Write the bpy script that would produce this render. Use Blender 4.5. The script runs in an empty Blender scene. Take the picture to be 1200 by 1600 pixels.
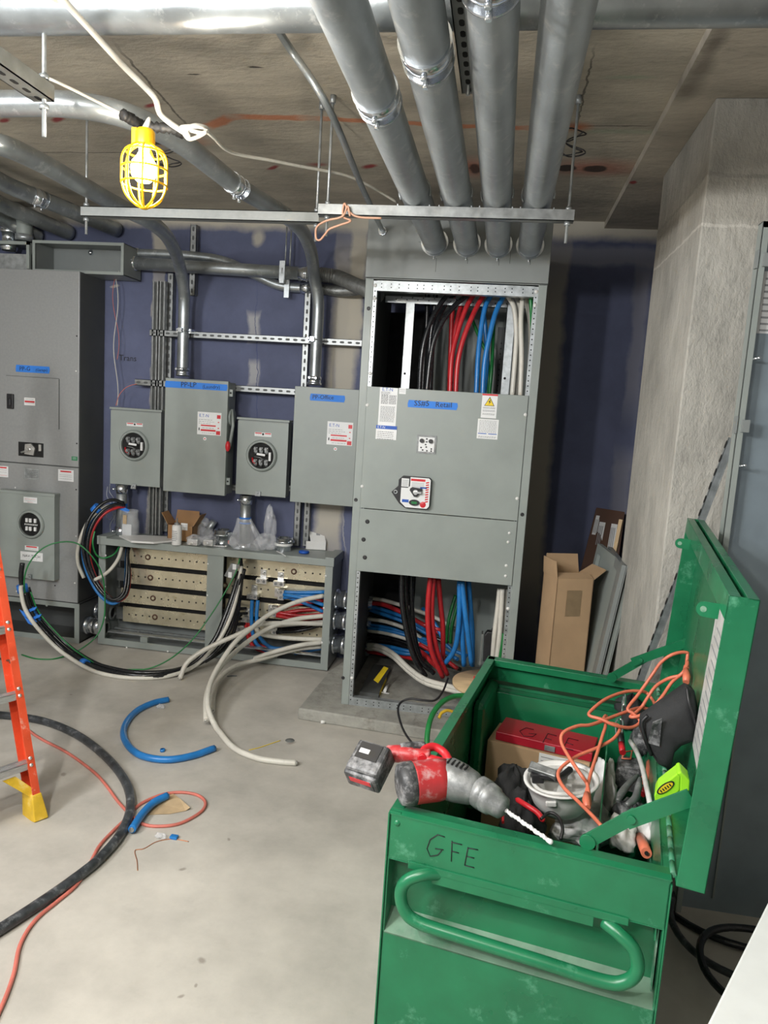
import bpy, math, random
from mathutils import Vector, Matrix
random.seed(7)
S = bpy.context.scene
COL = S.collection
# ---------------------------------------------------------------- camera
F = 1160.0; PITCH, ROLL, YAW = .1388, .0640, .1488; CAMZ = 1.70
cy, sy, cp, sp = math.cos(YAW), math.sin(YAW), math.cos(PITCH), math.sin(PITCH)
FW = Vector((-sy*cp, cy*cp, -sp)); RT0 = Vector((cy, sy, 0)); UP0 = RT0.cross(FW)
RT = RT0*math.cos(ROLL) + UP0*math.sin(ROLL); UP = -RT0*math.sin(ROLL) + UP0*math.cos(ROLL)
CAM = Vector((0, 0, CAMZ))
cd = bpy.data.cameras.new('camera'); co = bpy.data.objects.new('camera', cd); COL.objects.link(co)
cd.sensor_fit = 'HORIZONTAL'; cd.sensor_width = 36; cd.lens = F/1200*36; cd.clip_start = .05
co.matrix_world = Matrix(((RT.x, UP.x, -FW.x, 0), (RT.y, UP.y, -FW.y, 0), (RT.z, UP.z, -FW.z, CAMZ), (0, 0, 0, 1)))
S.camera = co
S.view_settings.view_transform = 'Standard'; S.view_settings.look = 'None'; S.view_settings.gamma = 1
S.view_settings.use_curve_mapping = False; S.view_settings.exposure = 1.0
w = bpy.data.worlds.new('world'); S.world = w; w.use_nodes = True
w.node_tree.nodes['Background'].inputs[0].default_value = (.80, .86, 1, 1); w.node_tree.nodes['Background'].inputs[1].default_value = .21
def lamp(name, kind, loc, e, size=.1, col=(1, .985, .96), target=None):
    d = bpy.data.lights.new(name, kind); o = bpy.data.objects.new(name, d); COL.objects.link(o); o.location = loc; d.energy = e; d.color = col
    if kind == 'AREA': d.shape = 'DISK'; d.size = size
    else: d.shadow_soft_size = size
    if target is not None: o.rotation_euler = (Vector(target)-Vector(loc)).to_track_quat('-Z', 'Y').to_euler()
    return o
# work lights further along the same string, behind the camera, plus an added soft fill from the left
lamp('string_light_behind', 'POINT', (-1.30, .60, 2.35), 48, .06)
lamp('string_light_near', 'POINT', (-.85, -.35, 2.40), 42, .06)
lamp('string_light_far', 'POINT', (-2.7, -.35, 2.30), 40, .06)
lamp('fill_light', 'AREA', (-2.6, .2, 2.6), 36, 1.0, (.93, .96, 1), (0, 3, .6))

# ---------------------------------------------------------------- pixel -> place helpers
def ray(x, y): return FW + RT*((x-600)/F) - UP*((y-800)/F)
def at(x, y, Y): d = ray(x, y); return CAM + d*(Y/d.y)
def atz(x, y, Z): d = ray(x, y); return CAM + d*((Z-CAMZ)/d.z)
def atx(x, y, X): d = ray(x, y); return CAM + d*(X/d.x)
def onp(x, y, o, n): d = ray(x, y); return CAM + d*((o-CAM).dot(n)/d.dot(n))
def V(*a): return Vector(a)

# ---------------------------------------------------------------- materials
def nodes(name):
    m = bpy.data.materials.new(name); m.use_nodes = True; nt = m.node_tree
    return m, nt, nt.nodes['Principled BSDF']
def N(nt, t, **kw):
    n = nt.nodes.new(t)
    for k, v in kw.items():
        if k[0] == '_': setattr(n, k[1:], v)
        else: n.inputs[k].default_value = v
    return n
def mixc(nt, fac, a, b, mode='MIX'):
    m = nt.nodes.new('ShaderNodeMix'); m.data_type = 'RGBA'; m.blend_type = mode
    for s, v in ((0, fac), (6, a), (7, b)):
        if isinstance(v, bpy.types.NodeSocket): nt.links.new(v, m.inputs[s])
        elif s == 0: m.inputs[0].default_value = v
        else: m.inputs[s].default_value = (*v, 1) if len(v) == 3 else v
    return m.outputs[2]
def noise(nt, scale, vec=None, detail=4, rough=.55, stretch=None):
    tc = nt.nodes.new('ShaderNodeTexCoord'); src = tc.outputs['Object']
    if stretch:
        mp = nt.nodes.new('ShaderNodeMapping'); mp.inputs['Scale'].default_value = stretch; nt.links.new(src, mp.inputs[0]); src = mp.outputs[0]
    n = N(nt, 'ShaderNodeTexNoise', Scale=scale, Detail=detail, Roughness=rough); nt.links.new(src, n.inputs['Vector']); return n.outputs[0]
def ramp(nt, fac, a, b, lo=0., hi=1.):
    r = nt.nodes.new('ShaderNodeMapRange'); r.inputs[1].default_value = a; r.inputs[2].default_value = b; r.inputs[3].default_value = lo; r.inputs[4].default_value = hi
    nt.links.new(fac, r.inputs[0]); return r.outputs[0]
def mat(name, c, rough=.5, metal=0., var=.08, scale=18, bump=0., bscale=120, stretch=None, dirt=None, **kw):
    m, nt, b = nodes(name)
    n = noise(nt, scale, stretch=stretch)
    c2 = tuple(max(0, v*(1-var*2.2)) for v in c); c1 = tuple(min(1, v*(1+var*1.6)) for v in c)
    out = mixc(nt, ramp(nt, n, .3, .7), c2, c1)
    if dirt:
        dc, amt, ds = dirt
        out = mixc(nt, ramp(nt, noise(nt, ds, detail=8, rough=.7), .62-amt*.25, .72), out, dc)
    nt.links.new(out, b.inputs['Base Color'])
    nt.links.new(ramp(nt, n, .3, .7, rough*.85, min(1, rough*1.15)), b.inputs['Roughness'])
    b.inputs['Metallic'].default_value = metal
    for k, v in kw.items(): b.inputs[k.replace('_', ' ')].default_value = v
    if bump:
        bp = N(nt, 'ShaderNodeBump', Strength=bump, Distance=.01); nt.links.new(noise(nt, bscale, detail=3), bp.inputs['Height']); nt.links.new(bp.outputs[0], b.inputs['Normal'])
    return m
def blobs(nt, out, items, axes, dist=.05, dscale=9):
    """paint marks and stains with a place and outline of their own: (cx, cy, rot_deg, hx, hy, colour, softness, strength, round)"""
    tc = nt.nodes.new('ShaderNodeTexCoord')
    nz = N(nt, 'ShaderNodeTexNoise', Scale=dscale, Detail=5.0, Roughness=.6); nt.links.new(tc.outputs['Object'], nz.inputs['Vector'])
    sub = nt.nodes.new('ShaderNodeVectorMath'); sub.operation = 'SUBTRACT'; nt.links.new(nz.outputs['Color'], sub.inputs[0]); sub.inputs[1].default_value = (.5, .5, .5)
    scl = nt.nodes.new('ShaderNodeVectorMath'); scl.operation = 'SCALE'; nt.links.new(sub.outputs[0], scl.inputs[0]); scl.inputs['Scale'].default_value = dist*2
    add = nt.nodes.new('ShaderNodeVectorMath'); nt.links.new(tc.outputs['Object'], add.inputs[0]); nt.links.new(scl.outputs[0], add.inputs[1])
    sep = nt.nodes.new('ShaderNodeSeparateXYZ'); nt.links.new(add.outputs[0], sep.inputs[0])
    cmb = nt.nodes.new('ShaderNodeCombineXYZ'); nt.links.new(sep.outputs[axes[0]], cmb.inputs[0]); nt.links.new(sep.outputs[axes[1]], cmb.inputs[1])
    for (cx, cz, rot, hx, hz, c, soft, k, rnd) in items:
        mp = nt.nodes.new('ShaderNodeMapping'); mp.vector_type = 'TEXTURE'; mp.inputs['Location'].default_value = (cx, cz, 0)
        mp.inputs['Rotation'].default_value = (0, 0, math.radians(rot)); mp.inputs['Scale'].default_value = (hx, hz, 1); nt.links.new(cmb.outputs[0], mp.inputs[0])
        if rnd:
            l = nt.nodes.new('ShaderNodeVectorMath'); l.operation = 'LENGTH'; nt.links.new(mp.outputs[0], l.inputs[0]); d = l.outputs['Value']
        else:
            ab = nt.nodes.new('ShaderNodeVectorMath'); ab.operation = 'ABSOLUTE'; nt.links.new(mp.outputs[0], ab.inputs[0])
            s2 = nt.nodes.new('ShaderNodeSeparateXYZ'); nt.links.new(ab.outputs[0], s2.inputs[0])
            mx = nt.nodes.new('ShaderNodeMath'); mx.operation = 'MAXIMUM'; nt.links.new(s2.outputs[0], mx.inputs[0]); nt.links.new(s2.outputs[1], mx.inputs[1]); d = mx.outputs[0]
        out = mixc(nt, ramp(nt, d, 1-soft, 1+soft*.3, k, 0), out, c)
    return out
M = {}
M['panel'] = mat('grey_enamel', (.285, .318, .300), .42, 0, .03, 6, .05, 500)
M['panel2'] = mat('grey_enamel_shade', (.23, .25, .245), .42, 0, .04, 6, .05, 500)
M['grain'] = mat('sparkled_grey_enamel', (.315, .325, .325), .36, .15, .025, 70, .05, 400)
M['darkin'] = mat('dark_grey_interior', (.085, .09, .088), .6, 0, .06, 8)
M['emt'] = mat('conduit_zinc', (.37, .40, .41), .36, .70, .10, 9, .04, 60, dirt=((.62, .64, .64), .25, 22))
M['emtbig'] = mat('large_conduit_zinc', (.40, .44, .465), .42, .5, .10, 14, .05, 80, stretch=(1, .35, 1), dirt=((.56, .58, .58), .3, 16))
M['galv'] = mat('galvanized_steel', (.44, .47, .48), .36, .6, .12, 30, .05, 200)
M['strut'] = mat('strut_channel', (.28, .29, .285), .40, .75, .10, 30)
M['strutg'] = mat('strut_grey', (.22, .23, .22), .50, .4, .08, 25)
M['zinc'] = mat('bright_zinc', (.74, .78, .82), .18, .95, .05, 20)
M['alu'] = mat('lug_aluminium', (.72, .72, .70), .30, .85, .08, 40)
M['bus'] = mat('tin_plated_bus', (.74, .68, .50), .26, .65, .06, 10, .03, 300, dirt=((.50, .42, .24), .15, 14))
M['black'] = mat('black_plastic', (.018, .018, .02), .42, 0, .1)
M['hole'] = mat('black_hole', (.006, .006, .006), .8, 0, .05)
M['white'] = mat('white_plastic', (.74, .74, .72), .4, 0, .02)
M['paper'] = mat('label_paper', (.78, .79, .79), .55, 0, .02)
M['cwhite'] = mat('white_cable_jacket', (.66, .64, .57), .38, 0, .04, 12, dirt=((.45, .43, .38), .10, 30))
M['cblack'] = mat('black_cable_jacket', (.014, .015, .017), .25, 0, .1, 20)
M['cred'] = mat('red_cable_jacket', (.50, .022, .028), .30, 0, .08, 15)
M['cblue'] = mat('blue_cable_jacket', (.020, .19, .52), .32, 0, .08, 15)
M['cgreen'] = mat('green_cable_jacket', (.015, .20, .05), .35, 0, .08, 15)
M['tape'] = mat('blue_painters_tape', (.03, .21, .72), .6, 0, .04)
M['red'] = mat('red_enamel', (.62, .02, .03), .4, 0, .04)
M['blue'] = mat('label_blue', (.01, .09, .45), .5, 0, .03)
M['ink'] = mat('black_ink', (.012, .012, .016), .6, 0, .05)
M['grey'] = mat('label_grey_print', (.30, .31, .32), .6, 0, .05)
M['yellow'] = mat('yellow_print', (.85, .62, .02), .5, 0, .03)
M['card'] = mat('cardboard', (.46, .31, .18), .8, 0, .05, 5, .05, 90)
M['cardd'] = mat('brown_cardboard', (.10, .050, .032), .75, 0, .06, 5)
M['carto'] = mat('open_carton_board', (.36, .20, .09), .8, 0, .08, 8)
M['green'] = mat('green_steel_enamel', (.012, .165, .070), .30, 0, .10, 7, .03, 30, dirt=((.10, .33, .20), .12, 10))
M['greend'] = mat('dusty_green_enamel', (.06, .27, .15), .5, 0, .12, 9, dirt=((.38, .44, .38), .55, 11))
M['dust'] = mat('dusty_green_ledge', (.16, .27, .19), .75, 0, .12, 14, dirt=((.05, .20, .10), .45, 9))
M['orange'] = mat('orange_fibreglass', (.72, .085, .03), .42, 0, .06, 12, dirt=((.80, .40, .30), .12, 26))
M['wirepk'] = mat('pinkish_wire', (.60, .33, .22), .5, 0, .05)
M['cred2'] = mat('dark_red_enamel', (.40, .014, .030), .35, 0, .05, 12)
M['ocord'] = mat('orange_cord_jacket', (.72, .19, .11), .42, 0, .05)
M['pcord'] = mat('dusty_red_cord', (.60, .17, .13), .5, 0, .08)
M['hose'] = mat('scuffed_black_cable', (.045, .05, .055), .34, 0, .25, 30, dirt=((.22, .23, .24), .35, 26))
M['yel'] = mat('ladder_yellow', (.70, .45, .03), .5, 0, .08, 20, dirt=((.75, .60, .25), .3, 20))
M['alul'] = mat('ladder_aluminium', (.56, .57, .57), .38, .75, .08, 30, stretch=(1, 1, 8))
M['cage'] = mat('yellow_cage_plastic', (.95, .55, .01), .35, 0, .03)
M['wood'] = mat('plywood_disc', (.62, .45, .26), .7, 0, .10, 6, stretch=(1, 6, 1))
M['dred'] = mat('dusty_red_plastic', (.50, .035, .04), .42, 0, .08, 20, dirt=((.60, .40, .40), .45, 30))
M['dgrey'] = mat('dusty_black_plastic', (.05, .052, .055), .5, 0, .2, 20, dirt=((.42, .42, .43), .65, 26))
M['dmetal'] = mat('dusty_grey_metal', (.22, .23, .23), .45, .4, .15, 24, dirt=((.45, .46, .46), .45, 22))
M['fabric'] = mat('black_canvas', (.028, .029, .031), .85, 0, .2, 14, .2, 300)
M['lime'] = mat('lime_case', (.38, .82, .03), .4, 0, .03)
M['bagw'] = mat('milky_bag', (.62, .62, .60), .35, 0, .10, 20, .3, 40)
M['rag'] = mat('white_rag', (.76, .76, .76), .7, 0, .08, 20, .2, 60)
M['blsteel'] = mat('blue_grey_steel', (.27, .33, .37), .40, .35, .05, 8)
M['whitesteel'] = mat('white_enamel', (.66, .69, .68), .4, 0, .02)
M['padc'] = mat('pad_concrete', (.34, .335, .30), .85, 0, .12, 9, .3, 60, dirt=((.20, .19, .16), .4, 12))
M['copper'] = mat('copper_wire', (.55, .22, .10), .35, .7, .05)
M['tan'] = mat('tan_paper', (.50, .37, .22), .7, 0, .06)
M['rubber'] = mat('dark_tape', (.02, .02, .02), .6, 0, .1)
def glassy(name, c, a, rough=.15):
    m = mat(name, c, rough, 0, .03); b = m.node_tree.nodes['Principled BSDF']; b.inputs['Alpha'].default_value = a; return m
M['clear'] = glassy('clear_plastic_film', (.85, .88, .9), .22)
M['clearbag'] = glassy('clear_bag_film', (.85, .87, .9), .28, .12)
m, nt, b = nodes('lamp_glass'); b.inputs['Base Color'].default_value = (1, 1, 1, 1); b.inputs['Emission Color'].default_value = (1, .93, .78, 1); b.inputs['Emission Strength'].default_value = 14; M['bulb'] = m

# ---------------------------------------------------------------- mesh builder
class MB:
    def __init__(s, mtx=None): s.v = []; s.f = []; s.m = []; s.sm = []; s.k = 0; s.M = mtx
    def mt(s, k): s.k = k; return s
    def add(s, vs, fs, smooth=False):
        o = len(s.v); s.v += [(s.M @ Vector(p)) if s.M else Vector(p) for p in vs]
        for f in fs: s.f.append([i+o for i in f]); s.m.append(s.k); s.sm.append(smooth)
        return s
    def box(s, x0, x1, y0, y1, z0, z1):
        if x0 > x1: x0, x1 = x1, x0
        if y0 > y1: y0, y1 = y1, y0
        if z0 > z1: z0, z1 = z1, z0
        v = [(x, y, z) for x in (x0, x1) for y in (y0, y1) for z in (z0, z1)]
        return s.add(v, [(0, 1, 3, 2), (4, 6, 7, 5), (0, 4, 5, 1), (2, 3, 7, 6), (0, 2, 6, 4), (1, 5, 7, 3)])
    def hexa(s, a, b):
        """a, b: two quads (same winding) joined"""
        return s.add(list(a)+list(b), [(3, 2, 1, 0), (4, 5, 6, 7), (0, 1, 5, 4), (1, 2, 6, 5), (2, 3, 7, 6), (3, 0, 4, 7)])
    def slab(s, quad, t):
        q = [Vector(p) for p in quad]; n = (q[1]-q[0]).cross(q[3]-q[0]).normalized()*t
        return s.hexa(q, [p+n for p in q])
    def prism(s, poly, d):
        """poly: 3D points, d: extrusion vector"""
        n = len(poly); p = [Vector(q) for q in poly]; d = Vector(d)
        return s.add(p+[q+d for q in p], [tuple(range(n-1, -1, -1)), tuple(range(n, 2*n))]+[(i, (i+1) % n, (i+1) % n+n, i+n) for i in range(n)])
    def bar(s, a, b, wd, th, up=(0, 0, 1)):
        a, b = Vector(a), Vector(b); d = (b-a).normalized(); x = d.cross(Vector(up))
        if x.length < 1e-4: x = d.cross(Vector((1, 0, 0)))
        x.normalize(); y = x.cross(d)
        q = [x*(i*wd/2)+y*(j*th/2) for i, j in ((-1, -1), (1, -1), (1, 1), (-1, 1))]
        return s.hexa([a+p for p in q], [b+p for p in q])
    def tube(s, pts, r, n=10, smooth=True, closed=False, caps=True):
        P = [Vector(p) for p in pts]; R = r if isinstance(r, (list, tuple)) else [r]*len(P)
        L = len(P); T = []
        for i in range(L):
            if closed: t = P[(i+1) % L]-P[i-1]
            else: t = P[min(i+1, L-1)]-P[max(i-1, 0)]
            T.append(t.normalized() if t.length > 1e-9 else Vector((0, 0, 1)))
        x = T[0].orthogonal().normalized(); vs = []; pt = T[0]
        for i in range(L):
            x = (pt.rotation_difference(T[i])) @ x; x = (x-T[i]*x.dot(T[i])).normalized(); pt = T[i]; y = T[i].cross(x)
            for k in range(n):
                a = 2*math.pi*k/n; vs.append(P[i]+(x*math.cos(a)+y*math.sin(a))*R[i])
        fs = []
        for i in range(L if closed else L-1):
            j = (i+1) % L
            for k in range(n): fs.append((i*n+k, i*n+(k+1) % n, j*n+(k+1) % n, j*n+k))
        s.add(vs, fs, smooth)
        if caps and not closed:
            o = len(s.v)-len(vs)
            s.f.append([o+k for k in range(n-1, -1, -1)]); s.m.append(s.k); s.sm.append(False)
            s.f.append([o+(L-1)*n+k for k in range(n)]); s.m.append(s.k); s.sm.append(False)
        return s
    def cyl(s, a, b, r, n=16, r2=None): return s.tube([a, b], [r, r2 if r2 is not None else r], n)
    def lathe(s, prof, o=(0, 0, 0), axis=(0, 0, 1), n=24, smooth=True):
        """prof: (radius, height) pairs along axis"""
        o = Vector(o); ax = Vector(axis).normalized(); x = ax.orthogonal().normalized(); y = ax.cross(x); vs = []; L = len(prof)
        for r, h in prof:
            for k in range(n):
                a = 2*math.pi*k/n; vs.append(o+ax*h+(x*math.cos(a)+y*math.sin(a))*r)
        return s.add(vs, [(i*n+k, i*n+(k+1) % n, (i+1)*n+(k+1) % n, (i+1)*n+k) for i in range(L-1) for k in range(n)], smooth)
    def ball(s, c, r, nu=14, nv=9):
        c = Vector(c); R = r if isinstance(r, (tuple, list, Vector)) else (r, r, r); vs = []
        for i in range(nv+1):
            t = math.pi*i/nv
            for k in range(nu):
                a = 2*math.pi*k/nu; vs.append(c+Vector((R[0]*math.sin(t)*math.cos(a), R[1]*math.sin(t)*math.sin(a), R[2]*math.cos(t))))
        return s.add(vs, [(i*nu+k, i*nu+(k+1) % nu, (i+1)*nu+(k+1) % nu, (i+1)*nu+k) for i in range(nv) for k in range(nu)], True)
    def text(s, txt, o, size, ex=(1, 0, 0), ey=(0, 0, 1), depth=.0006, align='LEFT'):
        c = bpy.data.curves.new('t', 'FONT'); c.body = txt; c.size = size; c.resolution_u = 2; c.align_x = align
        ob = bpy.data.objects.new('t', c); COL.objects.link(ob); bpy.context.view_layer.update()
        me = bpy.data.meshes.new_from_object(ob.evaluated_get(bpy.context.evaluated_depsgraph_get()))
        o = Vector(o); ex = Vector(ex).normalized(); ey = Vector(ey).normalized(); nz = ex.cross(ey)
        s.add([o+ex*p.co.x+ey*p.co.y+nz*depth for p in me.vertices], [tuple(p.vertices) for p in me.polygons])
        bpy.data.objects.remove(ob); bpy.data.meshes.remove(me); return s
    def build(s, name, mats, parent=None, label=None, cat=None, group=None, kind=None, bevel=0, keep=False, org=None):
        me = bpy.data.meshes.new(name)
        if parent is not None:
            inv = MW(parent).inverted(); off = inv
            vs = [off @ p for p in s.v]; loc = None
        elif keep: vs = s.v; loc = Vector((0, 0, 0))
        else:
            xs = [p.x for p in s.v]; ys = [p.y for p in s.v]; zs = [p.z for p in s.v]
            loc = Vector(org) if org else Vector(((min(xs)+max(xs))/2, (min(ys)+max(ys))/2, min(zs))); vs = [p-loc for p in s.v]
        me.from_pydata([tuple(p) for p in vs], [], s.f)
        for k in (mats if isinstance(mats, (list, tuple)) else [mats]): me.materials.append(M[k] if isinstance(k, str) else k)
        me.polygons.foreach_set('material_index', s.m); me.polygons.foreach_set('use_smooth', s.sm); me.update()
        o = bpy.data.objects.new(name, me); COL.objects.link(o)
        if parent is not None: o.parent = parent
        else: o.location = loc; WM[o.name] = Matrix.Translation(loc)
        if parent is not None: WM[o.name] = MW(parent)
        if label: o['label'] = label
        if cat: o['category'] = cat
        if group: o['group'] = group
        if kind: o['kind'] = kind
        if bevel:
            b = o.modifiers.new('bevel', 'BEVEL'); b.width = bevel; b.segments = 2; b.limit_method = 'ANGLE'
        return o
WM = {}
def MW(o): return WM[o.name]
def thing(name, label, cat, loc, group=None):
    o = bpy.data.objects.new(name, None); COL.objects.link(o); o.location = loc; o.empty_display_size = .05
    WM[o.name] = Matrix.Translation(Vector(loc)); o['label'] = label; o['category'] = cat
    if group: o['group'] = group
    return o
def spl(pts, k=8):
    P = [Vector(p) for p in pts]; out = []
    if len(P) < 3: return P
    Q = [P[0]*2-P[1]]+P+[P[-1]*2-P[-2]]
    for i in range(1, len(Q)-2):
        a, b, c, d = Q[i-1:i+3]
        for j in range(k):
            t = j/k; out.append(.5*((2*b)+(c-a)*t+(2*a-5*b+4*c-d)*t*t+(3*b-a-3*c+d)*t*t*t))
    out.append(P[-1]); return out
def way(pts, r=0., z=None):
    """(px, py, Y) points -> places, kept above the floor; (px, py) alone lies on the floor (or height z)"""
    out = []
    for p in pts:
        if isinstance(p, Vector): out.append(p); continue
        if len(p) == 2: q = atz(p[0], p[1], (r if z is None else z))
        else:
            q = at(*p)
            if q.z < r: q = atz(p[0], p[1], r)
        out.append(q)
    return out
def struct(mb, name, mats, **kw): return mb.build(name, mats, kind='structure', keep=True, **kw)
def pxr(tl, br, Y):
    a, b = at(*tl, Y), at(*br, Y); return a.x, b.x, b.z, a.z      # X0 X1 Z0 Z1
# ================================================================ the room
WY = 4.78; CZ = 2.885; DZ = 2.848
def seg(a, b, wd, c, z=CZ, soft=.4, k=.8, rnd=0):
    p, q = atz(*a, z), atz(*b, z); d = q-p
    return ((p.x+q.x)/2, (p.y+q.y)/2, math.degrees(math.atan2(d.y, d.x)), d.length/2, wd/2, c, soft, k, rnd)
def spot(px, hx, hy, c, soft=.5, k=.8, z=CZ, rot=0): p = atz(*px, z); return (p.x, p.y, rot, hx, hy, c, soft, k, 1)
ORG = (.62, .20, .08); RDM = (.30, .02, .03); DK = (.03, .028, .026); SEAM = (.10, .09, .075); GRN = (.30, .40, .28)
def concrete(name, c, sc=3, bump=.25, stretch=None, extra=None, axes=(0, 1), dist=.02, streak=.5, dscale=9):
    m, nt, b = nodes(name)
    n1 = noise(nt, sc, detail=8, rough=.65, stretch=stretch); n2 = noise(nt, sc*6, detail=6, rough=.7, stretch=stretch)
    out = mixc(nt, ramp(nt, n1, .32, .68), tuple(v*.72 for v in c), tuple(min(1, v*1.18) for v in c))
    out = mixc(nt, ramp(nt, n2, .58, .75, 0, streak), out, tuple(v*.45 for v in c))
    if extra: out = blobs(nt, out, extra, axes, dist, dscale)
    nt.links.new(out, b.inputs['Base Color']); b.inputs['Roughness'].default_value = .82
    bp = N(nt, 'ShaderNodeBump', Strength=bump, Distance=.02); nt.links.new(n2, bp.inputs['Height']); nt.links.new(bp.outputs[0], b.inputs['Normal'])
    return m
ceil_marks = [seg((0, 237), (310, 240), .012, SEAM), seg((180, 70), (300, 205), .012, SEAM), seg((900, 197), (1015, 197), .012, SEAM),
    seg((905, 222), (1000, 222), .006, SEAM), seg((930, 75), (900, 200), .008, SEAM), seg((250, 330), (420, 330), .01, SEAM),
    seg((322, 199), (362, 183), .075, ORG), seg((362, 183), (480, 184), .065, ORG), seg((480, 184), (700, 196), .05, ORG), seg((700, 196), (835, 200), .05, ORG),
    spot((265, 220), .20, .085, ORG, .6, .6), spot((255, 222), .11, .045, DK, .2, .9), spot((900, 199), .07, .06, ORG, .7, .8), spot((740, 262), .10, .16, (.55, .12, .06), .9, .7),
    spot((742, 264), .03, .08, DK, .3, .8), spot((925, 262), .24, .13, (.55, .16, .10), .9, .7), spot((886, 263), .05, .05, DK, .2, .9), spot((931, 264), .06, .05, DK, .2, .9),
    spot((6, 188), .05, .02, RDM, .5, .9, rot=-30), spot((90, 187), .055, .022, RDM, .5, .9, rot=-30), spot((236, 164), .05, .018, RDM, .5, .9, rot=-25),
    spot((427, 262), .06, .02, RDM, .5, .9, rot=-40), spot((577, 260), .055, .028, RDM, .5, .9, rot=-40), spot((497, 257), .06, .03, RDM, .7, .7),
    spot((985, 121), .10, .018, GRN, .7, .5), spot((975, 206), .30, .03, GRN, .6, .4), spot((400, 105), .03, .008, DK, .4, .9), spot((305, 117), .03, .006, DK, .4, .9)]
M['ceil'] = concrete('board_marked_concrete', (.52, .475, .39), 2.2, .35, (1, 2.4, 1), ceil_marks, streak=.55)
M['drop'] = concrete('drop_panel_concrete', (.50, .455, .38), 2.2, .35, (1, 2.0, 1),
    [spot((990, 285), .018, .03, RDM, .4, .9, DZ)]+[(.535, 2.05+i*.16, 90, .10, .03+.012*(i % 3), (.05, .04, .035), .7, .55, 1) for i in range(6)], streak=.5)
M['column'] = concrete('column_concrete', (.46, .445, .40), 4.2, .6, (1, 1, .55),
    [(3.1, 2.50, 0, 1.4, .075, (.27, .25, .21), .4, .35, 0), (3.1, 2.42, 0, 1.4, .006, (.66, .64, .58), .4, .6, 0), (3.1, 2.59, 0, 1.4, .008, (.30, .29, .26), .4, .6, 0)], (1, 2), .02, .5)
M['floor'] = concrete('floor_concrete', (.50, .475, .425), 1.6, .06, None,
    [(.2, 2.6, 0, .05, .02, (.30, .29, .26), .6, .6, 1)]+[(atz(x, y, 0).x, atz(x, y, 0).y, 20*i, s, s*.6, (.22, .19, .16), .5, .7, 1) for i, (x, y, s) in enumerate(
    [(110, 1086, .012), (285, 1358, .016), (455, 1160, .03), (285, 1555, .012), (305, 1540, .008), (357, 1312, .012), (100, 1210, .02), (318, 1500, .02)])], streak=.16)
def wpt(px, hx, hz, c, soft=.35, k=.9, rnd=0, rot=0): p = at(*px, WY); return (p.x, p.z, rot, hx, hz, c, soft, k, rnd)
def wseg(a, b, wd, c, soft=.35, k=.92, rnd=0):
    p, q = at(*a, WY), at(*b, WY); d = q-p
    return ((p.x+q.x)/2, (p.z+q.z)/2, math.degrees(math.atan2(d.z, d.x)), d.length/2, wd/2, c, soft, k, rnd)
JC = (.50, .465, .385); JG = (.24, .245, .30); RAW = (.060, .075, .17)
wall_marks = [(0, CZ, 0, 6, .11, JC, .35, .95, 0), (.9, CZ-.20, 0, .9, .06, JG, .4, .8, 0), wpt((700, 400), .42, .20, JG),
    wseg((552, 370), (505, 905), .20, JC), wseg((522, 560), (520, 700), .03, (.40, .38, .36)), wpt((557, 450), .05, .45, JC), wseg((250, 400), (236, 860), .085, JC, .3, .75), wpt((250, 385), .06, .10, JC),
    wseg((868, 370), (815, 1000), .20, (.50, .46, .38)), wseg((1008, 385), (985, 655), .10, JG, .4, .7), wseg((975, 700), (965, 830), .12, JG, .4, .7),
    wpt((403, 372), .045, .06, JC, .5, .8, 1), wpt((398, 510), .045, .10, (.42, .42, .42), .4, .8), wpt((396, 585), .04, .09, (.42, .42, .42), .4, .8, 0), wpt((180, 447), .03, .012, JC, .5, .7, 1),
    wpt((186, 395), .12, .03, JG, .5, .5, 1), wseg((401, 430), (401, 1000), .006, RAW), wseg((540, 870), (532, 700), .012, (.30, .30, .32))]
M['wall'] = concrete('violet_board_with_joint_compound', (.112, .128, .215), 1.4, .04, None, wall_marks, (0, 2), .035, .10, 6)
M['plainwall'] = mat('side_wall_board', (.34, .33, .31), .8, 0, .05, 3)
struct(MB().box(-4.6, 3.4, -4.2, WY+.3, -.15, 0), 'floor', 'floor')
struct(MB().box(-4.6, 3.4, -4.2, WY+.3, CZ, CZ+.2), 'ceiling', 'ceil')
struct(MB().box(.505, 3.3, -4.1, WY-.001, DZ, CZ-.0005), 'trim_1', 'drop')          # the thicker strip of slab
struct(MB().box(-4.6, 3.4, WY, WY+.15, 0, CZ), 'wall_back', 'wall')
struct(MB().box(-4.6, -4.45, -4.2, WY, 0, CZ), 'wall_left', 'plainwall')
struct(MB().box(2.6, 2.75, -4.2, WY, 0, DZ), 'wall_right', 'plainwall')
col = MB(); col.box(.643, 1.75, 2.91, 3.78, 0, DZ); struct(col, 'trim_2', 'column', bevel=.006)  # square concrete column
o = struct(MB().prism([(-.96, 3.73, 0), (.62, 3.62, 0), (.62, 4.76, 0), (-.82, 4.76, 0), (-.93, 4.35, 0)], (0, 0, .066)), 'trim_3', 'padc', bevel=.008)

# ================================================================ overhead conduits and hangers
CZC = 2.53
def emt_band(mb, p, d, r, k=1):
    d = Vector(d).normalized()
    mb.mt(k); mb.cyl(p-d*.045, p+d*.045, r*1.07, 24); mb.cyl(p-d*.047, p-d*.041, r*1.11, 24); mb.cyl(p-d*.003, p+d*.003, r*1.11, 24); mb.cyl(p+d*.041, p+d*.047, r*1.11, 24); mb.mt(0)
def coupling(parent, p, d, r):
    mb = MB(); emt_band(mb, p, d, r, 0); d = Vector(d).normalized()
    for s in (-.022, .022):
        mb.cyl(p+d*s+V(0, 0, -r*1.05), p+d*s+V(0, 0, -r*1.05-.018), .007, 8)
    mb.build('coupling', 'zinc', parent, bevel=0)
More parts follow.
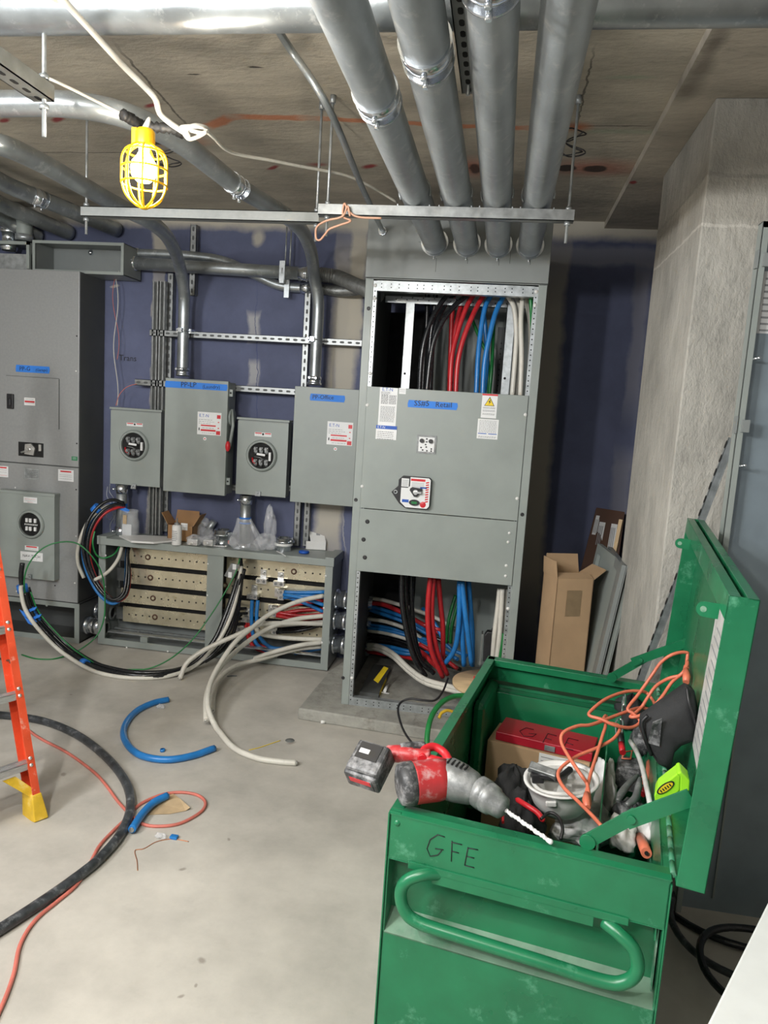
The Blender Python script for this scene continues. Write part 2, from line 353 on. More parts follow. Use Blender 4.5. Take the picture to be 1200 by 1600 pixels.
# main run
t = thing('large_conduit', 'large galvanized conduit running left to right close under the ceiling across the top', 'conduit', (0, 1.93, 2.68-.057))
MB().cyl((-3.2, 1.93, 2.675), (2.4, 1.93, 2.675), .0595, 32).build('pipe', 'emt', t)
xs = (-.408, -.247, -.092, .062); zax = 2.535; pl_ = ('leftmost', 'second from left', 'third from left', 'rightmost')
cpl = (at(603, 185, 1).z, at(675, 118, 1).z, at(768, 5, 1).z)
for i, x in enumerate(xs):
    t = thing('large_conduit', '%s big zinc conduit entering the pull box, %s' % (pl_[i], ('coupled near its middle', 'shiny coupling halfway', 'coupled at the very top', 'without a coupling')[i]), 'conduit', (x, 3.855, zax), None)
    if i == 0: pth = [V(x, 3.85, zax), V(x, 2.45, zax), V(x, 1.9, zax), V(x-.005, 1.5, zax+.005), V(x-.03, 1.1, zax+.02), V(x-.06, .7, zax+.04)]
    else: pth = [V(x, 3.85, zax), V(x, 2.4, zax), V(x, 1.2, zax), V(x, .7, zax)]
    MB().tube(spl(pth, 8), .0572, 32).build('pipe', 'emtbig', t)
    if i < 3:
        Yc = ((2.535-.057-CAMZ)/(cpl[i]-CAMZ))
        coupling(t, V(x, Yc, zax), (0, 1, 0), .0572)
    mb = MB(); mb.cyl((x, 3.842, zax), (x, 3.856, zax), .068, 32); mb.cyl((x, 3.850, zax-.066), (x, 3.850, zax-.082), .006, 8)
    mb.build('hub_ring', 'zinc', t)
# trapeze strut under the four pipes
def strut_mb(mb, a, b, w_=.041, up=(0, 0, 1), slots=True, h=.041):
    """U channel: back plate and two flanges with lips; slots are dark insets in the back plate"""
    a, b = Vector(a), Vector(b); d = (b-a).normalized(); L = (b-a).length; u = Vector(up); u = (u-d*u.dot(d)).normalized(); s_ = d.cross(u)
    def bx(o, wd, th, k=0):
        mb.mt(k); q = [s_*(i*wd/2)+u*(j*th/2) for i, j in ((-1, -1), (1, -1), (1, 1), (-1, 1))]; mb.hexa([a+o+p for p in q], [b+o+p for p in q]); mb.mt(0)
    bx(u*(h/2-.0015), w_, .003); bx(s_*(w_/2-.0015), .003, h); bx(-s_*(w_/2-.0015), .003, h); bx(s_*(w_/2-.006)-u*(h/2-.0015), .010, .003); bx(-s_*(w_/2-.006)-u*(h/2-.0015), .010, .003)
    if slots:
        n = int(L/.05)
        for i in range(n):
            c = a+d*(L*(i+.5)/n)+u*(h/2+.0004); mb.mt(1); mb.prism([c+d*(x_*.014)+s_*(y_*.0065)-u*.0006 for x_, y_ in ((-1, -.5), (-.6, -1), (.6, -1), (1, -.5), (1, .5), (.6, 1), (-.6, 1), (-1, .5))], u*.001); mb.mt(0)
    return mb
def rod(parent, x, y, z0, z1, nutz, flange=True):
    mb = MB(); mb.cyl((x, y, z0), (x, y, z1), .0055, 10)
    for z in nutz: mb.cyl((x, y, z-.006), (x, y, z+.006), .012, 6)
    if flange: mb.cyl((x, y, z1-.03), (x, y, z1), .011, 10)
    mb.build('threaded_rod', 'galv', parent)
SY = 2.99
t = thing('strut_trapeze', 'strut channel trapeze hung on two rods across the front of four big conduits', 'strut', (-.3, SY, 2.45))
strut_mb(MB(), (at(499, 327, SY).x, SY, 2.457), (at(897, 335, SY).x, SY, 2.457), slots=False, up=(0, 0, -1)).build('channel', 'strut', t)
xl, xr = at(512, 320, SY).x, at(889, 320, SY).x
for x in (xl, xr): rod(t, x, SY, 2.36, CZ-.0, (2.43, 2.485))
for x in xs:
    mb = MB(); mb.tube([V(x+math.cos(a)*.061, SY+.0, zax+math.sin(a)*.061) for a in [math.pi*k/12-.25 for k in range(16)]], .004, 6); mb.bar((x-.062, SY, zax-.05), (x-.062, SY, 2.478), .028, .004, (1, 0, 0)); mb.bar((x+.062, SY, zax-.05), (x+.062, SY, 2.478), .028, .004, (1, 0, 0))
    mb.build('pipe_strap', 'galv', t)
# strut in depth beside the second pipe
p0 = atz(707, 10, 2.60); t = thing('hanger_strut', 'slotted dark strut channel running away from camera between second and third conduit', 'strut', (-.17, 1.9, 2.58))
strut_mb(MB(), (-.168, 1.2, 2.605), (-.168, 2.22, 2.605), up=(0, 0, -1)).build('channel', ['strutg', 'hole'], t)
mb = MB(); mb.cyl((-.168, 2.17, 2.56), (-.168, 2.17, CZ), .0055, 10); mb.build('threaded_rod', 'galv', t)
# left trapeze
LY = 3.05
t = thing('strut_trapeze', 'long strut channel trapeze on rods above the meter sockets, carrying the left conduits', 'strut', (-1.6, LY, 2.45))
zb = at(300, 336, LY).z
strut_mb(MB(), (at(130, 334, LY).x, LY, zb), (at(500, 345, LY).x, LY, zb), slots=False, up=(0, -1, 0)).build('channel', ['strutg', 'hole'], t)
for px, b_ in ((135, .07), (495, .07)):
    x = at(px, 330, LY).x; rod(t, x, LY, zb-b_-.02, CZ, (zb-.03, zb+.03))
# depth strut upper left
q = atz(85, 150, 2.47)
t = thing('strut_trapeze', 'short slotted strut channel with hanging rods in the upper left corner', 'strut', (q.x, 1.6, 2.45))
strut_mb(MB(), (q.x-.03, .9, 2.475), (q.x-.03, q.y, 2.475), up=(0, 0, -1), w_=.06).build('channel', ['strutg', 'hole'], t)
r_ = atz(69, 155, 2.455); mb = MB(); mb.cyl((r_.x, r_.y, 2.36), (r_.x, r_.y, CZ), .006, 10)
for z in (2.435, 2.51): mb.cyl((r_.x, r_.y, z-.006), (r_.x, r_.y, z+.006), .013, 6)
mb.build('threaded_rod', 'galv', t)

R25 = .0365
def conduit(label, pts, r, conn=None, coups=(), mat_='emt', name='conduit'):
    P = spl(pts, 10); t = thing(name, label, 'conduit', P[-1])
    MB().tube(P, r, 28).build('pipe', mat_, t)
    for c in coups:
        i = min(range(len(P)), key=lambda k: (P[k]-c).length); i = max(1, min(i, len(P)-2)); coupling(t, P[i], P[i+1]-P[i-1], r)
    if conn: conn(t, P[-1])
    return t
def steel_conn(t, p):
    mb = MB(); mb.cyl(p+V(0, 0, .055), p+V(0, 0, .035), .043, 24); mb.cyl(p+V(0, 0, .045), p, .040, 24); mb.cyl(p+V(0, 0, .018), p+V(0, 0, .002), .046, 8)
    for a in (-1, 1): mb.cyl(p+V(a*.02, -.035, .044), p+V(a*.02, -.056, .044), .007, 8)
    mb.build('connector', 'zinc', t)
wy = 4.62
def drop(px_low, zt, zb_, x_over, y_end):
    """arc from horizontal at height zt down to the wall plane"""
    return
# conduit to the PP-LP disconnect
xa = at(285, 590, wy).x; za = at(285, 588, wy).z
over = [atz(*p, CZC) for p in ((-70, 215), (0, 226), (60, 252), (125, 288), (190, 324))]
conduit('zinc conduit dropping from the ceiling into the disconnect with full-width blue tape', over+[at(234, 346, 3.55), at(261, 370, 4.0), at(278, 405, 4.38), at(287, 450, 4.57), V(xa, wy, at(289, 480, wy).z), V(xa, wy, za+.2), V(xa, wy, za)], R25, steel_conn, ())
xb = at(491, 602, wy).x; zb2 = at(490, 602, wy).z
over = [atz(*p, CZC) for p in ((-60, 160), (0, 162), (90, 162), (165, 172), (225, 192), (290, 228), (370, 290), (440, 333))]
conduit('zinc conduit crossing behind the caged lamp, dropping into the disconnect beside the switchboard', over+[at(457, 346, 3.62), at(474, 364, 3.98), at(486, 394, 4.33), at(491, 432, 4.54), V(xb, wy, at(493, 475, wy).z), V(xb, wy, zb2+.2), V(xb, wy, zb2)], R25, steel_conn, (atz(383, 292, CZC),))
for i, (a, c, e, r, lb, cp_) in enumerate((((-60, 235), (0, 283), (185, 358), .046, 'dark conduit with a screwed coupling slanting to the wall above the gutter box', (62, 304)),
                                   ((-60, 275), (0, 318), (112, 360), .046, 'middle of three dark conduits slanting into the wall at far left', None), ((-60, 310), (0, 342), (65, 366), .040, 'lowest and leftmost of the dark conduits slanting into the wall at far left', None))):
    z = (2.80, 2.77, 2.74)[i]; A, Cc = atz(*a, z), atz(*c, z); E_ = at(*e, WY); E_ = V(E_.x, WY-.02, z-.05)
    conduit(lb, [A, Cc, Cc.lerp(E_, .5), E_], r, None, (atz(*cp_, z),) if cp_ else ())
# thin conduit
A, B_ = atz(458, 70, 2.58), V(at(598, 366, 3.85).x, 3.85, 2.58)
k_ = atz(517, 170, 2.58)
A = atz(452, 74, 2.765); k_ = atz(515, 172, 2.62)
conduit('thin conduit running along the ceiling into the top left of the pull box', [A+V(-.06, -.9, .01), A+V(-.02, -.3, .01), A, k_, k_.lerp(B_, .5)+V(0, 0, -.01), B_], .0118, lambda t, p: MB().cyl(p-V(0, .04, 0), p, .017, 12).cyl(p-V(0, .012, 0), p, .021, 8).build('connector', 'zinc', t), (), 'emt', 'thin_conduit')

# ---- horizontal conduits from gutter box to switchboard with flexible ends
def flex_mb(mb, pts, r, pitch=.011, k=2):
    P = spl(pts, 24); R = []
    L = 0; prev = P[0]
    for p in P: L += (p-prev).length; R.append(r*(1+.055*math.cos(2*math.pi*L/pitch/1.0))); prev = p
    # resample for a clean corrugation
    D = [0]
    for a, b in zip(P, P[1:]): D.append(D[-1]+(b-a).length)
    n = int(D[-1]/(pitch/4)); Q = []; RR = []; j = 0
    for i in range(n+1):
        s_ = D[-1]*i/n
        while j < len(D)-2 and D[j+1] < s_: j += 1
        Q.append(P[j].lerp(P[j+1], (s_-D[j])/max(1e-9, D[j+1]-D[j]))); RR.append(r*(1+.06*(1 if i % 4 < 2 else -1)))
    return mb.tube(Q, RR, 20)
yc = 4.68
a0, a1 = at(203, 411, yc), at(482, 428, yc)
t = thing('horizontal_conduit', 'front zinc conduit running level from the gutter box towards the switchboard, strapped near its end', 'conduit', (a0+a1)/2)
MB().cyl(a0, a1, .040, 28).build('pipe', 'emt', t)
mb = MB(); mb.cyl(a0, a0+V(.05, 0, 0), .046, 24); mb.cyl(a0-V(.01, 0, 0), a0+V(.012, 0, 0), .052, 8)
for z in (-.015, .012): mb.cyl(a0+V(.032, -.04, z), a0+V(.032, -.06, z), .007, 8)
mb.build('connector', 'zinc', t)
e1 = at(530, 432, yc); mb = MB(); mb.cyl(a1-V(.06, 0, 0), a1+V(.03, 0, 0), .045, 24); mb.cyl(a1-V(.015, 0, 0), a1+V(.0, 0, 0), .049, 24); mb.build('end_fitting', 'zinc', t)
flex_mb(MB(), [a1+V(.02, 0, 0), at(510, 430, yc), at(530, 434, yc), at(556, 446, 4.5), at(572, 452, 4.4), at(590, 462, 4.3)], .043).build('flexible_conduit', 'strut', t)
mb = MB(); h = at(444, 425, yc); mb.bar(h+V(0, -.045, -.06), h+V(0, -.045, .06), .035, .004, (0, 1, 0)); mb.tube([h+V(0, math.cos(a)*.046, math.sin(a)*.046) for a in [math.pi*2*k/20 for k in range(20)]], .005, 6, closed=True); mb.box(h.x-.014, h.x+.014, h.y-.05, h.y-.03, h.z-.075, h.z-.04)
for dx in (0,): mb.cyl((h.x+.005, h.y, h.z+.045), (h.x+.005, h.y, 2.78), .005, 8); mb.cyl((h.x+.035, h.y, h.z+.03), (h.x+.035, h.y, 2.78), .005, 8)
mb.build('hanging_strap', 'galv', t)
yd = 4.735
b = [at(208, 396, yd), at(250, 397, yd), at(300, 400, yd), at(350, 408, yd), at(395, 428, yd), at(430, 444, yd), at(455, 449, yd), at(475, 450, yd)]
t = thing('offset_conduit', 'rear zinc conduit bent downward behind the level one, ending in a thinner flexible tail', 'conduit', b[3])
MB().tube(spl(b, 8), .030, 24).build('pipe', 'emt', t)
mb = MB(); mb.cyl(b[0]-V(.01, 0, 0), b[0]+V(.05, 0, 0), .037, 20); mb.build('connector', 'zinc', t)
mb = MB(); mb.cyl(b[-1]-V(.02, 0, 0), b[-1]+V(.05, 0, 0), .036, 20); mb.build('end_fitting', 'zinc', t); q = at(450, 449, yd); MB().box(q.x-.012, q.x+.02, yd-.045, yd-.02, q.z-.07, q.z+.04).build('mounting_clip', 'galv', t)
flex_mb(MB(), [b[-1]+V(.03, 0, 0), at(505, 452, yd), at(530, 455, yd-.02), at(555, 453, yd-.1), at(580, 445, yd-.2)], .032).build('flexible_conduit', 'strut', t)

# ================================================================ wall framing struts
def vstrut(px, py0, py1, label, y=4.745, wide=.041, slots=True, fy=-1):
    a, b_ = at(px[0], py0, y), at(px[-1], py1, y); x = (a.x+b_.x)/2
    mb = strut_mb(MB(), (x, y, b_.z), (x, y, a.z), up=(0, fy, 0), slots=slots); mb.build('wall_strut', ['strut', 'darkin'], label=label, cat='strut')
vstrut((248, 235), 440, 835, 'vertical strut channel at left of pair, behind the first meter socket', y=4.70, slots=False, fy=1)
vstrut((258, 246), 440, 835, 'vertical strut channel just right of its twin, behind the first meter socket', y=4.70, slots=False, fy=1)
vstrut((266, 262), 428, 830, 'vertical strut on the wall tucked behind the paired channels', y=4.757)
vstrut((303, 303), 352, 462, 'short slotted strut hanging behind the conduit to the taped disconnect')
vstrut((418, 418), 700, 701, 'x') if False else None
vstrut((480, 466), 455, 852, 'tall slotted vertical strut behind the conduit next to the switchboard', y=4.745)
vstrut((493, 474), 640, 852, 'vertical strut showing beneath the rightmost disconnect', y=4.757)
def hstrut(a, b_, label, y=4.70):
    A, B2 = at(*a, y), at(*b_, y); z = (A.z+B2.z)/2
    strut_mb(MB(), (A.x, y, z), (B2.x, y, z), up=(0, -1, 0)).build('wall_strut', ['strut', 'darkin'], label=label, cat='strut')
hstrut((236, 518), (566, 539), 'upper horizontal slotted strut crossing the violet wall behind both conduits')
hstrut((213, 598), (470, 612), 'lower horizontal slotted strut passing between the disconnects')
hstrut((250, 752), (372, 762), 'lowest horizontal strut seen between the disconnect and second meter socket')
hstrut((447, 763), (556, 770), 'short horizontal strut behind the bottom of the rightmost disconnect')
for (px, py, nm) in ((287, 517, 'around the left drop'), (491, 531, 'around the right drop')):
    p = at(px, py, wy); mb = MB(); mb.tube([V(p.x+math.cos(a)*.040, wy-math.sin(a)*.040, p.z) for a in [math.pi*k/14 for k in range(15)]], .004, 6); mb.box(p.x-.012, p.x+.012, wy-.062, wy-.036, p.z-.013, p.z+.013); mb.box(p.x-.05, p.x-.036, wy, 4.69, p.z-.014, p.z+.014); mb.box(p.x+.036, p.x+.05, wy, 4.69, p.z-.014, p.z+.014)
    mb.build('conduit_clamp', 'zinc', label='zinc strut clamp %s conduit at the upper strut' % nm, cat='clamp')

# ================================================================ labels helper
def plate(parent, name, tl, br, Y, mats=('paper', 'ink', 'red', 'blue', 'grey'), lines=(), texts=(), bars=(), th=.0012, label=None, rot=None):
    x0, x1, z0, z1 = pxr(tl, br, Y); W_, H_ = x1-x0, z1-z0; mb = MB(); mb.box(x0, x1, Y-th, Y, z0, z1)
    y = Y-th-.0003
    for (u0, v0, u1, v1, k) in bars: mb.mt(k); mb.box(x0+u0*W_, x0+u1*W_, y-.0003, y+.0002, z1-v1*H_, z1-v0*H_)
    for (u0, u1, v, k) in lines:
        mb.mt(k); n = max(2, int((u1-u0)*9)); x = u0
        while x < u1: wd = random.uniform(.04, .12); mb.box(x0+x*W_, x0+min(u1, x+wd)*W_, y-.0001, y+.0002, z1-v*H_-.0007-H_*.005, z1-v*H_+.0007+H_*.005); x += wd+.025
    for (u, v, s_, size, k) in texts: mb.mt(k); mb.text(s_, (x0+u*W_, y, z1-v*H_), size)
    return mb.build(name, list(mats), parent, label=label)
def tape(parent, tl, br, Y, texts, bow=True, label=None, skew=0):
    x0, x1, z0, z1 = pxr(tl, br, Y); mb = MB(); h_ = (z1-z0)
    mb.prism([(x0, Y, z0), (x1-.006, Y, z0+skew*.6), (x1, Y, z0+h_*.5), (x1-.004, Y, z1-.0), (x0+.003, Y, z1+.001), (x0-.002, Y, z0+h_*.5)], (0, -.0012, 0)); mb.mt(1)
    for (u, v, s_, size) in texts:
        mb.text(s_, (x0+u*(x1-x0), Y-.0015, z1-v*h_), size, ex=(1, 0, .03))
    return mb.build('tape_strip', ['tape', 'ink'], parent, label=label)
def screws(mb, pts, Y, r=.006, axis=-1):
    for p in pts:
        q = at(*p, Y); mb.lathe([(0, .005), (r*.6, .0045), (r, .002), (r, 0)], q, (0, -1, 0), 12)

# ================================================================ left: tall PP-G cabinet, its meter section and base
PY = 4.47; PX = -.6045*PY
t = thing('service_cabinet', 'tall grey service cabinet with blue tape and a round meter opening at far left', 'cabinet', (-3.15, 4.6, .27))
zt = at(124, 424, PY).z; zs = at(123.6, 731, PY).z; zb = at(121, 942.5, PY).z
L_ = -3.62
MB().box(L_, PX, PY+.012, WY-.002, zb, zt).build('body', 'darkin', t, bevel=.003)  # dark colour carries the shade on the side turned from the lamps
MB().box(L_, PX, PY, PY+.014, zs+.003, zt).build('upper_cover', 'grain', t, bevel=.003)
MB().box(L_, PX, PY, PY+.014, zb, zs-.003).build('lower_cover', 'grain', t, bevel=.003)
x0, x1, z0, z1 = pxr((10, 587), (92, 671), PY)
mb = MB(); mb.box(x0, x1, PY-.004, PY, z0, z1); mb.mt(1); mb.box(x1, x1+.004, PY-.003, PY-.0005, z0, z1); mb.box(x0, x1, PY-.003, PY-.0005, z1, z1+.003); mb.build('hinged_door', ['grain', 'darkin'], t, bevel=.0)
x0, x1, z0, z1 = pxr((13, 615), (23, 639), PY); MB().box(x0, x1, PY-.02, PY-.003, z0, z1).box(x0+.012, x1-.012, PY-.028, PY-.018, z0+.02, z1-.03).build('latch_handle', 'black', t, bevel=.004)
plate(t, 'rating_label', (38, 621), (55, 634), PY-.0042, lines=[(.1, .9, .2, 1), (.1, .9, .7, 1)], bars=[(.05, .4, .95, .62, 2)])
tape(t, (25, 570), (78, 584), PY, [(.10, .80, 'PP-G', .038), (.58, .74, '(Garage)', .024)], label='blue tape strip hand-lettered PP-G')
x0, x1, z0, z1 = pxr((29, 690), (68, 715), PY)
mb = MB(); mb.box(x0, x1, PY-.002, PY, z0, z1); mb.mt(1); xc = (x0+x1)/2; zc = (z0+z1)/2
mb.prism([(xc-.035, PY-.004, zc-.03), (xc+.03, PY-.004, zc-.035), (xc+.04, PY-.004, zc+.015), (xc+.01, PY-.004, zc+.04), (xc-.03, PY-.004, zc+.035)], (0, -.016, 0)); mb.cyl((xc, PY-.02, zc), (xc, PY-.05, zc), .012, 14)
mb.cyl((xc-.05, PY-.03, zc-.02), (xc+.01, PY-.03, zc), .006, 8); mb.box(x1-.028, x1-.01, PY-.012, PY-.002, zc-.005, z1-.008); mb.build('operating_mechanism', ['hole', 'alu'], t)
M['gsticker'] = mat('green_sticker', (.03, .20, .09), .5)
plate(t, 'green_sticker', (112, 713), (121, 720), PY, mats=('gsticker', 'paper'), lines=[(.2, .8, .3, 1), (.2, .8, .6, 1)])
plate(t, 'warning_label', (-10, 727), (13, 746), PY, lines=[(.1, .9, .35, 4), (.1, .9, .55, 4), (.1, .9, .85, 2)], bars=[(.1, .08, .9, .2, 2)], label='cropped white warning label at the photo edge')
plate(t, 'rating_label', (38, 731), (61, 750), PY, mats=('galv', 'ink', 'red', 'blue', 'grey'), lines=[(.08, .92, .2+.15*i, 1) for i in range(5)], label='silver rating plate')
plate(t, 'warning_label', (91, 733), (115, 753), PY, lines=[(.1, .9, .45, 4), (.1, .9, .6, 4), (.1, .9, .8, 4)], bars=[(.15, .1, .85, .22, 2)], label='white warning label with a red heading')
for p in ((119, 580), (119, 838), (26, 924), (117, 911), (24, 762)): mb = MB(); screws(mb, (p,), PY); mb.build('screw', 'white', t)
for p in ((120, 525), (120, 693), (119, 765), (86, 915)): MB().cyl(at(*p, PY), at(*p, PY)+V(0, -.001, 0), .005, 10).build('screw_hole', 'hole', t)
# meter box on it
def meter_face(t, c, r, jaw='lugs', dome=True):
    mb = MB(); mb.lathe([(r*1.22, 0), (r*1.22, .010), (r*1.12, .020), (r*1.02, .022), (r, .016), (r, .0)], c, (0, -1, 0), 36); mb.build('meter_ring', 'panel', t)
    mb = MB(); mb.lathe([(0, .0015), (r*1.01, .0015)], c, (0, -1, 0), 36); mb.build('socket_recess', 'hole', t)
    if jaw == 'bus':
        mb = MB()
        for dz in (.33, -.38):
            for dx in (-.35, -.02, .42): mb.box(c.x+dx*r-.008, c.x+dx*r+.008, c.y-.012, c.y-.002, c.z+dz*r-.013, c.z+dz*r+.013)
        for i in range(8): mb.box(c.x-.55*r+i*.155*r, c.x-.55*r+i*.155*r+.005, c.y-.010, c.y-.002, c.z-.09*r, c.z+.04*r)
        mb.build('contact_jaws', 'paper', t)
    else:
        mb = MB(); random.seed(int(abs(c.x)*100))
        for dx in (-.42, 0, .42):
            for dz in (.45, -.48):
                q = c+V(dx*r, -.006, dz*r); mb.box(q.x-.011, q.x+.011, q.y-.014, q.y+.004, q.z-.016, q.z+.016); mb.cyl(q+V(0, -.01, .005), q+V(0, -.03, .005), .009, 12); mb.cyl(q+V(-.006, -.006, -.02), q+V(.008, -.016, -.02), .006, 8)
        mb.tube([c+V(-.5*r, -.02, -.1*r), c+V(0, -.03, -.14*r), c+V(.35*r, -.02, -.34*r)], .003, 6); mb.build('contact_jaws', 'dmetal', t)
        mb = MB(); mb.prism([c+V(-.28*r, -.034, .06*r), c+V(.38*r, -.034, .0), c+V(.40*r, -.034, .16*r), c+V(-.25*r, -.034, .22*r)], (0, -.002, 0)); mb.box(c.x+.62*r, c.x+.78*r, c.y-.02, c.y-.004, c.z-.35*r, c.z+.3*r)
        mb.build('socket_tag', 'paper', t, label='white paper tag in the socket')
        mb = MB(); mb.tube([c+V(-.7*r, -.01, -.2*r), c+V(-.6*r, -.02, -.5*r), c+V(-.3*r, -.01, -.7*r)], .006, 8); mb.build('socket_wire', 'cred', t, label='red wire stub')
x0, x1, z0, z1 = pxr((9, 767), (93, 905), PY)
MB().box(x0, x1-.0, PY-.06, PY-.001, z0, z1).box(x0-.008, x1+.004, PY-.064, PY-.001, z1-.004, z1+.016).build('meter_section', 'panel', t, bevel=.003)
c = at(49, 819, PY-.06); meter_face(t, V(c.x, PY-.060, c.z), .078, 'bus')
plate(t, 'warning_label', (37, 776), (58, 787), PY-.0605, lines=[(.1, .9, .35, 2), (.1, .9, .6, 4), (.3, .7, .85, 2)], label='small white label above the meter opening')
plate(t, 'warning_label', (39, 852), (60, 861), PY-.0605, lines=[(.1, .9, .55, 4), (.1, .9, .8, 4)], bars=[(.1, .08, .9, .35, 2)], label='small white label below the meter opening')
plate(t, 'name_plate', (32, 861), (67, 878), PY-.0605, texts=[(.10, .62, 'NAV-TECH', .026, 1)], lines=[(.25, .75, .82, 4)], label='white plate lettered NAV-TECH')
q = at(48, 900, PY-.06); MB().box(q.x-.012, q.x+.012, PY-.078, PY-.06, q.z-.016, q.z+.012).cyl(q+V(0, -.02, 0), q+V(0, -.026, 0), .005, 10).build('hasp', 'galv', t)
# base box under it
t = thing('cabinet_base', 'open-fronted grey base box on the floor beneath the tall service cabinet', 'base box', (-3.15, 4.6, 0))
bt = zb-.004; bx = -.601*PY
mb = MB(); mb.box(L_, bx, PY+.29, WY-.01, .0, bt).box(L_, bx, PY, PY+.3, bt-.006, bt).box(bx-.004, bx, PY, PY+.3, 0, bt).box(L_, bx, PY, PY+.3, 0, .01); mb.build('shell', 'darkin', t)
mb = MB(); mb.box(L_, bx, PY-.004, PY, bt-.032, bt).box(L_, bx, PY-.004, PY, .0, .035).box(bx-.035, bx, PY-.004, PY, .035, bt-.032); screws(mb, ((73, 946),), PY-.004, .008); mb.build('front_frame', 'panel', t, bevel=.001)
for px, py, lb in ((131, 976, 'front of two zinc nipples joining the cabinet base to the bus gutter'), (148, 953, 'rear of two zinc nipples joining the cabinet base to the bus gutter')):
    yy = 4.55 if px < 140 else 4.68; q = at(px, py, yy); q.x = bx
    mb = MB(); mb.cyl((bx, yy, q.z), (-2.57, yy, q.z), .052, 24); mb.cyl((bx, yy, q.z), (bx+.03, yy, q.z), .06, 24); mb.cyl((-2.615, yy, q.z), (-2.565, yy, q.z), .056, 24); mb.build('conduit_nipple', 'zinc', label=lb, cat='conduit fitting')
# gutter boxes
GY = 4.53
x0, x1, z0, z1 = pxr((51, 375), (193, 430), GY)
t = thing('gutter_box', 'open grey wireway box above the tall service cabinet', 'gutter box', ((x0+x1)/2, GY, z0))
mb = MB()
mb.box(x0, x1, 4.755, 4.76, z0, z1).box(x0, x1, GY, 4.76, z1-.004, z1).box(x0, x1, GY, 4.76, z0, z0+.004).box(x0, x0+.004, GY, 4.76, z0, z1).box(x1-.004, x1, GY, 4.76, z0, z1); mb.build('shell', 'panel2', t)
mb = MB(); f = .018; mb.box(x0, x1, GY-.003, GY, z1-f, z1).box(x0, x1, GY-.003, GY, z0, z0+f).box(x0, x0+f, GY-.003, GY, z0+f, z1-f).box(x1-f, x1, GY-.003, GY, z0+f, z1-f); mb.build('front_flange', 'panel', t)
q = at(142, 395, 4.75); MB().ball(q, .018).build('knockout_plug', 'zinc', t)
x2, x3, z2, z3 = pxr((-60, 374), (46, 420), GY)
t = thing('gutter_box', 'grey wireway box at the photo edge with round fittings in its top', 'gutter box', ((x2+x3)/2, GY, z2))
MB().box(x2, x3, GY+.02, 4.76, z2-.06, z3-.075).build('shell', 'galv', t)
MB().box(x3-.02, x3, GY-.003, 4.76, z2, z3).box(x2, x3, GY-.003, GY+.01, z3-.02, z3).box(x2, x3, GY+.01, 4.76, z3-.005, z3).build('front_flange', 'panel', t)
for px, lb, rr in ((14, 'round zinc elbow fitting entering the top of the leftmost gutter box', .045), (38, 'pale round fitting beside the zinc elbow on the leftmost gutter box', .05)):
    q = at(px, 372, 4.62); t2 = thing('conduit_elbow', lb, 'conduit fitting', q)
    if px < 20:
        MB().lathe([(rr, -.08), (rr*1.2, -.06), (rr*1.2, -.04), (rr*.95, -.04), (rr*.95, .03), (rr*1.15, .03), (rr*1.15, .05), (rr, .05)], q, (0, 0, 1), 24).build('threaded_neck', 'zinc', t2)
        flex_mb(MB(), [q+V(0, 0, .05), q+V(-.01, -.01, .11), q+V(-.05, -.03, .16), q+V(-.13, -.05, .19), q+V(-.25, -.06, .2)], rr).build('flexible_conduit', 'galv', t2)
    else:
        MB().tube(spl([q+V(0, 0, -.02), q+V(0, 0, .09), q+V(-.03, .02, .15), q+V(-.10, .05, .19)], 6), rr, 20).build('bend', 'panel', t2); MB().cyl(q+V(0, 0, -.02), q+V(0, 0, .02), rr*1.12, 20).build('threaded_neck', 'galv', t2)

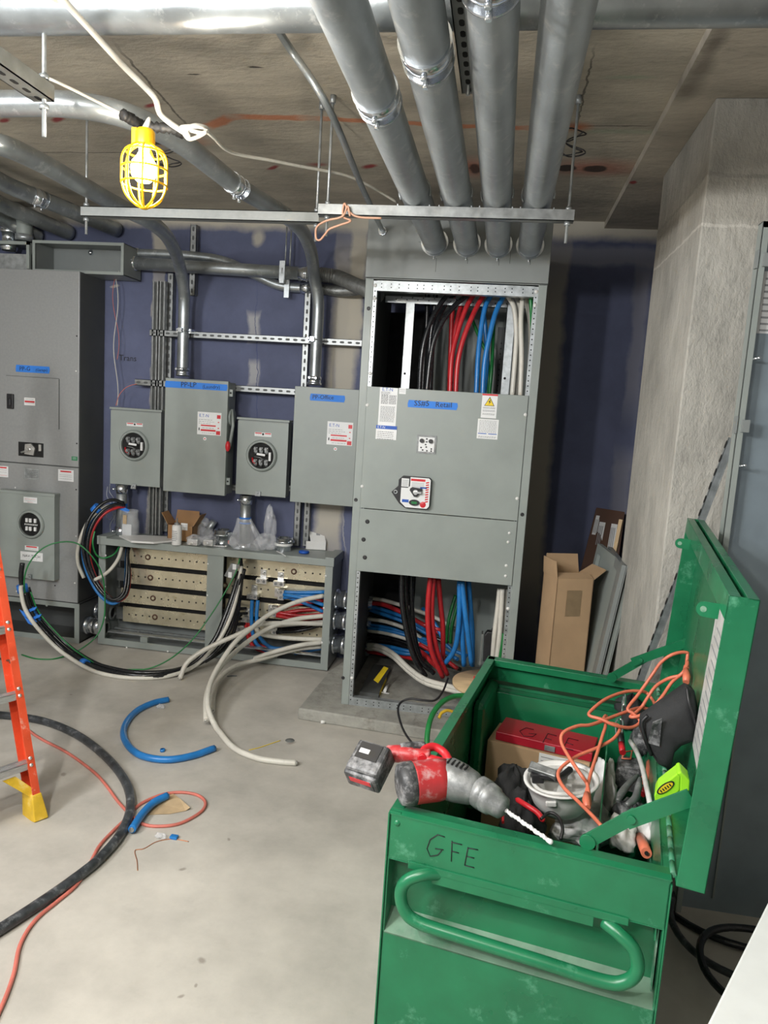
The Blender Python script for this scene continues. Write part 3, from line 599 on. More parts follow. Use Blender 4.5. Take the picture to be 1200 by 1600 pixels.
# ================================================================ disconnects and meter sockets
def eaton_label(t, tl, br, Y):
    return plate(t, 'switch_label', tl, br, Y, lines=[(.06, .62, .34, 4), (.06, .7, .42, 4), (.06, .55, .50, 4), (.2, .7, .70, 4), (.2, .75, .92, 4)],
        texts=[(.07, .22, 'E.T-N', .027, 3)], bars=[(.15, .56, .78, .62, 2), (.15, .76, .78, .84, 2), (.82, .10, .97, .26, 2), (.80, .80, .97, .97, 2), (.06, .70, .10, .82, 1), (.86, .40, .92, .44, 2), (.86, .66, .92, .70, 2)])
def disconnect(tl, br, label, lab, handle):
    Y = 4.53; x0, x1, z0, z1 = pxr(tl, br, Y)
    t = thing('safety_switch', label, 'disconnect switch', ((x0+x1)/2, 4.62, z0))
    MB().box(x0+.006, x1-.004, Y+.012, 4.675, z0+.006, z1-.006).build('enclosure', 'panel2', t, bevel=.003)
    mb = MB(); mb.box(x0, x1, Y, Y+.004, z0, z1).box(x0, x1, Y, Y+.03, z1-.004, z1).box(x0, x0+.004, Y, Y+.03, z0, z1).box(x1-.004, x1, Y, Y+.03, z0, z1).box(x0, x1, Y, Y+.02, z0, z0+.004); mb.build('door', 'panel', t, bevel=.002)
    eaton_label(t, *lab, Y)
    q = at((lab[0][0]+lab[1][0])/2-7, lab[1][1]+4.5, Y); mb = MB(); mb.cyl(q, q+V(0, -.001, 0), .011, 16); mb.mt(1); mb.box(q.x-.005, q.x+.005, q.y-.0016, q.y-.001, q.z-.003, q.z+.003); mb.build('round_sticker', ['paper', 'red'], t)
    if handle:
        mb = MB(); h_ = at(359, 640, 4.58); k_ = at(355, 697, 4.55)
        mb.tube([V(x1+.012, 4.58, h_.z), V(x1+.025, 4.57, h_.z-.10), V(x1+.012, 4.555, k_.z)], [.008, .010, .010], 10); mb.cyl((x1-.004, 4.60, h_.z-.05), (x1+.012, 4.60, h_.z-.05), .055, 20); mb.build('handle_arm', 'panel', t)
        MB().ball((x1+.010, 4.53, k_.z), (.016, .018, .034)).build('handle_grip', 'red', t, label='red handle grip')
        for py in (614, 751): mb = MB(); q = at(358, py, 4.60); mb.box(x1-.002, x1+.022, 4.55, 4.565, q.z-.022, q.z+.022); mb.mt(1); mb.cyl((x1+.010, 4.549, q.z), (x1+.010, 4.5475, q.z), .006, 10); mb.build('mounting_lug', ['panel', 'hole'], t)
    return t
t = disconnect((258.5, 590), (351, 775), 'grey disconnect switch with full-width blue tape and a red side handle', ((309, 643), (345, 681)), True)
tape(t, (258.5, 595), (355.5, 611), 4.53, [(.25, .78, 'PP-LP', .045), (.60, .80, '(Laundry)', .030)], label='blue tape strip hand-lettered PP-LP')
t = disconnect((461, 603), (551, 792), 'grey disconnect switch with a short blue tape strip, beside the open switchboard', ((512, 658), (550, 697)), False)
tape(t, (485, 615), (539, 629), 4.53, [(.06, .75, 'PP-Office', .036)], label='blue tape strip hand-lettered PP-Office', skew=.0)
def meter(tl, br, label, rc, lab, latchpx):
    Y = 4.60; x0, x1, z0, z1 = pxr(tl, br, Y); t = thing('meter_socket', label, 'meter socket', ((x0+x1)/2, 4.65, z0))
    MB().box(x0+.004, x1-.002, Y+.004, 4.682, z0+.004, z1).build('enclosure', 'panel2', t, bevel=.002)
    MB().box(x0, x1, Y, Y+.004, z0, z1-.01).box(x0-.006, x1+.006, Y-.006, 4.682, z1-.004, z1+.010).build('cover', 'panel', t, bevel=.002)
    q = at(*rc, Y); meter_face(t, V(q.x, Y, q.z), .084)
    plate(t, 'warning_label', lab[0], lab[1], Y, bars=[(.03, .08, .42, .35, 2), (.62, .08, .97, .35, 2), (.45, .15, .56, .7, 1)], lines=[(.05, .4, .6, 4), (.62, .95, .6, 4)])
    q = at(*latchpx, Y); MB().prism([(q.x-.016, Y, q.z-.02), (q.x+.018, Y, q.z-.02), (q.x+.020, Y, q.z+.01), (q.x-.012, Y, q.z+.01)], (0, -.012, 0)).cyl((q.x, Y-.012, q.z), (q.x, Y-.02, q.z), .006, 10).build('hasp', 'galv', t)
    return t
meter((173, 638), (249.5, 762), 'round-windowed grey meter socket left of the fully taped disconnect', (210, 696), ((198, 660), (223, 667)), (209, 759))
meter((372, 654), (446, 778), 'round-windowed grey meter socket right of the fully taped disconnect', (409, 712), ((398, 675), (424, 683)), (403, 770))
# nipples under the meter sockets
def nipple(px0, px1, y0, y1, Y, label):
    a, b_ = at(px0, y0, Y), at(px1, y1, Y); x = (a.x+b_.x)/2; t = thing('vertical_conduit', label, 'conduit', (x, Y, b_.z))
    MB().cyl((x, Y, b_.z), (x, Y, a.z), .035, 24).build('pipe', 'emt', t)
    for z in (a.z-.03, b_.z+.03): mb = MB(); mb.cyl((x, Y, z-.03), (x, Y, z+.03), .040, 20); mb.cyl((x, Y, z-.006), (x, Y, z+.006), .044, 8); mb.cyl((x-.03, Y-.03, z), (x-.045, Y-.045, z), .007, 8); mb.build('connector', 'zinc', t)
    return t, x, a.z, b_.z
t, nx, _, nz0 = nipple(191, 189, 757, 836, 4.63, 'short zinc conduit under the left meter socket, wrapped with blue tape near its top')
q = at(191, 790, 4.63); mb = MB(); mb.tube([V(nx, 4.63, q.z-.02), V(nx, 4.63, q.z+.015)], .0385, 20); mb.prism([(nx-.07, 4.59, q.z), (nx-.02, 4.585, q.z+.02), (nx-.02, 4.585, q.z-.01), (nx-.07, 4.59, q.z-.022)], (0, -.002, 0)); mb.prism([(nx+.01, 4.588, q.z+.01), (nx+.075, 4.60, q.z-.02), (nx+.06, 4.60, q.z-.045), (nx+.01, 4.588, q.z-.02)], (0, -.002, 0)); mb.build('tape_wrap', 'tape', t)
t, nx2, _, nz2 = nipple(385, 381, 774, 862, 4.63, 'short zinc conduit under the right meter socket with two thin blue tape bands')
q = at(384, 814, 4.63); mb = MB(); [mb.tube([V(nx2, 4.63, q.z+d-.006), V(nx2, 4.63, q.z+d+.006)], .0375, 20) for d in (-.012, .02)]; mb.build('tape_wrap', 'tape', t)
# ================================================================ bus gutter on the floor
BY = 4.49; BL, BR = -.571*BY, -.2172*BY; BT = .737
t = thing('bus_gutter', 'open grey floor-standing gutter box with four rows of brass-coloured bus bars', 'gutter box', ((BL+BR)/2, 4.62, .008))
Bk = 4.755
mb = MB(); mb.box(BL, BR, Bk-.004, Bk, .01, BT-.03).box(BL, BL+.004, BY+.01, Bk, .008, BT-.03).box(BR-.004, BR, BY+.01, Bk, .008, BT-.03).box(BL, BR, BY+.01, Bk, .008, .012); mb.build('shell', 'panel2', t)
mb = MB(); mb.box(BL-.008, BR+.008, BY-.012, Bk, BT-.006, BT).box(BL-.008, BR+.008, BY-.012, BY-.008, BT-.045, BT-.004).box(BL-.008, BL-.004, BY-.012, Bk, BT-.045, BT-.004).box(BR+.004, BR+.008, BY-.012, Bk, BT-.045, BT-.004).box(BL-.008, BL+.06, BY-.012, Bk, BT, BT+.012).box(BR-.05, BR+.008, BY-.012, Bk, BT, BT+.012); mb.build('top_cover', 'panel', t, bevel=.002)
cx0, cx1 = at(322.5, 930, BY).x, at(347.5, 930, BY).x
MB().box(BL, BL+.048, BY, BY+.012, .05, BT-.045).build('corner_post', 'panel', t, bevel=.001)
MB().box(BR-.048, BR, BY, BY+.012, .05, BT-.045).build('corner_post', 'panel', t, bevel=.001)
MB().box(cx0, cx1, BY-.002, BY+.012, .05, BT-.045).build('centre_post', 'panel', t, bevel=.001)
mb = MB(); mb.box(BL, BR, BY, BY+.012, .008, .05); mb.box(BL+.3, BL+.35, BY+.008, BY+.03, .05, .085); mb.box(BR-.40, BR-.34, BY+.008, BY+.03, .05, .085); mb.build('bottom_rail', 'panel', t)
MB().hexa([(BL+.05, BY+.12, .085), (cx0, BY+.12, .085), (cx0, BY+.14, .085), (BL+.05, BY+.14, .085)], [(BL+.05, BY+.12, .09), (cx0, BY+.12, .09), (cx0, BY+.14, .09), (BL+.05, BY+.14, .09)]).box(BL+.05, BR-.05, BY+.035, BY+.075, .083, .089).build('cover_track', 'galv', t)
MB().box(BL+.01, BR-.01, Bk-.02, Bk-.012, .09, .19).build('lower_pan', 'panel2', t)
for (px, py) in ((165, 868), (164, 917), (164, 965), (325, 881), (324, 930), (198, 1012), (262, 1018), (509, 900), (506, 950), (503, 1004)):
    q = at(px, py, BY); MB().lathe([(0, .004), (.005, .0035), (.007, 0)], q, (0, -1, 0), 10).build('screw', 'white', t)
plate(t, 'rating_label', (215, 984), (236, 993), Bk-.02, mats=('galv', 'ink', 'red', 'blue', 'grey'), lines=[(.1, .9, .3, 1), (.1, .9, .55, 1), (.1, .9, .8, 1)])
BBY = 4.63
rows = ((867, 892), (899, 924), (932, 955), (961, 985)); starts = (200, 196, 190, 193)
def bus(x0, x1, z0, z1, ring, fullL):
    mb = MB(); mb.box(x0, x1, BBY, BBY+.007, z0, z1); mb.mt(1); n = 0; x = x0+.045; zc = (z0+z1)/2
    while x < x1-.02:
        if abs(x-ring) > .03: mb.cyl((x, BBY-.0005, zc), (x, BBY+.002, zc), .006, 12)
        x += .0495
    mb.mt(2); mb.lathe([(.020, 0), (.020, .003), (.010, .003)], (ring, BBY-.0005, zc), (0, -1, 0), 20); mb.mt(3).lathe([(.0, .003), (.010, .003)], (ring, BBY-.0005, zc), (0, -1, 0), 20)
    return mb.build('bus_bar', ['bus', 'hole', 'cardd', 'bus'], t)
rz = []
for (a, b_), st, rg in zip(rows, starts, (231, 235, 239, 242)):
    z1, z0 = at(322, a, BBY).z, at(322, b_, BBY).z; rz.append((z0, z1)); x0 = at(st, 900, BBY).x
    bus(x0, cx0+.02, z0, z1, at(rg, (a+b_)/2, BBY).x, 1)
    mb = MB(); mb.box(BL+.05, x0+.05, BBY+.008, BBY+.03, z0+.01, z1-.01); mb.build('bus_support', 'darkin', t)
for i, (z0, z1) in enumerate(rz):
    bus(cx1-.03, BR-.012, z0, z1, at((459, 352, 348, 352)[i], 900, BBY).x, 0)
# dark insulating backing
MB().box(BL+.06, BR-.02, BBY+.035, BBY+.042, .14, BT-.05).build('insulating_backing', 'hole', t)
for (px, py) in ((185, 958), (177, 983)):
    yy = 4.66 if px > 180 else 4.57; z = at(px, py, yy).z; q = V(BL+.004, yy, z); MB().lathe([(.036, .014), (.050, .014), (.054, .0), (.036, 0), (.036, .014)], q, (1, 0, 0), 28).build('bushing', 'panel2', t); MB().lathe([(0, .001), (.036, .001)], q, (1, 0, 0), 24).build('bushing_opening', 'hole', t)
for px, py in ((412, 897), (439, 901), (398, 921), (434, 926), (424, 952), (388, 957), (381, 972), (424, 980)):
    q = at(px, py, BBY); side = px in (434, 424); mb = MB()
    mb.box(q.x-.020, q.x+.020, BBY-.006, BBY, q.z-.028, q.z+.032); mb.cyl((q.x, BBY-.004, q.z+.01), (q.x, BBY-.020, q.z+.01), .012, 6); mb.cyl((q.x, BBY-.02, q.z+.01), (q.x, BBY-.034, q.z+.01), .006, 10)
    if side: mb.box(q.x+.015, q.x+.055, BBY-.05, BBY-.006, q.z-.035, q.z+.035); mb.mt(1); [mb.cyl((q.x+.035, BBY-.0505, q.z+d), (q.x+.035, BBY-.053, q.z+d), .009, 12) for d in (-.017, .017)]
    else: mb.box(q.x-.036, q.x+.036, BBY-.05, BBY-.006, q.z-.055, q.z-.022); mb.mt(1); [mb.cyl((q.x+d, BBY-.0505, q.z-.038), (q.x+d, BBY-.053, q.z-.038), .010, 12) for d in (-.018, .018)]
    mb.build('cable_lug', ['alu', 'dmetal'], t)
for i, (px, py) in enumerate(((530, 936), (528, 969), (526, 1006))):
    yy = 4.60; q = at(px, py, yy); tt = thing('conduit_nipple', '%s zinc nipple between the bus gutter and the open switchboard' % ('top', 'middle', 'bottom')[i], 'conduit fitting', (BR+.05, yy, q.z))
    MB().cyl((BR, yy, q.z), (-.72, yy, q.z), .056, 28).build('pipe', 'zinc', tt)
    MB().cyl((BR, yy, q.z), (BR+.022, yy, q.z), .066, 12).build('locknut', 'zinc', tt); MB().cyl((BR+.06, yy, q.z), (BR+.09, yy, q.z), .062, 28).build('collar', 'zinc', tt)

# ================================================================ cables
def cable(name, label, pts, r, m_, cat='cable', group=None, tip=None, n=10, k=8, parent=None, clampz=0):
    P = spl(way(pts, r), k)
    for p in P:
        if p.z < r+clampz: p.z = r+clampz
    mb = MB().tube(P, r, n)
    if tip:
        d = (P[-1]-P[-2]).normalized(); mb.mt(1); mb.cyl(P[-1]-d*.001, P[-1]+d*.006, r*.62, n); d = (P[0]-P[1]).normalized(); mb.cyl(P[0]-d*.001, P[0]+d*.006, r*.62, n)
        return mb.build(name, [m_, tip], parent, label=label, cat=cat, group=group)
    return mb.build(name, m_, parent, label=label, cat=cat, group=group)
wc = dict(r=.0145, m_='cwhite', tip='alu')
cable('white_cable', 'longest white cable, arcing from the bus gutter to its cut end on the floor', [(505, 931, 4.52), (472, 938, 4.46), (445, 948, 4.40), (418, 962, 4.32), (395, 980, 4.2), (368, 1003, 4.05), (345, 1035, 3.9), (328, 1070, 3.72), (325, 1105, 3.55), (340, 1140), (365, 1168), (400, 1184), (435, 1190), (463, 1192)], **wc)
cable('white_cable', 'white cable bending down to a tip hanging just left of the longest white cable', [(507, 962, 4.53), (470, 966, 4.48), (445, 972, 4.42), (415, 984, 4.33), (380, 1008, 4.2), (350, 1036, 4.0), (330, 1065, 3.85), (322, 1092, 3.65), (322, 1126, 3.5)], **wc)
cable('white_cable', 'white cable whose cut tip hangs furthest left, above the floor', [(507, 975, 4.55), (470, 974, 4.47), (430, 974, 4.38), (405, 976, 4.32), (375, 990, 4.25), (345, 1003, 4.2), (315, 1018, 4.15), (292, 1036, 4.1), (281, 1060, 4.08)], **wc)
cable('white_cable', 'white cable looped back on itself in front of the bus bars', [(505, 999, 4.55), (465, 998, 4.50), (430, 995, 4.46), (408, 990, 4.44), (400, 979, 4.43), (406, 971, 4.46), (425, 977, 4.50), (460, 975, 4.54), (507, 972, 4.57)], .0145, 'cwhite')
cable('white_cable', 'short white cable from the lowest nipple, cut off near the bottom rail', [(503, 1004, 4.54), (470, 1008, 4.48), (430, 1018, 4.42), (397, 1029, 4.38)], **wc)
cable('white_cable', 'white cable lying low, passing under the short cut one toward the floor', [(503, 1010, 4.58), (460, 1015, 4.5), (410, 1029, 4.4), (370, 1040, 4.3), (345, 1058, 4.1), (334, 1085, 3.85), (332, 1110, 3.65)], **wc)
# coloured cables inside the gutter
ORD = ('first', 'second', 'third', 'fourth', 'fifth', 'sixth', 'seventh')
def gset(lst, m_, nm, col_, grp):
    for i, p in enumerate(lst): cable(nm, '%s %s cable counted downward in the bundle leaving the bus gutter rightward' % (ORD[sorted(range(len(lst)), key=lambda k: lst[k][-1][1]).index(i)], col_), p, .0125, m_, group=grp, n=8, k=5)
gset([[(443, 925, 4.60), (470, 926, 4.6), (508, 925, 4.6)], [(443, 929, 4.57), (475, 935, 4.55), (508, 946, 4.57)], [(443, 934, 4.59), (470, 931, 4.58), (508, 933, 4.6)], [(443, 931, 4.61), (470, 940, 4.6), (508, 957, 4.62)], [(460, 1021, 4.60), (480, 1017, 4.6), (506, 1012, 4.6)]], 'cblue', 'blue_cable', 'blue', 'blue cables in the bus gutter')
gset([[(432, 952, 4.60), (465, 944, 4.6), (508, 938, 4.63)], [(432, 957, 4.58), (470, 962, 4.58), (508, 960, 4.6)], [(432, 960, 4.60), (470, 954, 4.61), (508, 952, 4.63)], [(432, 962, 4.57), (465, 967, 4.56), (507, 966, 4.6)], [(455, 1018, 4.62), (480, 1012, 4.61), (506, 1006, 4.62)]], 'cred', 'red_cable', 'red', 'red cables in the bus gutter')
gset([[(432, 984, 4.60), (460, 984, 4.58), (507, 970, 4.6)], [(432, 988, 4.58), (470, 985, 4.57), (507, 975, 4.6)], [(432, 980, 4.62), (470, 978, 4.61), (507, 966, 4.64)]], 'cblack', 'black_cable', 'black', 'black cables in the bus gutter')
cable('blue_cable', 'left of two blue cables dropping from a lug and sweeping along the gutter floor', [(394, 938, 4.585), (393, 965, 4.58), (395, 990, 4.58), (402, 1007, 4.58), (418, 1017, 4.58), (445, 1020, 4.6)], .0125, 'cblue')
cable('blue_cable', 'right of two blue cables dropping from a lug and sweeping along the gutter floor', [(403, 938, 4.585), (401, 965, 4.56), (404, 990, 4.56), (414, 1005, 4.56), (430, 1013, 4.57), (460, 1012, 4.6)], .0125, 'cblue')
cable('red_cable', 'left red cable dropping from the lowest left lug behind the blue pair', [(385, 966, 4.60), (385, 985, 4.6), (391, 1003, 4.6), (402, 1014, 4.6), (430, 1022, 4.61)], .0125, 'cred')
cable('red_cable', 'right red cable dropping from the lowest left lug behind the blue pair', [(390, 966, 4.60), (390, 985, 4.6), (397, 1000, 4.62), (410, 1010, 4.62), (440, 1016, 4.62)], .0125, 'cred')
cable('yellow_cable', 'thin yellow wire among the cables at the gutter bottom right', [(455, 1019, 4.56), (480, 1010, 4.56), (506, 1004, 4.58)], .005, 'yellow')
# black bundle hanging out of the gutter across the floor to the left
def bun(dx, dy, dY, tip=None):
    P = [(374, 893, 4.50), (365, 925, 4.44), (352, 962, 4.38), (333, 1003, 4.30), (300, 1038, 4.22), (250, 1054, 4.17), (200, 1054, 4.17), (150, 1044, 4.18), (105, 1018, 4.2), (70, 985, 4.2), (47, 955, 4.18), (36, 922, 4.16)]
    return [(x+dx, y+dy, Y+dY) for x, y, Y in P]+(tip or [])
t = thing('black_cable', 'thickest black cable of the taped bundle, upright tip before the tall cabinet', 'cable', at(200, 1054, 4.17))
P_ = spl(way(bun(0, 0, 0, [(33, 900, 4.15), (35, 880, 4.15)]), .018), 8); MB().tube(P_, .0155, 10).build('jacket', 'cblack', t)
for (px, py, ln) in ((37, 918, 9), (43, 957, 10), (50, 968, 9), (155, 1046, 5)):
    i = min(range(len(P_)), key=lambda k: (P_[k]-at(px, py, 4.17)).length); a, b_ = P_[i], P_[min(i+1, len(P_)-1)]; d = (b_-a).normalized()
    mb = MB(); c_ = a+V(.0, .0, -.004); mb.tube([c_-d*.024, c_+d*.024], .033 if px < 100 else .028, 14)
    if px in (43, 50): mb.prism([c_+V(-.05, -.034, .02), c_+V(.03, -.036, -.01), c_+V(.07, -.03, -.05), c_+V(-.02, -.036, -.02)], (0, -.002, 0)); mb.prism([c_+V(.0, -.034, .0), c_+V(.06, -.036, .03), c_+V(.07, -.03, .05), c_+V(.02, -.036, .03)], (0, -.002, 0))
    mb.build('tape_wrap', 'tape', t)
cable('black_cable', 'black cable at the outer underside of the taped bundle', bun(3, 4, -.02), .013, 'cblack')
cable('black_cable', 'black cable along the inner upper edge of the taped bundle', bun(8, -4, .02), .013, 'cblack')
cable('black_cable', 'black cable rising steeply from the gutter beside the yellow-topped green wire', [(378, 893, 4.52), (372, 940, 4.46), (358, 985, 4.36), (335, 1020, 4.27), (300, 1042, 4.2), (255, 1050, 4.2)], .013, 'cblack')
cable('white_cable', 'white cable running along the underside of the taped black bundle', [(377, 885, 4.5), (371, 925, 4.43), (360, 965, 4.36), (340, 1003, 4.28), (305, 1040, 4.2), (255, 1058, 4.14), (200, 1059, 4.13), (150, 1050, 4.13), (98, 1020, 4.14), (62, 985, 4.14), (40, 953, 4.12), (33, 925, 4.11), (33, 915, 4.11)], .0125, 'cwhite')
for i, (py, dx) in enumerate(((958, 0), (966, 2), (974, -2), (982, 0))): cable('black_cable', '%s black cable end from the top crossing before the lower bus bars' % ORD[i], [(345, py-4, 4.58), (365, py-6, 4.56), (385+dx, py-8, 4.6)], .011, 'cblack', group='black cable ends crossing the lower bus bars', n=8, k=4)
cable('black_cable', 'black cable standing behind the green wire in the right gutter bay', [(376, 872, 4.56), (378, 900, 4.55), (374, 940, 4.52), (366, 985, 4.45), (348, 1015, 4.36), (320, 1034, 4.28)], .012, 'cblack')
mb = MB(); q = at(363, 893, 4.47); mb.prism([q+V(-.05, 0, -.03), q+V(.01, 0, -.05), q+V(.05, 0, .05), q+V(-.005, 0, .055)], (0, -.012, 0)); mb.mt(1)
for k_ in (-.2, .35): c_ = q+V(k_*.05, -.013, k_*.10); mb.box(c_.x-.012, c_.x+.012, c_.y-.001, c_.y, c_.z-.018, c_.z+.018)
mb.build('wire_tag', ['dmetal', 'paper'], label='grey tag with white patches clipped on the green wire', cat='tag')
cable('green_wire', 'green ground wire sweeping low from the gutter to the taped bundle', [(375, 872, 4.5), (368, 895, 4.45), (352, 925, 4.4), (330, 960, 4.33), (300, 1000, 4.25), (265, 1030, 4.2), (225, 1046, 4.16), (170, 1045, 4.15), (120, 1018, 4.17), (85, 985, 4.18), (60, 955, 4.17), (48, 925, 4.15)], .0045, 'cgreen', n=8)
cable('green_wire', 'green wire arching over the lower meter plate of the tall cabinet', [(40, 935, 4.14), (38, 905, 4.14), (47, 878, 4.16), (68, 856, 4.2), (95, 847, 4.24), (122, 850, 4.26), (146, 872, 4.28), (160, 900, 4.32), (164, 935, 4.34), (162, 968, 4.33), (150, 995, 4.29), (125, 1015, 4.22), (105, 1024, 4.2), (80, 1030), (55, 1029), (34, 1023)], .0045, 'cgreen', n=8)
cable('green_wire', 'green wire hanging in a small arc beside the left gutter post', [(148, 830, 4.42), (145, 848, 4.4), (150, 866, 4.42), (162, 872, 4.44), (178, 866, 4.46), (188, 852, 4.52)], .0055, 'cgreen', n=8)
# loop of feeders at the left end
loop = [(192, 786, 4.60), (172, 785, 4.55), (152, 795, 4.50), (135, 818, 4.46), (127, 850, 4.43), (130, 880, 4.42), (142, 910, 4.42), (158, 932, 4.42), (175, 941, 4.44), (190, 930, 4.48), (195, 900, 4.53), (197, 870, 4.57), (199, 855, 4.6)]
for nm, lb, m_, dx, dy, dY, r_, kk in (('black_cable', 'outer black cable of the feeder loop taped to the left conduit', 'cblack', 3, -4, -.03, .011, 1), ('red_cable', 'dark red cable inside the feeder loop at the left end of the gutter', 'cred', 10, 3, .0, .010, .93), ('blue_cable', 'blue cable on the outside of the feeder loop at the left gutter end', 'cblue', 2, 3, -.0, .010, .99), ('black_cable', 'inner black cable of the feeder loop taped to the left conduit', 'cblack', 8, 0, -.02, .011, .96)):
    cx, cy_ = 165, 865; cable(nm, lb, [(cx+(x-cx)*kk+(dx if 0 < i < 11 else dx*.5), cy_+(y-cy_)*kk+(dy if 0 < i < 11 else 0), Y+dY) for i, (x, y, Y) in enumerate(loop)], r_, m_)
cable('white_cable', 'white cable on the left side of the feeder loop, fading behind the blue one', [(190, 790, 4.58), (165, 792, 4.52), (145, 806, 4.46), (131, 828, 4.42), (122, 856, 4.40), (122, 880, 4.40), (131, 903, 4.41)], .0115, 'cwhite')
cable('white_cable', 'short white cable curling out of the gutter top with a cut end beside the post', [(191, 852, 4.53), (186, 870, 4.47), (176, 886, 4.42), (163, 898, 4.40), (148, 906, 4.39)], .0115, 'cwhite', tip='alu')
q = way([(152, 795, 4.49)])[0]; MB().tube([q+V(-.02, -.0, -.02), q+V(.012, 0, .014)], .033, 14).build('tape_wrap', 'tape', label='blue tape around the feeder loop left of the conduit', cat='tape')

# thin twisted wires hanging on the wall at left
def twist(px0, pts, r, m_, ph, amp=5): return [(x+amp*math.sin(y/28+ph), y, Y) for x, y, Y in pts]
wl = [(180, y, 4.74) for y in range(425, 640, 9)]; 
cable('bell_wire', 'thin white twisted wire hanging down the violet wall from the gutter box', [(186, 424, 4.60)]+[(181+3.5*math.sin(y/23.), y, 4.7) for y in range(436, 638, 9)], .0028, 'cwhite', n=6, k=3)
cable('bell_wire', 'thin pinkish wire twisted around the white one on the violet wall', [(178, 426, 4.60)]+[(181-5*math.sin(y/23.+.3), y, 4.705) for y in range(436, 570, 9)], .0020, 'pcord', n=6, k=3)
cable('bell_wire', 'thin wire curling from the strut end to the top of the left meter socket', [(214, 600, 4.68), (205, 602, 4.66), (195, 607, 4.64), (186, 618, 4.63), (181, 634, 4.62)], .0022, 'pcord', n=6)
cable('bell_wire', 'thin wire bundle straggling below the left meter socket', [(172, 756, 4.66), (171, 768, 4.66), (178, 780, 4.65), (176, 795, 4.64), (178, 808, 4.64), (172, 820, 4.64), (174, 834, 4.64)], .0025, 'galv', n=6)
cable('bell_wire', 'thin wire spreading in a loop left of the blue-taped conduit', [(168, 760, 4.67), (167, 775, 4.66), (174, 790, 4.65), (166, 806, 4.64), (172, 812, 4.64), (180, 800, 4.64), (178, 818, 4.64)], .002, 'galv', n=6)
mb = MB(); q = at(186, 563, 4.779); mb.text('Trans', (q.x, 4.7785, q.z), .055); mb.build('handwriting', 'ink', label='small black handwriting on the violet wall left of the struts', cat='writing')

# ================================================================ loose things on the gutter top
TZ = BT+.002
def top(px, py): p = atz(px, py, TZ); return p
def lathe_thing(mb, prof, o, n=24): return mb.lathe(prof, o, (0, 0, 1), n)
q = at(203, 833, 4.62); q.z = TZ
t = thing('clear_jar', 'clear plastic jar with a paper slip inside, behind the left post top', 'jar', q)
MB().lathe([(.0, .003), (.056, .003), (.060, .010), (.060, .10), (.052, .125), (.052, .16), (.056, .165), (.056, .175), (.050, .175), (.048, .125), (.056, .10), (.056, .01)], q, (0, 0, 1), 28).build('jar_wall', 'clear', t)
MB().box(q.x-.035, q.x+.03, q.y-.04, q.y-.038, TZ+.01, TZ+.085).build('paper_slip', 'paper', t, label='white paper slip inside')
MB().box(q.x-.02, q.x+.006, q.y-.061, q.y-.06, TZ+.09, TZ+.15).build('sticker', 'tan', t, label='pale orange strip on the front')
# small open carton
q = at(287, 834, 4.66); q.z = TZ
t = thing('small_carton', 'small open brown carton with raised flaps against the violet wall', 'box', q)
mb = MB(); w2, d2, h2, th = .088, .06, .105, .003
mb.box(q.x-w2, q.x+w2, q.y-d2, q.y-d2+th, TZ, TZ+h2).box(q.x-w2, q.x+w2, q.y+d2-th, q.y+d2, TZ, TZ+h2).box(q.x-w2, q.x-w2+th, q.y-d2, q.y+d2, TZ, TZ+h2).box(q.x+w2-th, q.x+w2, q.y-d2, q.y+d2, TZ, TZ+h2).box(q.x-w2, q.x+w2, q.y-d2, q.y+d2, TZ, TZ+th); mb.build('carton_body', 'carto', t)
for fl in ([(q.x-w2, q.y+d2, TZ+h2), (q.x+w2, q.y+d2, TZ+h2), (q.x+w2-.01, q.y+d2+.01, TZ+h2+.085), (q.x-w2+.01, q.y+d2+.01, TZ+h2+.085)], [(q.x-w2, q.y-d2, TZ+h2), (q.x-w2, q.y+d2, TZ+h2), (q.x-w2-.05, q.y+d2-.01, TZ+h2+.075), (q.x-w2-.05, q.y-d2+.01, TZ+h2+.075)], [(q.x+w2, q.y-d2, TZ+h2), (q.x+w2, q.y+d2, TZ+h2), (q.x+w2+.045, q.y+d2-.01, TZ+h2+.08), (q.x+w2+.045, q.y-d2+.01, TZ+h2+.08)]): MB().slab(fl, .003).build('flap', 'carto', t)
plate(t, 'carton_label', (283, 817), (293, 829), q.y-d2-.0005, lines=[(.1, .9, .3, 4), (.1, .9, .6, 4)])
# white tube bottle
q = top(276, 851)
t = thing('squeeze_bottle', 'slim white bottle with a pointed nozzle standing at the gutter front edge', 'bottle', q)
MB().lathe([(0, 0), (.030, 0), (.031, .004), (.031, .118), (.028, .128), (.012, .132), (0, .132)], q, (0, 0, 1), 24).build('bottle_body', 'white', t)
MB().lathe([(.018, .128), (.018, .142), (.006, .146), (.003, .175), (0, .175)], q, (0, 0, 1), 16).build('nozzle', 'dmetal', t)
mb = MB(); [mb.box(q.x-.018, q.x+.018-random.uniform(0, .01), q.y-.0325, q.y-.031, q.z+.03+k*.012, q.z+.034+k*.012) for k in range(6)]; mb.build('printing', 'grey', t)
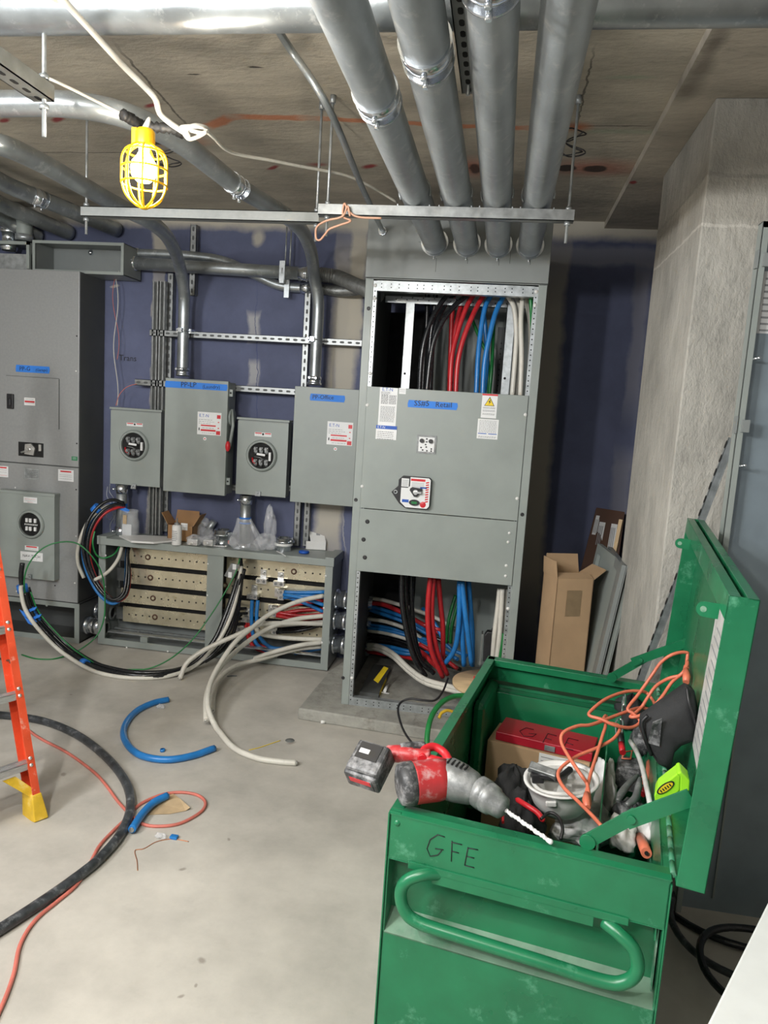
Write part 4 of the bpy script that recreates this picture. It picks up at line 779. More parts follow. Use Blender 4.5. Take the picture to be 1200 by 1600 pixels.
# white paper roll sheet
P1, P2 = top(190, 845), top(270, 848)
mb = MB(); pts = [P1+V(0, .03, .004), P1+V(.14, .0, .006), P1+V(.30, -.02, .012), P2+V(0, .06, .006)]; mb.prism([top(186, 839)+V(0, 0, .001), top(205, 848)+V(0, 0, .001), top(240, 850)+V(0, 0, .001), top(272, 847)+V(0, 0, .001), top(300, 840)+V(0, 0, .001), top(260, 841)+V(0, 0, .001), top(225, 839)+V(0, 0, .001)], (0, 0, .012)); mb.build('paper_sheet', 'white', label='thin white sheet lying along the gutter top beside the bottle', cat='paper')
def crumple(c, s_, seed, flat=.7, n=3):
    random.seed(seed); mb = MB(); nu, nv = 30, 18; vs = []
    ph = [random.uniform(0, 6) for _ in range(8)]
    for i in range(nv+1):
        th_ = math.pi*i/nv
        for k in range(nu):
            a = 2*math.pi*k/nu; rr = 1+.20*math.sin(3*a+ph[0])*math.sin(2*th_+ph[1])+.13*math.sin(5*a+ph[2]+3*th_)+.09*math.sin(9*a+ph[3]-5*th_)*math.sin(7*th_+ph[4])+random.uniform(-.045, .045)
            vs.append(Vector((c[0]+s_[0]*rr*math.sin(th_)*math.cos(a), c[1]+s_[1]*rr*math.sin(th_)*math.sin(a), max(c[2]-s_[2]*.9, c[2]+s_[2]*rr*math.cos(th_)))))
    return mb.add(vs, [(i*nu+k, i*nu+(k+1) % nu, (i+1)*nu+(k+1) % nu, (i+1)*nu+k) for i in range(nv) for k in range(nu)], True)
def fitting(px, py, label):
    q = top(px, py); t = thing('bagged_fitting', label, 'fitting', q)
    MB().box(q.x-.035, q.x+.035, q.y-.03, q.y+.02, q.z+.002, q.z+.045).cyl(q+V(0, -.03, .022), q+V(0, -.042, .022), .014, 6).build('clamp_body', 'alu', t, bevel=.006)
    crumple((q.x, q.y, q.z+.032), (.05, .045, .035), int(px)).build('bag', 'clearbag', t)
fitting(303, 852, 'left small bagged metal fitting in front of the crumpled bag'); fitting(327, 853, 'right small bagged metal fitting in front of the crumpled bag')
q = top(316, 846)+V(0, .06, .05)
t = thing('plastic_bag', 'crumpled clear bag with a shiny roll inside, behind the two bagged fittings', 'bag', q); crumple(q+V(-.03, 0, -.0), (.085, .05, .055), 5).build('film', 'clearbag', t); MB().cyl(q+V(.0, 0, -.01), q+V(.055, 0, .085), .022, 14).build('roll', 'galv', t); crumple(q+V(-.01, .0, .07), (.03, .03, .03), 8).build('bag_neck', 'clearbag', t)
q = at(348, 846, 4.60); q.z = TZ
def drumfit(q, r_, label, hs):
    t = thing('conduit_hub', label, 'conduit fitting', q)
    MB().lathe([(r_*.8, 0), (r_*.8, hs*.35), (r_, hs*.4), (r_, hs*.65), (r_*1.08, hs*.65), (r_*1.08, hs*.75), (r_, hs*.75), (r_, hs), (r_*.86, hs), (r_*.86, 0)], q, (0, 0, 1), 28).build('hub_body', 'zinc', t)
    MB().lathe([(0, hs*.8), (r_*.86, hs*.8)], q, (0, 0, 1), 24).build('throat', 'hole', t)
    for a in (-.9, .7): d = V(math.cos(a), -abs(math.sin(a))*.6, 0).normalized(); MB().cyl(q+d*r_+V(0, 0, hs*.85), q+d*(r_+.03)+V(0, 0, hs*.85), .010, 10).build('set_screw', 'zinc', t)
drumfit(q, .056, 'zinc conduit hub standing between the crumpled bag and the right conduit', .105)
q = top(358, 852)+V(0, 0, .003); t = thing('bagged_fitting', 'small clear bag with a pinkish label near the right conduit foot', 'fitting', q); crumple(q+V(0, 0, .025), (.05, .03, .03), 44).build('bag', 'clearbag', t); MB().box(q.x-.012, q.x+.012, q.y-.034, q.y-.032, q.z+.012, q.z+.045).build('bag_label', 'pcord', t)
q = top(343, 855); MB().bar(q+V(-.04, 0, .006), q+V(.035, .01, .006), .012, .008).ball(q+V(.04, .01, .008), .010).build('key', 'alu', label='small bright metal lever lying in front of the pinkish bag', cat='metal piece')
# big plastic bag around the right nipple
q = V(nx2, 4.60, TZ)
mb = MB(); vs = []; nu = 26; prof = [(.13, .0), (.135, .02), (.11, .06), (.085, .10), (.06, .15), (.045, .19)]
for i, (r_, h_) in enumerate(prof):
    for k in range(nu):
        a = 2*math.pi*k/nu; f_ = 1+.12*math.sin(5*a+i)+.06*math.sin(11*a); vs.append(V(q.x+.05*(1-h_*5)+r_*f_*math.cos(a), min(4.74, q.y+r_*.62*f_*math.sin(a)), q.z+h_))
mb.add(vs, [(i*nu+k, i*nu+(k+1) % nu, (i+1)*nu+(k+1) % nu, (i+1)*nu+k) for i in range(len(prof)-1) for k in range(nu)]); mb.build('plastic_bag', 'clearbag', label='clear plastic bag gathered around the foot of the right conduit', cat='bag')
crumple((at(418, 850, 4.62).x, 4.60, TZ+.045), (.075, .06, .05), 11).build('plastic_bag', 'clearbag', label='crumpled clear bag between the right conduit and the zinc hub', cat='bag')
crumple((at(422, 825, 4.68).x, 4.67, TZ+.13), (.04, .03, .12), 21).build('plastic_bag', 'clearbag', label='tall upright clear bag leaning on the violet wall', cat='bag')
q = at(443, 858, 4.62); q.z = TZ
drumfit(q, .057, 'low zinc hub with a white band standing near the tall slotted strut', .085)
MB().lathe([(.0575, .035), (.0585, .036), (.0585, .05), (.0575, .051)], q, (0, 0, 1), 28).build('paper_band', 'white', label='white band around the low zinc hub', cat='band')
cable('cable_tie', 'white cable tie lying across the front lip of the gutter top', [top(432, 862)+V(0, 0, .004), top(440, 866)+V(0, 0, .004), top(446, 870)+V(0, 0, .005)], .0035, 'white', cat='cable tie', n=6)
q = top(475, 864); MB().lathe([(0, .016), (.030, .016), (.034, .012), (.034, 0), (.0, 0)], q, (0, 0, 1), 24).build('tape_roll', 'blue', label='small round blue tape roll in front of the white box', cat='tape roll')
q = top(492, 858); R_ = Matrix.Translation(q) @ Matrix.Rotation(math.radians(12), 4, 'Z')
t = thing('white_box', 'small white open box with its lid folded up on the gutter top', 'box', q)
mb = MB(R_); mb.box(-.06, .07, -.02, -.018, 0, .055).box(-.06, .07, .08, .082, 0, .055).box(-.06, -.058, -.02, .08, 0, .055).box(.068, .07, -.02, .08, 0, .055).box(-.06, .07, -.02, .08, 0, .002); mb.build('tray', 'white', t)
mb = MB(R_); mb.slab([(.07, -.02, .055), (-.03, -.02, .055), (-.055, .06, .145), (.045, .06, .145)], .002); mb.slab([(.07, -.02, 0), (.07, .085, 0), (.06, .085, .14), (.07, -.02, .055)], .002); mb.mt(1); mb.slab([(.03, .012, .0925), (.005, .012, .0925), (-.0, .04, .123), (.025, .04, .123)], .0005); mb.build('lid', ['white', 'grey'], t)
# ================================================================ the open switchboard
SWY = 3.855; SXL, SXR = -.1945*SWY, .0425*SWY; SZ0 = .066; SZ1 = at(573, 434, SWY).z
t = sb = thing('switchboard', 'tall open grey switchboard cabinet with blue tape and exposed cables', 'switchboard', ((SXL+SXR)/2, 4.3, SZ0))
SB = 4.73; fl = .042
MB().box(SXL, SXL+.004, SWY+.006, SB, SZ0, SZ1).build('left_side', 'darkin', t); MB().box(SXR-.004, SXR, SWY+.006, SB, SZ0, SZ1).build('right_side', 'panel2', t)  # left side darker than the right: interior shade put into its colour
mb = MB(); mb.box(SXL+.004, SXL+.28, SB-.03, SB-.025, SZ0, SZ1-.06); mb.build('left_shade_sheet', 'hole', t)  # black sheet added for the shade in the cabinet's left half
mb = MB(); mb.box(SXL+.28, SXR-.004, SB-.012, SB-.006, SZ0, SZ1); mb.build('back_panel', 'panel', t)
MB().box(SXL, SXR, SWY, SB, SZ1-.004, SZ1).build('roof', 'panel2', t)
# front uprights
MB().box(SXL, SXL+fl, SWY, SWY+.012, SZ0+.0, SZ1).box(SXL, SXL+.004, SWY, SWY+.06, SZ0, SZ1).build('front_upright', 'panel', t, bevel=.002)
MB().box(SXR-fl, SXR, SWY, SWY+.012, SZ0, SZ1).box(SXR-.004, SXR, SWY, SWY+.06, SZ0, SZ1).build('front_upright', 'panel', t, bevel=.002)
for x0, x1 in ((SXL+fl, SXL+fl+.020), (SXR-fl-.020, SXR-fl)):
    mb = MB(); mb.box(x0, x1, SWY+.004, SWY+.012, SZ0, SZ1-.012); mb.box(x0 if x0 > 0 else x1-.003, (x0 if x0 > 0 else x1-.003)+.003, SWY+.012, SWY+.04, SZ0, SZ1-.012); mb.mt(1); z = SZ0+.03; xc = (x0+x1)/2
    while z < SZ1-.05: mb.cyl((xc, SWY+.0035, z), (xc, SWY+.005, z), .0036, 8); z += .0255
    mb.build('perforated_strip', ['galv', 'hole'], t)
    for z in (SZ1-.10, SZ1-.035, SZ1-.48 if x0 < -.2 else SZ1-.62, .95 if x0 < -.2 else .70, .22): MB().lathe([(0, .006), (.007, .005), (.010, 0)], (xc, SWY+.003, z), (0, -1, 0), 12).build('screw', 'white', t)
zt0, zt1 = at(590, 454, SWY).z, at(590, 438, SWY).z
mb = MB(); mb.box(SXL+fl+.018, SXR-fl-.018, SWY+.002, SWY+.008, zt0, zt1); mb.box(SXL+fl+.018, SXR-fl-.018, SWY+.008, SWY+.05, zt0, zt0+.003); mb.mt(1); random.seed(3)
for i in range(18): x = SXL+.09+i*.044+random.uniform(-.01, .01); [mb.cyl((x, SWY+.0015, z), (x, SWY+.003, z), .0032, 8) for z in (zt0+.018, zt0+.035)]
mb.build('top_rail', ['galv', 'hole'], t)
zb1 = SZ0+.045
mb = MB(); mb.box(SXL+fl+.018, SXR-fl-.018, SWY+.002, SWY+.008, SZ0, zb1); mb.box(SXL+fl+.018, SXR-fl-.018, SWY+.008, SWY+.04, zb1-.003, zb1); mb.mt(1)
for i in range(18): x = SXL+.09+i*.044+random.uniform(-.012, .012); [mb.cyl((x, SWY+.0015, z), (x, SWY+.003, z), .0032, 8) for z in (SZ0+.014, SZ0+.031)]
mb.build('bottom_rail', ['galv', 'hole'], t)
# inner frame members
mb = MB(); z = at(640, 468, 4.15).z
mb.box(SXL+.06, SXR-.05, 4.15, 4.156, z-.02, z+.015); mb.mt(1); [mb.cyl((SXL+.12+i*.03, 4.149, z-.002+.012*(i % 2)), (SXL+.12+i*.03, 4.15, z-.002+.012*(i % 2)), .004, 6) for i in range(22)]; mb.build('rear_cross_rail', ['galv', 'hole'], t)
def strap(px0, px1, py0, py1, Y, m_='galv'):
    a, b_ = at(px0, py0, Y), at(px1, py0, Y); c_ = at(px0, py1, Y); mb = MB(); mb.box(a.x, b_.x, Y, Y+.004, c_.z-.1, a.z); mb.box(a.x, a.x+.004, Y, Y+.03, c_.z-.1, a.z); mb.mt(1); mb.cyl((a.x+.02, Y-.001, c_.z+.07), (a.x+.02, Y, c_.z+.07), .007, 10); mb.build('inner_upright', [m_, 'hole'], t)
strap(634, 648, 473, 604, 4.12); strap(793, 807, 470, 612, 4.12)
mb = MB(); a = at(786, 520, 4.4); mb.box(a.x-.03, a.x+.02, 4.4, 4.41, .9, 2.2); mb.mt(1); [mb.cyl((a.x-.005, 4.399, 1.6+i*.03), (a.x-.005, 4.4, 1.6+i*.03), .004, 6) for i in range(18)]; mb.build('inner_upright', ['darkin', 'hole'], t)
MB().box(at(728, 940, 4.3).x+.2, SXR-.09, 4.3, 4.306, .95, 1.0).build('rear_cross_rail', 'galv', t)
# floor pan
mb = MB(); mb.box(SXL+.01, SXR-.01, SWY+.02, SB-.03, SZ0, SZ0+.006); mb.build('floor_pan', 'padc', t)
mb = MB(); mb.box(SXL+.08, SXL+.19, SWY+.12, 4.45, SZ0+.006, SZ0+.035); mb.mt(1); mb.box(SXL+.188, SXL+.1915, 4.02, 4.26, SZ0+.008, SZ0+.033); mb.mt(0); mb.build('base_channel', ['darkin', 'yellow'], t)
mb = MB(); mb.slab([at(584, 1062, 3.98), at(600, 1041, 4.15), at(607, 1044, 4.15), at(591, 1067, 3.98)], .002); mb.build('caution_sticker', 'yellow', t, label='yellow sticker on the inner floor channel')
# covers
c1 = (at(574.5, 603.4, SWY), at(562.5, 792, SWY), at(826.5, 617.5, SWY)); cx0_ = (c1[0].x+c1[1].x)/2; cx1_ = at(808.7, 812, SWY).x
CYF = SWY-.006
zA, zB_, zC_ = c1[0].z, at(562.5, 793.5, SWY).z, at(558, 891.5, SWY).z
mb = MB(); mb.box(cx0_, cx1_, CYF, CYF+.003, zB_+.002, zA).box(cx0_, cx1_, CYF, CYF+.02, zA-.003, zA).box(cx1_-.003, cx1_, CYF, CYF+.02, zB_, zA); mb.build('upper_cover', 'panel', t, bevel=.0015)
mb = MB(); mb.box(cx0_, cx1_, CYF, CYF+.003, zC_, zB_-.002).box(cx0_, cx1_, CYF, CYF+.02, zC_, zC_+.003).box(cx1_-.003, cx1_, CYF, CYF+.02, zC_, zB_); mb.build('lower_cover', 'panel', t, bevel=.0015)
for p in ((574, 633), (821, 648), (566, 760), (808, 779)): q = at(*p, CYF); MB().lathe([(0, .006), (.006, .005), (.009, 0)], q, (0, -1, 0), 12).build('screw', 'white', t)
for p in ((796, 833), (794, 847), (791, 884), (790, 900)): q = at(*p, CYF); MB().lathe([(0, .006), (.005, .005), (.008, 0)], q, (0, -1, 0), 12).build('screw', 'white', t)
for p in ((574, 815), (568, 843), (570, 871)): q = at(*p, CYF); MB().lathe([(.012, 0), (.011, .003), (.006, .002), (0, .002)], q, (0, -1, 0), 16).build('black_plug', 'black', t)
for p in ((576, 482), (556, 781), (816, 804), (536, 1059)): q = at(*p, SWY); MB().lathe([(.010, 0), (.009, .003), (.005, .0015), (0, .0015)], q, (0, -1, 0), 16).build('frame_bolt', 'black', t)
tape(t, (638, 625), (715, 641), CYF, [(.12, .74, 'SS#5', .040), (.55, .74, 'Retail', .038)], label='blue tape strip hand-lettered SS#5 Retail')
plate(t, 'instruction_label', (594, 605), (618, 666), CYF, lines=[(.08, .6, v, 4) for v in (.12, .15)]+[(.1, .5, .18+.022*i, 4) for i in range(12)]+[(.55, .95, .2+.022*i, 4) for i in range(11)]+[(.1, .9, .50+.03*i, 4) for i in range(14)], texts=[(.12, .09, 'E.T-N', .024, 3)], label='tall white instruction label headed E.T-N')
plate(t, 'qr_side_label', (624, 606), (634, 616), CYF, lines=[(.1, .9, .3, 4), (.1, .9, .6, 4)], label='small pale label stub beside the tall one')
plate(t, 'service_label', (588, 664), (619, 688), CYF-.0015, lines=[(.08, .85, .45+.13*i, 1) for i in range(5)], bars=[(0, .0, 1, .25, 3)], texts=[(.06, .20, 'E.T-N', .017, 0)], label='white label with a blue band below the instruction label')
x0, x1, z0, z1 = pxr((754, 615), (775, 654), CYF)
plate(t, 'danger_label', (754, 615), (775, 654), CYF, mats=('paper', 'ink', 'red', 'yellow', 'grey'), bars=[(0, 0, 1, .07, 2)], lines=[(.1, .9, v, 4) for v in (.56, .60, .68, .72, .82, .86)], label='white danger label with a red bar and yellow triangle')
mb = MB(); xc = (x0+x1)/2; zt_ = z1-.014; y_ = CYF-.0018
mb.mt(1).prism([(xc-.026, y_, zt_-.046), (xc+.026, y_, zt_-.046), (xc, y_, zt_)], (0, -.0004, 0)); mb.mt(0).prism([(xc-.022, y_-.0005, zt_-.0435), (xc+.022, y_-.0005, zt_-.0435), (xc, y_-.0005, zt_-.006)], (0, -.0004, 0)); mb.mt(1).prism([(xc+.003, y_-.001, zt_-.014), (xc-.007, y_-.001, zt_-.027), (xc, y_-.001, zt_-.027), (xc-.004, y_-.001, zt_-.040), (xc+.007, y_-.001, zt_-.024), (xc+.001, y_-.001, zt_-.024), (xc+.006, y_-.001, zt_-.014)], (0, -.0003, 0)); mb.build('hazard_triangle', ['yellow', 'ink'], t)
plate(t, 'danger_label', (747, 654), (777, 687), CYF, lines=[(.08, .92, .08+.065*i, 4) for i in range(10)]+[(.08, .92, .88+.05*i, 4) for i in range(2)], bars=[(.05, .72, .46, .76, 3), (.54, .72, .95, .76, 3)], label='white text label below the danger label')
# trip unit window
x0, x1, z0, z1 = pxr((654, 681), (679, 708), CYF)
mb = MB(); mb.box(x0-.006, x1+.006, CYF-.004, CYF, z0-.006, z1+.006); mb.mt(1); mb.box(x0+.004, x1-.004, CYF-.006, CYF-.004, z0+.004, z1-.004); mb.mt(2)
for u, v, r_ in ((.22, .28, .011), (.74, .28, .011)): mb.cyl((x0+u*(x1-x0), CYF-.006, z1-v*(z1-z0)), (x0+u*(x1-x0), CYF-.018, z1-v*(z1-z0)), r_, 16)
for u, v in ((.5, .15), (.5, .33), (.45, .5), (.5, .65), (.2, .7), (.3, .85), (.55, .88), (.8, .75), (.8, .88)): mb.box(x0+u*(x1-x0)-.004, x0+u*(x1-x0)+.004, CYF-.0075, CYF-.006, z1-v*(z1-z0)-.004, z1-v*(z1-z0)+.003)
mb.build('trip_unit', ['dmetal', 'paper', 'black'], t)
# operating handle plate
q0 = at(648, 769, CYF); X0, X1, Z0, Z1 = q0.x-.085, q0.x+.085, q0.z-.083, q0.z+.083
Y1 = CYF-.03
mb = MB(); mb.prism([(X0-.035, CYF, q0.z-.005), (X0+.01, CYF, Z0+.02), (X0+.04, CYF, Z0), (X1-.012, CYF, Z0), (X1, CYF, Z0+.015), (X1, CYF, Z1-.01), (X1-.01, CYF, Z1), (X0+.02, CYF, Z1), (X0, CYF, Z1-.02), (X0+.0, CYF, q0.z+.03)], (0, -.028, 0)); mb.build('handle_housing', 'black', t, bevel=.003)
mb = MB(); mb.prism([(X0+.016, CYF-.029, Z0+.03), (X0+.045, CYF-.029, Z0+.004), (X1-.014, CYF-.029, Z0+.004), (X1-.002, CYF-.029, Z0+.018), (X1-.002, CYF-.029, Z1-.012), (X1-.012, CYF-.029, Z1-.003), (X0+.062, CYF-.029, Z1-.003), (X0+.062, CYF-.029, Z1-.05), (X0+.05, CYF-.029, Z1-.06), (X0+.016, CYF-.029, Z1-.06)], (0, -.003, 0))
y_ = CYF-.0325
mb.box(X0+.016, X0+.055, CYF-.031, CYF-.029, Z1-.055, Z1-.012)
mb.mt(2); mb.box(X0+.065, X1-.03, y_, y_+.0008, Z1-.022, Z1-.010)
for i in range(9): z = Z1-.024-i*.0125; mb.prism([(X1-.026, y_, z), (X1-.010, y_, z+.004), (X1-.010, y_, z-.003), (X1-.026, y_, z-.007)], (0, .0008, 0))
mb.lathe([(0, .001), (.015, .001), (.017, 0)], (X1-.035, y_+.001, Z0+.024), (0, -1, 0), 20)
mb.mt(3); mb.box(X0+.025, X0+.06, y_, y_+.0008, Z0+.03, Z0+.045); mb.box(X0+.115, X0+.15, y_, y_+.0008, Z1-.058, Z1-.050)
mb.mt(4); [mb.box(X0+.07, X0+.135, y_, y_+.0008, Z1-.030-i*.007, Z1-.032-i*.007) for i in range(4)]; [mb.box(X0+.02, X0+.05, y_, y_+.0008, Z1-.020-i*.007, Z1-.022-i*.007) for i in range(5)]
mb.build('handle_plate', ['paper', 'ink', 'red', 'blue', 'grey'], t)
mb = MB(); c_ = V(X0+.095, CYF-.033, q0.z+.005); mb.prism([c_+V(-.03, 0, .018), c_+V(-.02, 0, .024), c_+V(.03, 0, .02), c_+V(.032, 0, .008), c_+V(.008, 0, -.024), c_+V(-.008, 0, -.024), c_+V(-.032, 0, .008)], (0, -.012, 0)); mb.mt(1); mb.cyl(c_+V(0, -.01, 0), c_+V(0, -.02, 0), .013, 16); mb.bar(c_+V(-.012, -.022, 0), c_+V(.03, -.022, 0), .012, .010); mb.build('breaker_handle', ['black', 'alu'], t)
mb = MB(); c_ = V(X0+.09, CYF-.033, Z0+.032); mb.prism([c_+V(.028*math.cos(a)*1., 0, .016*math.sin(a)) for a in [math.pi*2*k/16 for k in range(16)]], (0, -.006, 0)); mb.mt(1); mb.box(c_.x-.014, c_.x+.014, c_.y-.008, c_.y-.005, c_.z-.006, c_.z+.006); mb.build('indicator_window', ['black', 'cgreen'], t)
mb = MB(); c_ = V(X0-.012, CYF-.029, q0.z-.003); mb.lathe([(.006, 0), (.006, .003), (.011, .003), (.011, 0)], c_, (0, -1, 0), 14); mb.build('padlock_eyelet', 'galv', t)
# pull box on top
PZ1 = at(578, 339, SWY).z
t = thing('pull_box', 'grey sheet-steel pull box mounted on top of the switchboard', 'pull box', ((SXL+SXR)/2, 4.3, SZ1))
MB().box(SXL-.002, SXR+.002, SWY-.004, SB, SZ1+.003, PZ1).build('shell', 'panel2', t, bevel=.002)  # darker enamel copy carries the shade under the conduits
mb = MB()
for px, py0, py1 in ((682, 403, 425), (731, 404, 412), (780, 405, 415), (798, 393, 412), (829, 405, 414)): a, b_ = at(px, py0, SWY-.0045), at(px, py1, SWY-.0045); mb.box(a.x-.0008, a.x+.0008, a.y-.0004, a.y, b_.z, a.z)
for px0, px1, py in ((654, 664, 378), (702, 712, 379)): a, b_ = at(px0, py, SWY-.0045), at(px1, py, SWY-.0045); mb.box(a.x, b_.x, a.y-.0004, a.y, a.z-.0008, a.z+.0008)
mb.build('marker_lines', 'ink', t)

# ---- cables in the upper bay
def cab(col_, m_, lab, pts, r_=.0135, grp=None): return cable(col_+'_cable', lab, pts, r_, m_, n=10, k=6, group=grp)
zt_ = .0
U = [('black', 'cblack', 'black cable hanging straight down at the left of the upper bay bundle', [(668, 450, 4.25), (667, 500, 4.25), (663, 560, 4.25), (660, 620, 4.25)]),
 ('black', 'cblack', 'black cable second from left in the upper bay', [(682, 450, 4.22), (678, 490, 4.22), (672, 540, 4.22), (668, 620, 4.22)]),
 ('black', 'cblack', 'black cable bowing left in front of the others in the upper bay', [(705, 455, 4.10), (688, 475, 4.08), (672, 505, 4.06), (660, 550, 4.05), (655, 620, 4.05)]),
 ('black', 'cblack', 'black cable curving down to the right of the black group in the upper bay', [(732, 460, 4.08), (710, 478, 4.05), (690, 505, 4.02), (675, 545, 4.01), (666, 620, 4.0)]),
 ('black', 'cblack', 'black cable crossing high and behind in the upper bay', [(720, 452, 4.2), (700, 470, 4.18), (684, 500, 4.16), (676, 540, 4.15), (672, 620, 4.15)]),
 ('red', 'cred', 'leftmost red cable hanging straight in the upper bay', [(709, 455, 4.25), (706, 500, 4.24), (704, 560, 4.23), (702, 620, 4.22)]),
 ('red', 'cred', 'dull red cable behind the two bright ones in the upper bay', [(728, 455, 4.22), (720, 480, 4.2), (711, 520, 4.18), (706, 570, 4.17), (704, 620, 4.16)]),
 ('red', 'cred', 'middle bright red cable with a white print line in the upper bay', [(742, 458, 4.08), (729, 480, 4.06), (715, 520, 4.04), (706, 560, 4.02), (703, 620, 4.0)]),
 ('red', 'cred', 'rightmost red cable curving down in the upper bay', [(756, 460, 4.05), (740, 490, 4.02), (724, 530, 4.0), (715, 570, 3.99), (712, 620, 3.98)]),
 ('blue', 'cblue', 'left bright blue cable in the upper bay', [(768, 460, 4.08), (758, 480, 4.06), (751, 520, 4.04), (747, 560, 4.02), (744, 622, 4.0)]),
 ('blue', 'cblue', 'right bright blue cable bowing down in the upper bay', [(788, 460, 4.05), (774, 490, 4.02), (764, 530, 4.0), (757, 570, 3.99), (754, 622, 3.98)]),
 ('blue', 'cblue', 'darker blue cable behind the bright pair in the upper bay', [(753, 470, 4.3), (758, 510, 4.3), (761, 560, 4.3), (756, 622, 4.3)]),
 ('green', 'cgreen', 'left dark green cable behind the blue ones in the upper bay', [(738, 500, 4.45), (750, 530, 4.42), (762, 560, 4.4), (764, 622, 4.4)]),
 ('green', 'cgreen', 'right dark green cable behind the blue ones in the upper bay', [(772, 500, 4.4), (770, 540, 4.35), (768, 580, 4.3), (764, 622, 4.3)]),
 ('white', 'cwhite', 'leftmost white cable in the upper bay, bowed to the right', [(793, 462, 4.05), (803, 480, 4.03), (807, 520, 4.02), (805, 560, 4.01), (800, 622, 4.0)]),
 ('white', 'cwhite', 'second white cable from left in the upper bay', [(803, 462, 4.08), (811, 480, 4.06), (812, 520, 4.05), (809, 560, 4.04), (805, 622, 4.03)]),
 ('white', 'cwhite', 'straight white cable in front at the right of the upper bay', [(817, 462, 4.0), (814, 500, 3.98), (815, 560, 3.97), (813, 622, 3.96)]),
 ('white', 'cwhite', 'rightmost white cable bowing outward in the upper bay', [(821, 462, 4.06), (828, 500, 4.06), (829, 550, 4.06), (824, 622, 4.06)]),
 ('green', 'cgreen', 'bright green cable at the far right of the upper bay', [(829, 462, 3.95), (830, 480, 3.95), (831, 500, 3.96), (832, 540, 3.98)])]
for c_, m_, lb, pts in U: cab(c_, m_, lb, pts, .0135 if 'green' not in c_ else .010)
# ---- lower bay
Lw = [('black', 'cblack', 'front black cable looping to the floor in the lower bay', [(628, 890, 4.0), (628, 940, 4.0), (636, 990, 4.0), (648, 1030, 4.02), (665, 1056, 4.08)]),
 ('black', 'cblack', 'black cable beside the front one in the lower bay', [(633, 890, 4.04), (634, 940, 4.04), (642, 990, 4.04), (655, 1030, 4.06), (678, 1052, 4.1)]),
 ('black', 'cblack', 'thin black cable hanging right of the black pair in the lower bay', [(643, 895, 4.1), (643, 940, 4.1), (646, 980, 4.12), (651, 1010, 4.14), (662, 1040, 4.2)]),
 ('red', 'cred', 'leftmost red cable in the lower bay, front', [(673, 900, 3.98), (669, 940, 3.98), (669, 980, 3.99), (675, 1020, 4.02), (692, 1058, 4.08)]),
 ('red', 'cred', 'second red cable from left in the lower bay', [(678, 900, 4.0), (675, 940, 4.0), (676, 980, 4.02), (684, 1020, 4.06), (699, 1054, 4.12)]),
 ('red', 'cred', 'rightmost red cable hanging in the lower bay', [(685, 905, 4.06), (688, 940, 4.08), (692, 980, 4.1), (692, 1030, 4.14)]),
 ('red', 'cred', 'red cable sweeping from the left nipples under the hanging red ones', [(645, 1015, 4.3), (660, 1020, 4.25), (675, 1035, 4.2), (692, 1050, 4.14)]),
 ('red', 'cred', 'upper red cable crossing behind the hanging black ones in the lower bay', [(575, 942, 4.6), (600, 945, 4.55), (630, 958, 4.5), (660, 975, 4.5), (690, 990, 4.5)]),
 ('red', 'cred', 'lower red cable crossing at the left of the lower bay', [(575, 1018, 4.55), (605, 1022, 4.5), (632, 1026, 4.45), (660, 1033, 4.4)]),
 ('blue', 'cblue', 'leftmost blue cable in the lower bay, curving away to the left', [(718, 908, 4.0), (718, 950, 4.0), (716, 985, 4.02), (710, 1015, 4.06), (696, 1036, 4.1)]),
 ('blue', 'cblue', 'middle blue cable hanging straight in the lower bay', [(720, 908, 4.03), (721, 960, 4.03), (723, 1000, 4.05), (725, 1040, 4.1)]),
 ('blue', 'cblue', 'third blue cable bowing right in the lower bay', [(722, 908, 3.99), (726, 950, 3.99), (731, 990, 4.0), (737, 1038, 4.05)]),
 ('blue', 'cblue', 'rightmost blue cable hanging in the lower bay', [(732, 908, 4.06), (735, 950, 4.07), (738, 990, 4.08), (738, 1040, 4.12)]),
 ('white', 'cwhite', 'left white cable hanging at the right upright in the lower bay', [(781, 920, 4.0), (778, 950, 4.0), (773, 990, 4.0), (770, 1030, 4.02)]),
 ('white', 'cwhite', 'middle white cable hanging at the right upright in the lower bay', [(785, 920, 3.97), (783, 960, 3.97), (780, 1000, 3.97), (775, 1040, 3.98)]),
 ('white', 'cwhite', 'rightmost white cable hanging at the right upright in the lower bay', [(790, 920, 4.0), (789, 960, 4.0), (786, 1000, 4.0), (783, 1030, 4.0)]),
 ('green', 'cgreen', 'green cable hidden low beside the right upright in the lower bay', [(788, 990, 3.96), (785, 1010, 3.96), (780, 1035, 3.97)]),
 ('green', 'cgreen', 'left dark green cable leaning at the back of the lower bay', [(712, 930, 4.5), (706, 950, 4.48), (700, 975, 4.46), (697, 1005, 4.45)]),
 ('green', 'cgreen', 'right dark green cable leaning at the back of the lower bay', [(720, 930, 4.5), (712, 955, 4.48), (706, 980, 4.46), (704, 1005, 4.45)])]
for c_, m_, lb, pts in Lw: cab(c_, m_, lb, pts, .0145 if c_ != 'green' else .011)
def lowset(nm, m_, lst, grp, lb):
    o_ = sorted(range(len(lst)), key=lambda k: (lst[k][0][1], lst[k][0][0]))
    for i, p in enumerate(lst): cable(nm, ORD[o_.index(i)]+' from top, '+lb, p, .0125, m_, group=grp, n=8, k=5)
lowset('white_cable', 'cwhite', [[(575, 934, 4.6), (600, 938, 4.55), (640, 950, 4.5), (680, 965, 4.5), (715, 985, 4.52)], [(575, 967, 4.55), (605, 972, 4.5), (640, 985, 4.5), (668, 1005, 4.5)], [(575, 985, 4.55), (605, 990, 4.5), (640, 1000, 4.48), (668, 1012, 4.45)]], 'white cables at the back of the lower bay', 'white cable from the left nipples crossing the back of the lower bay')
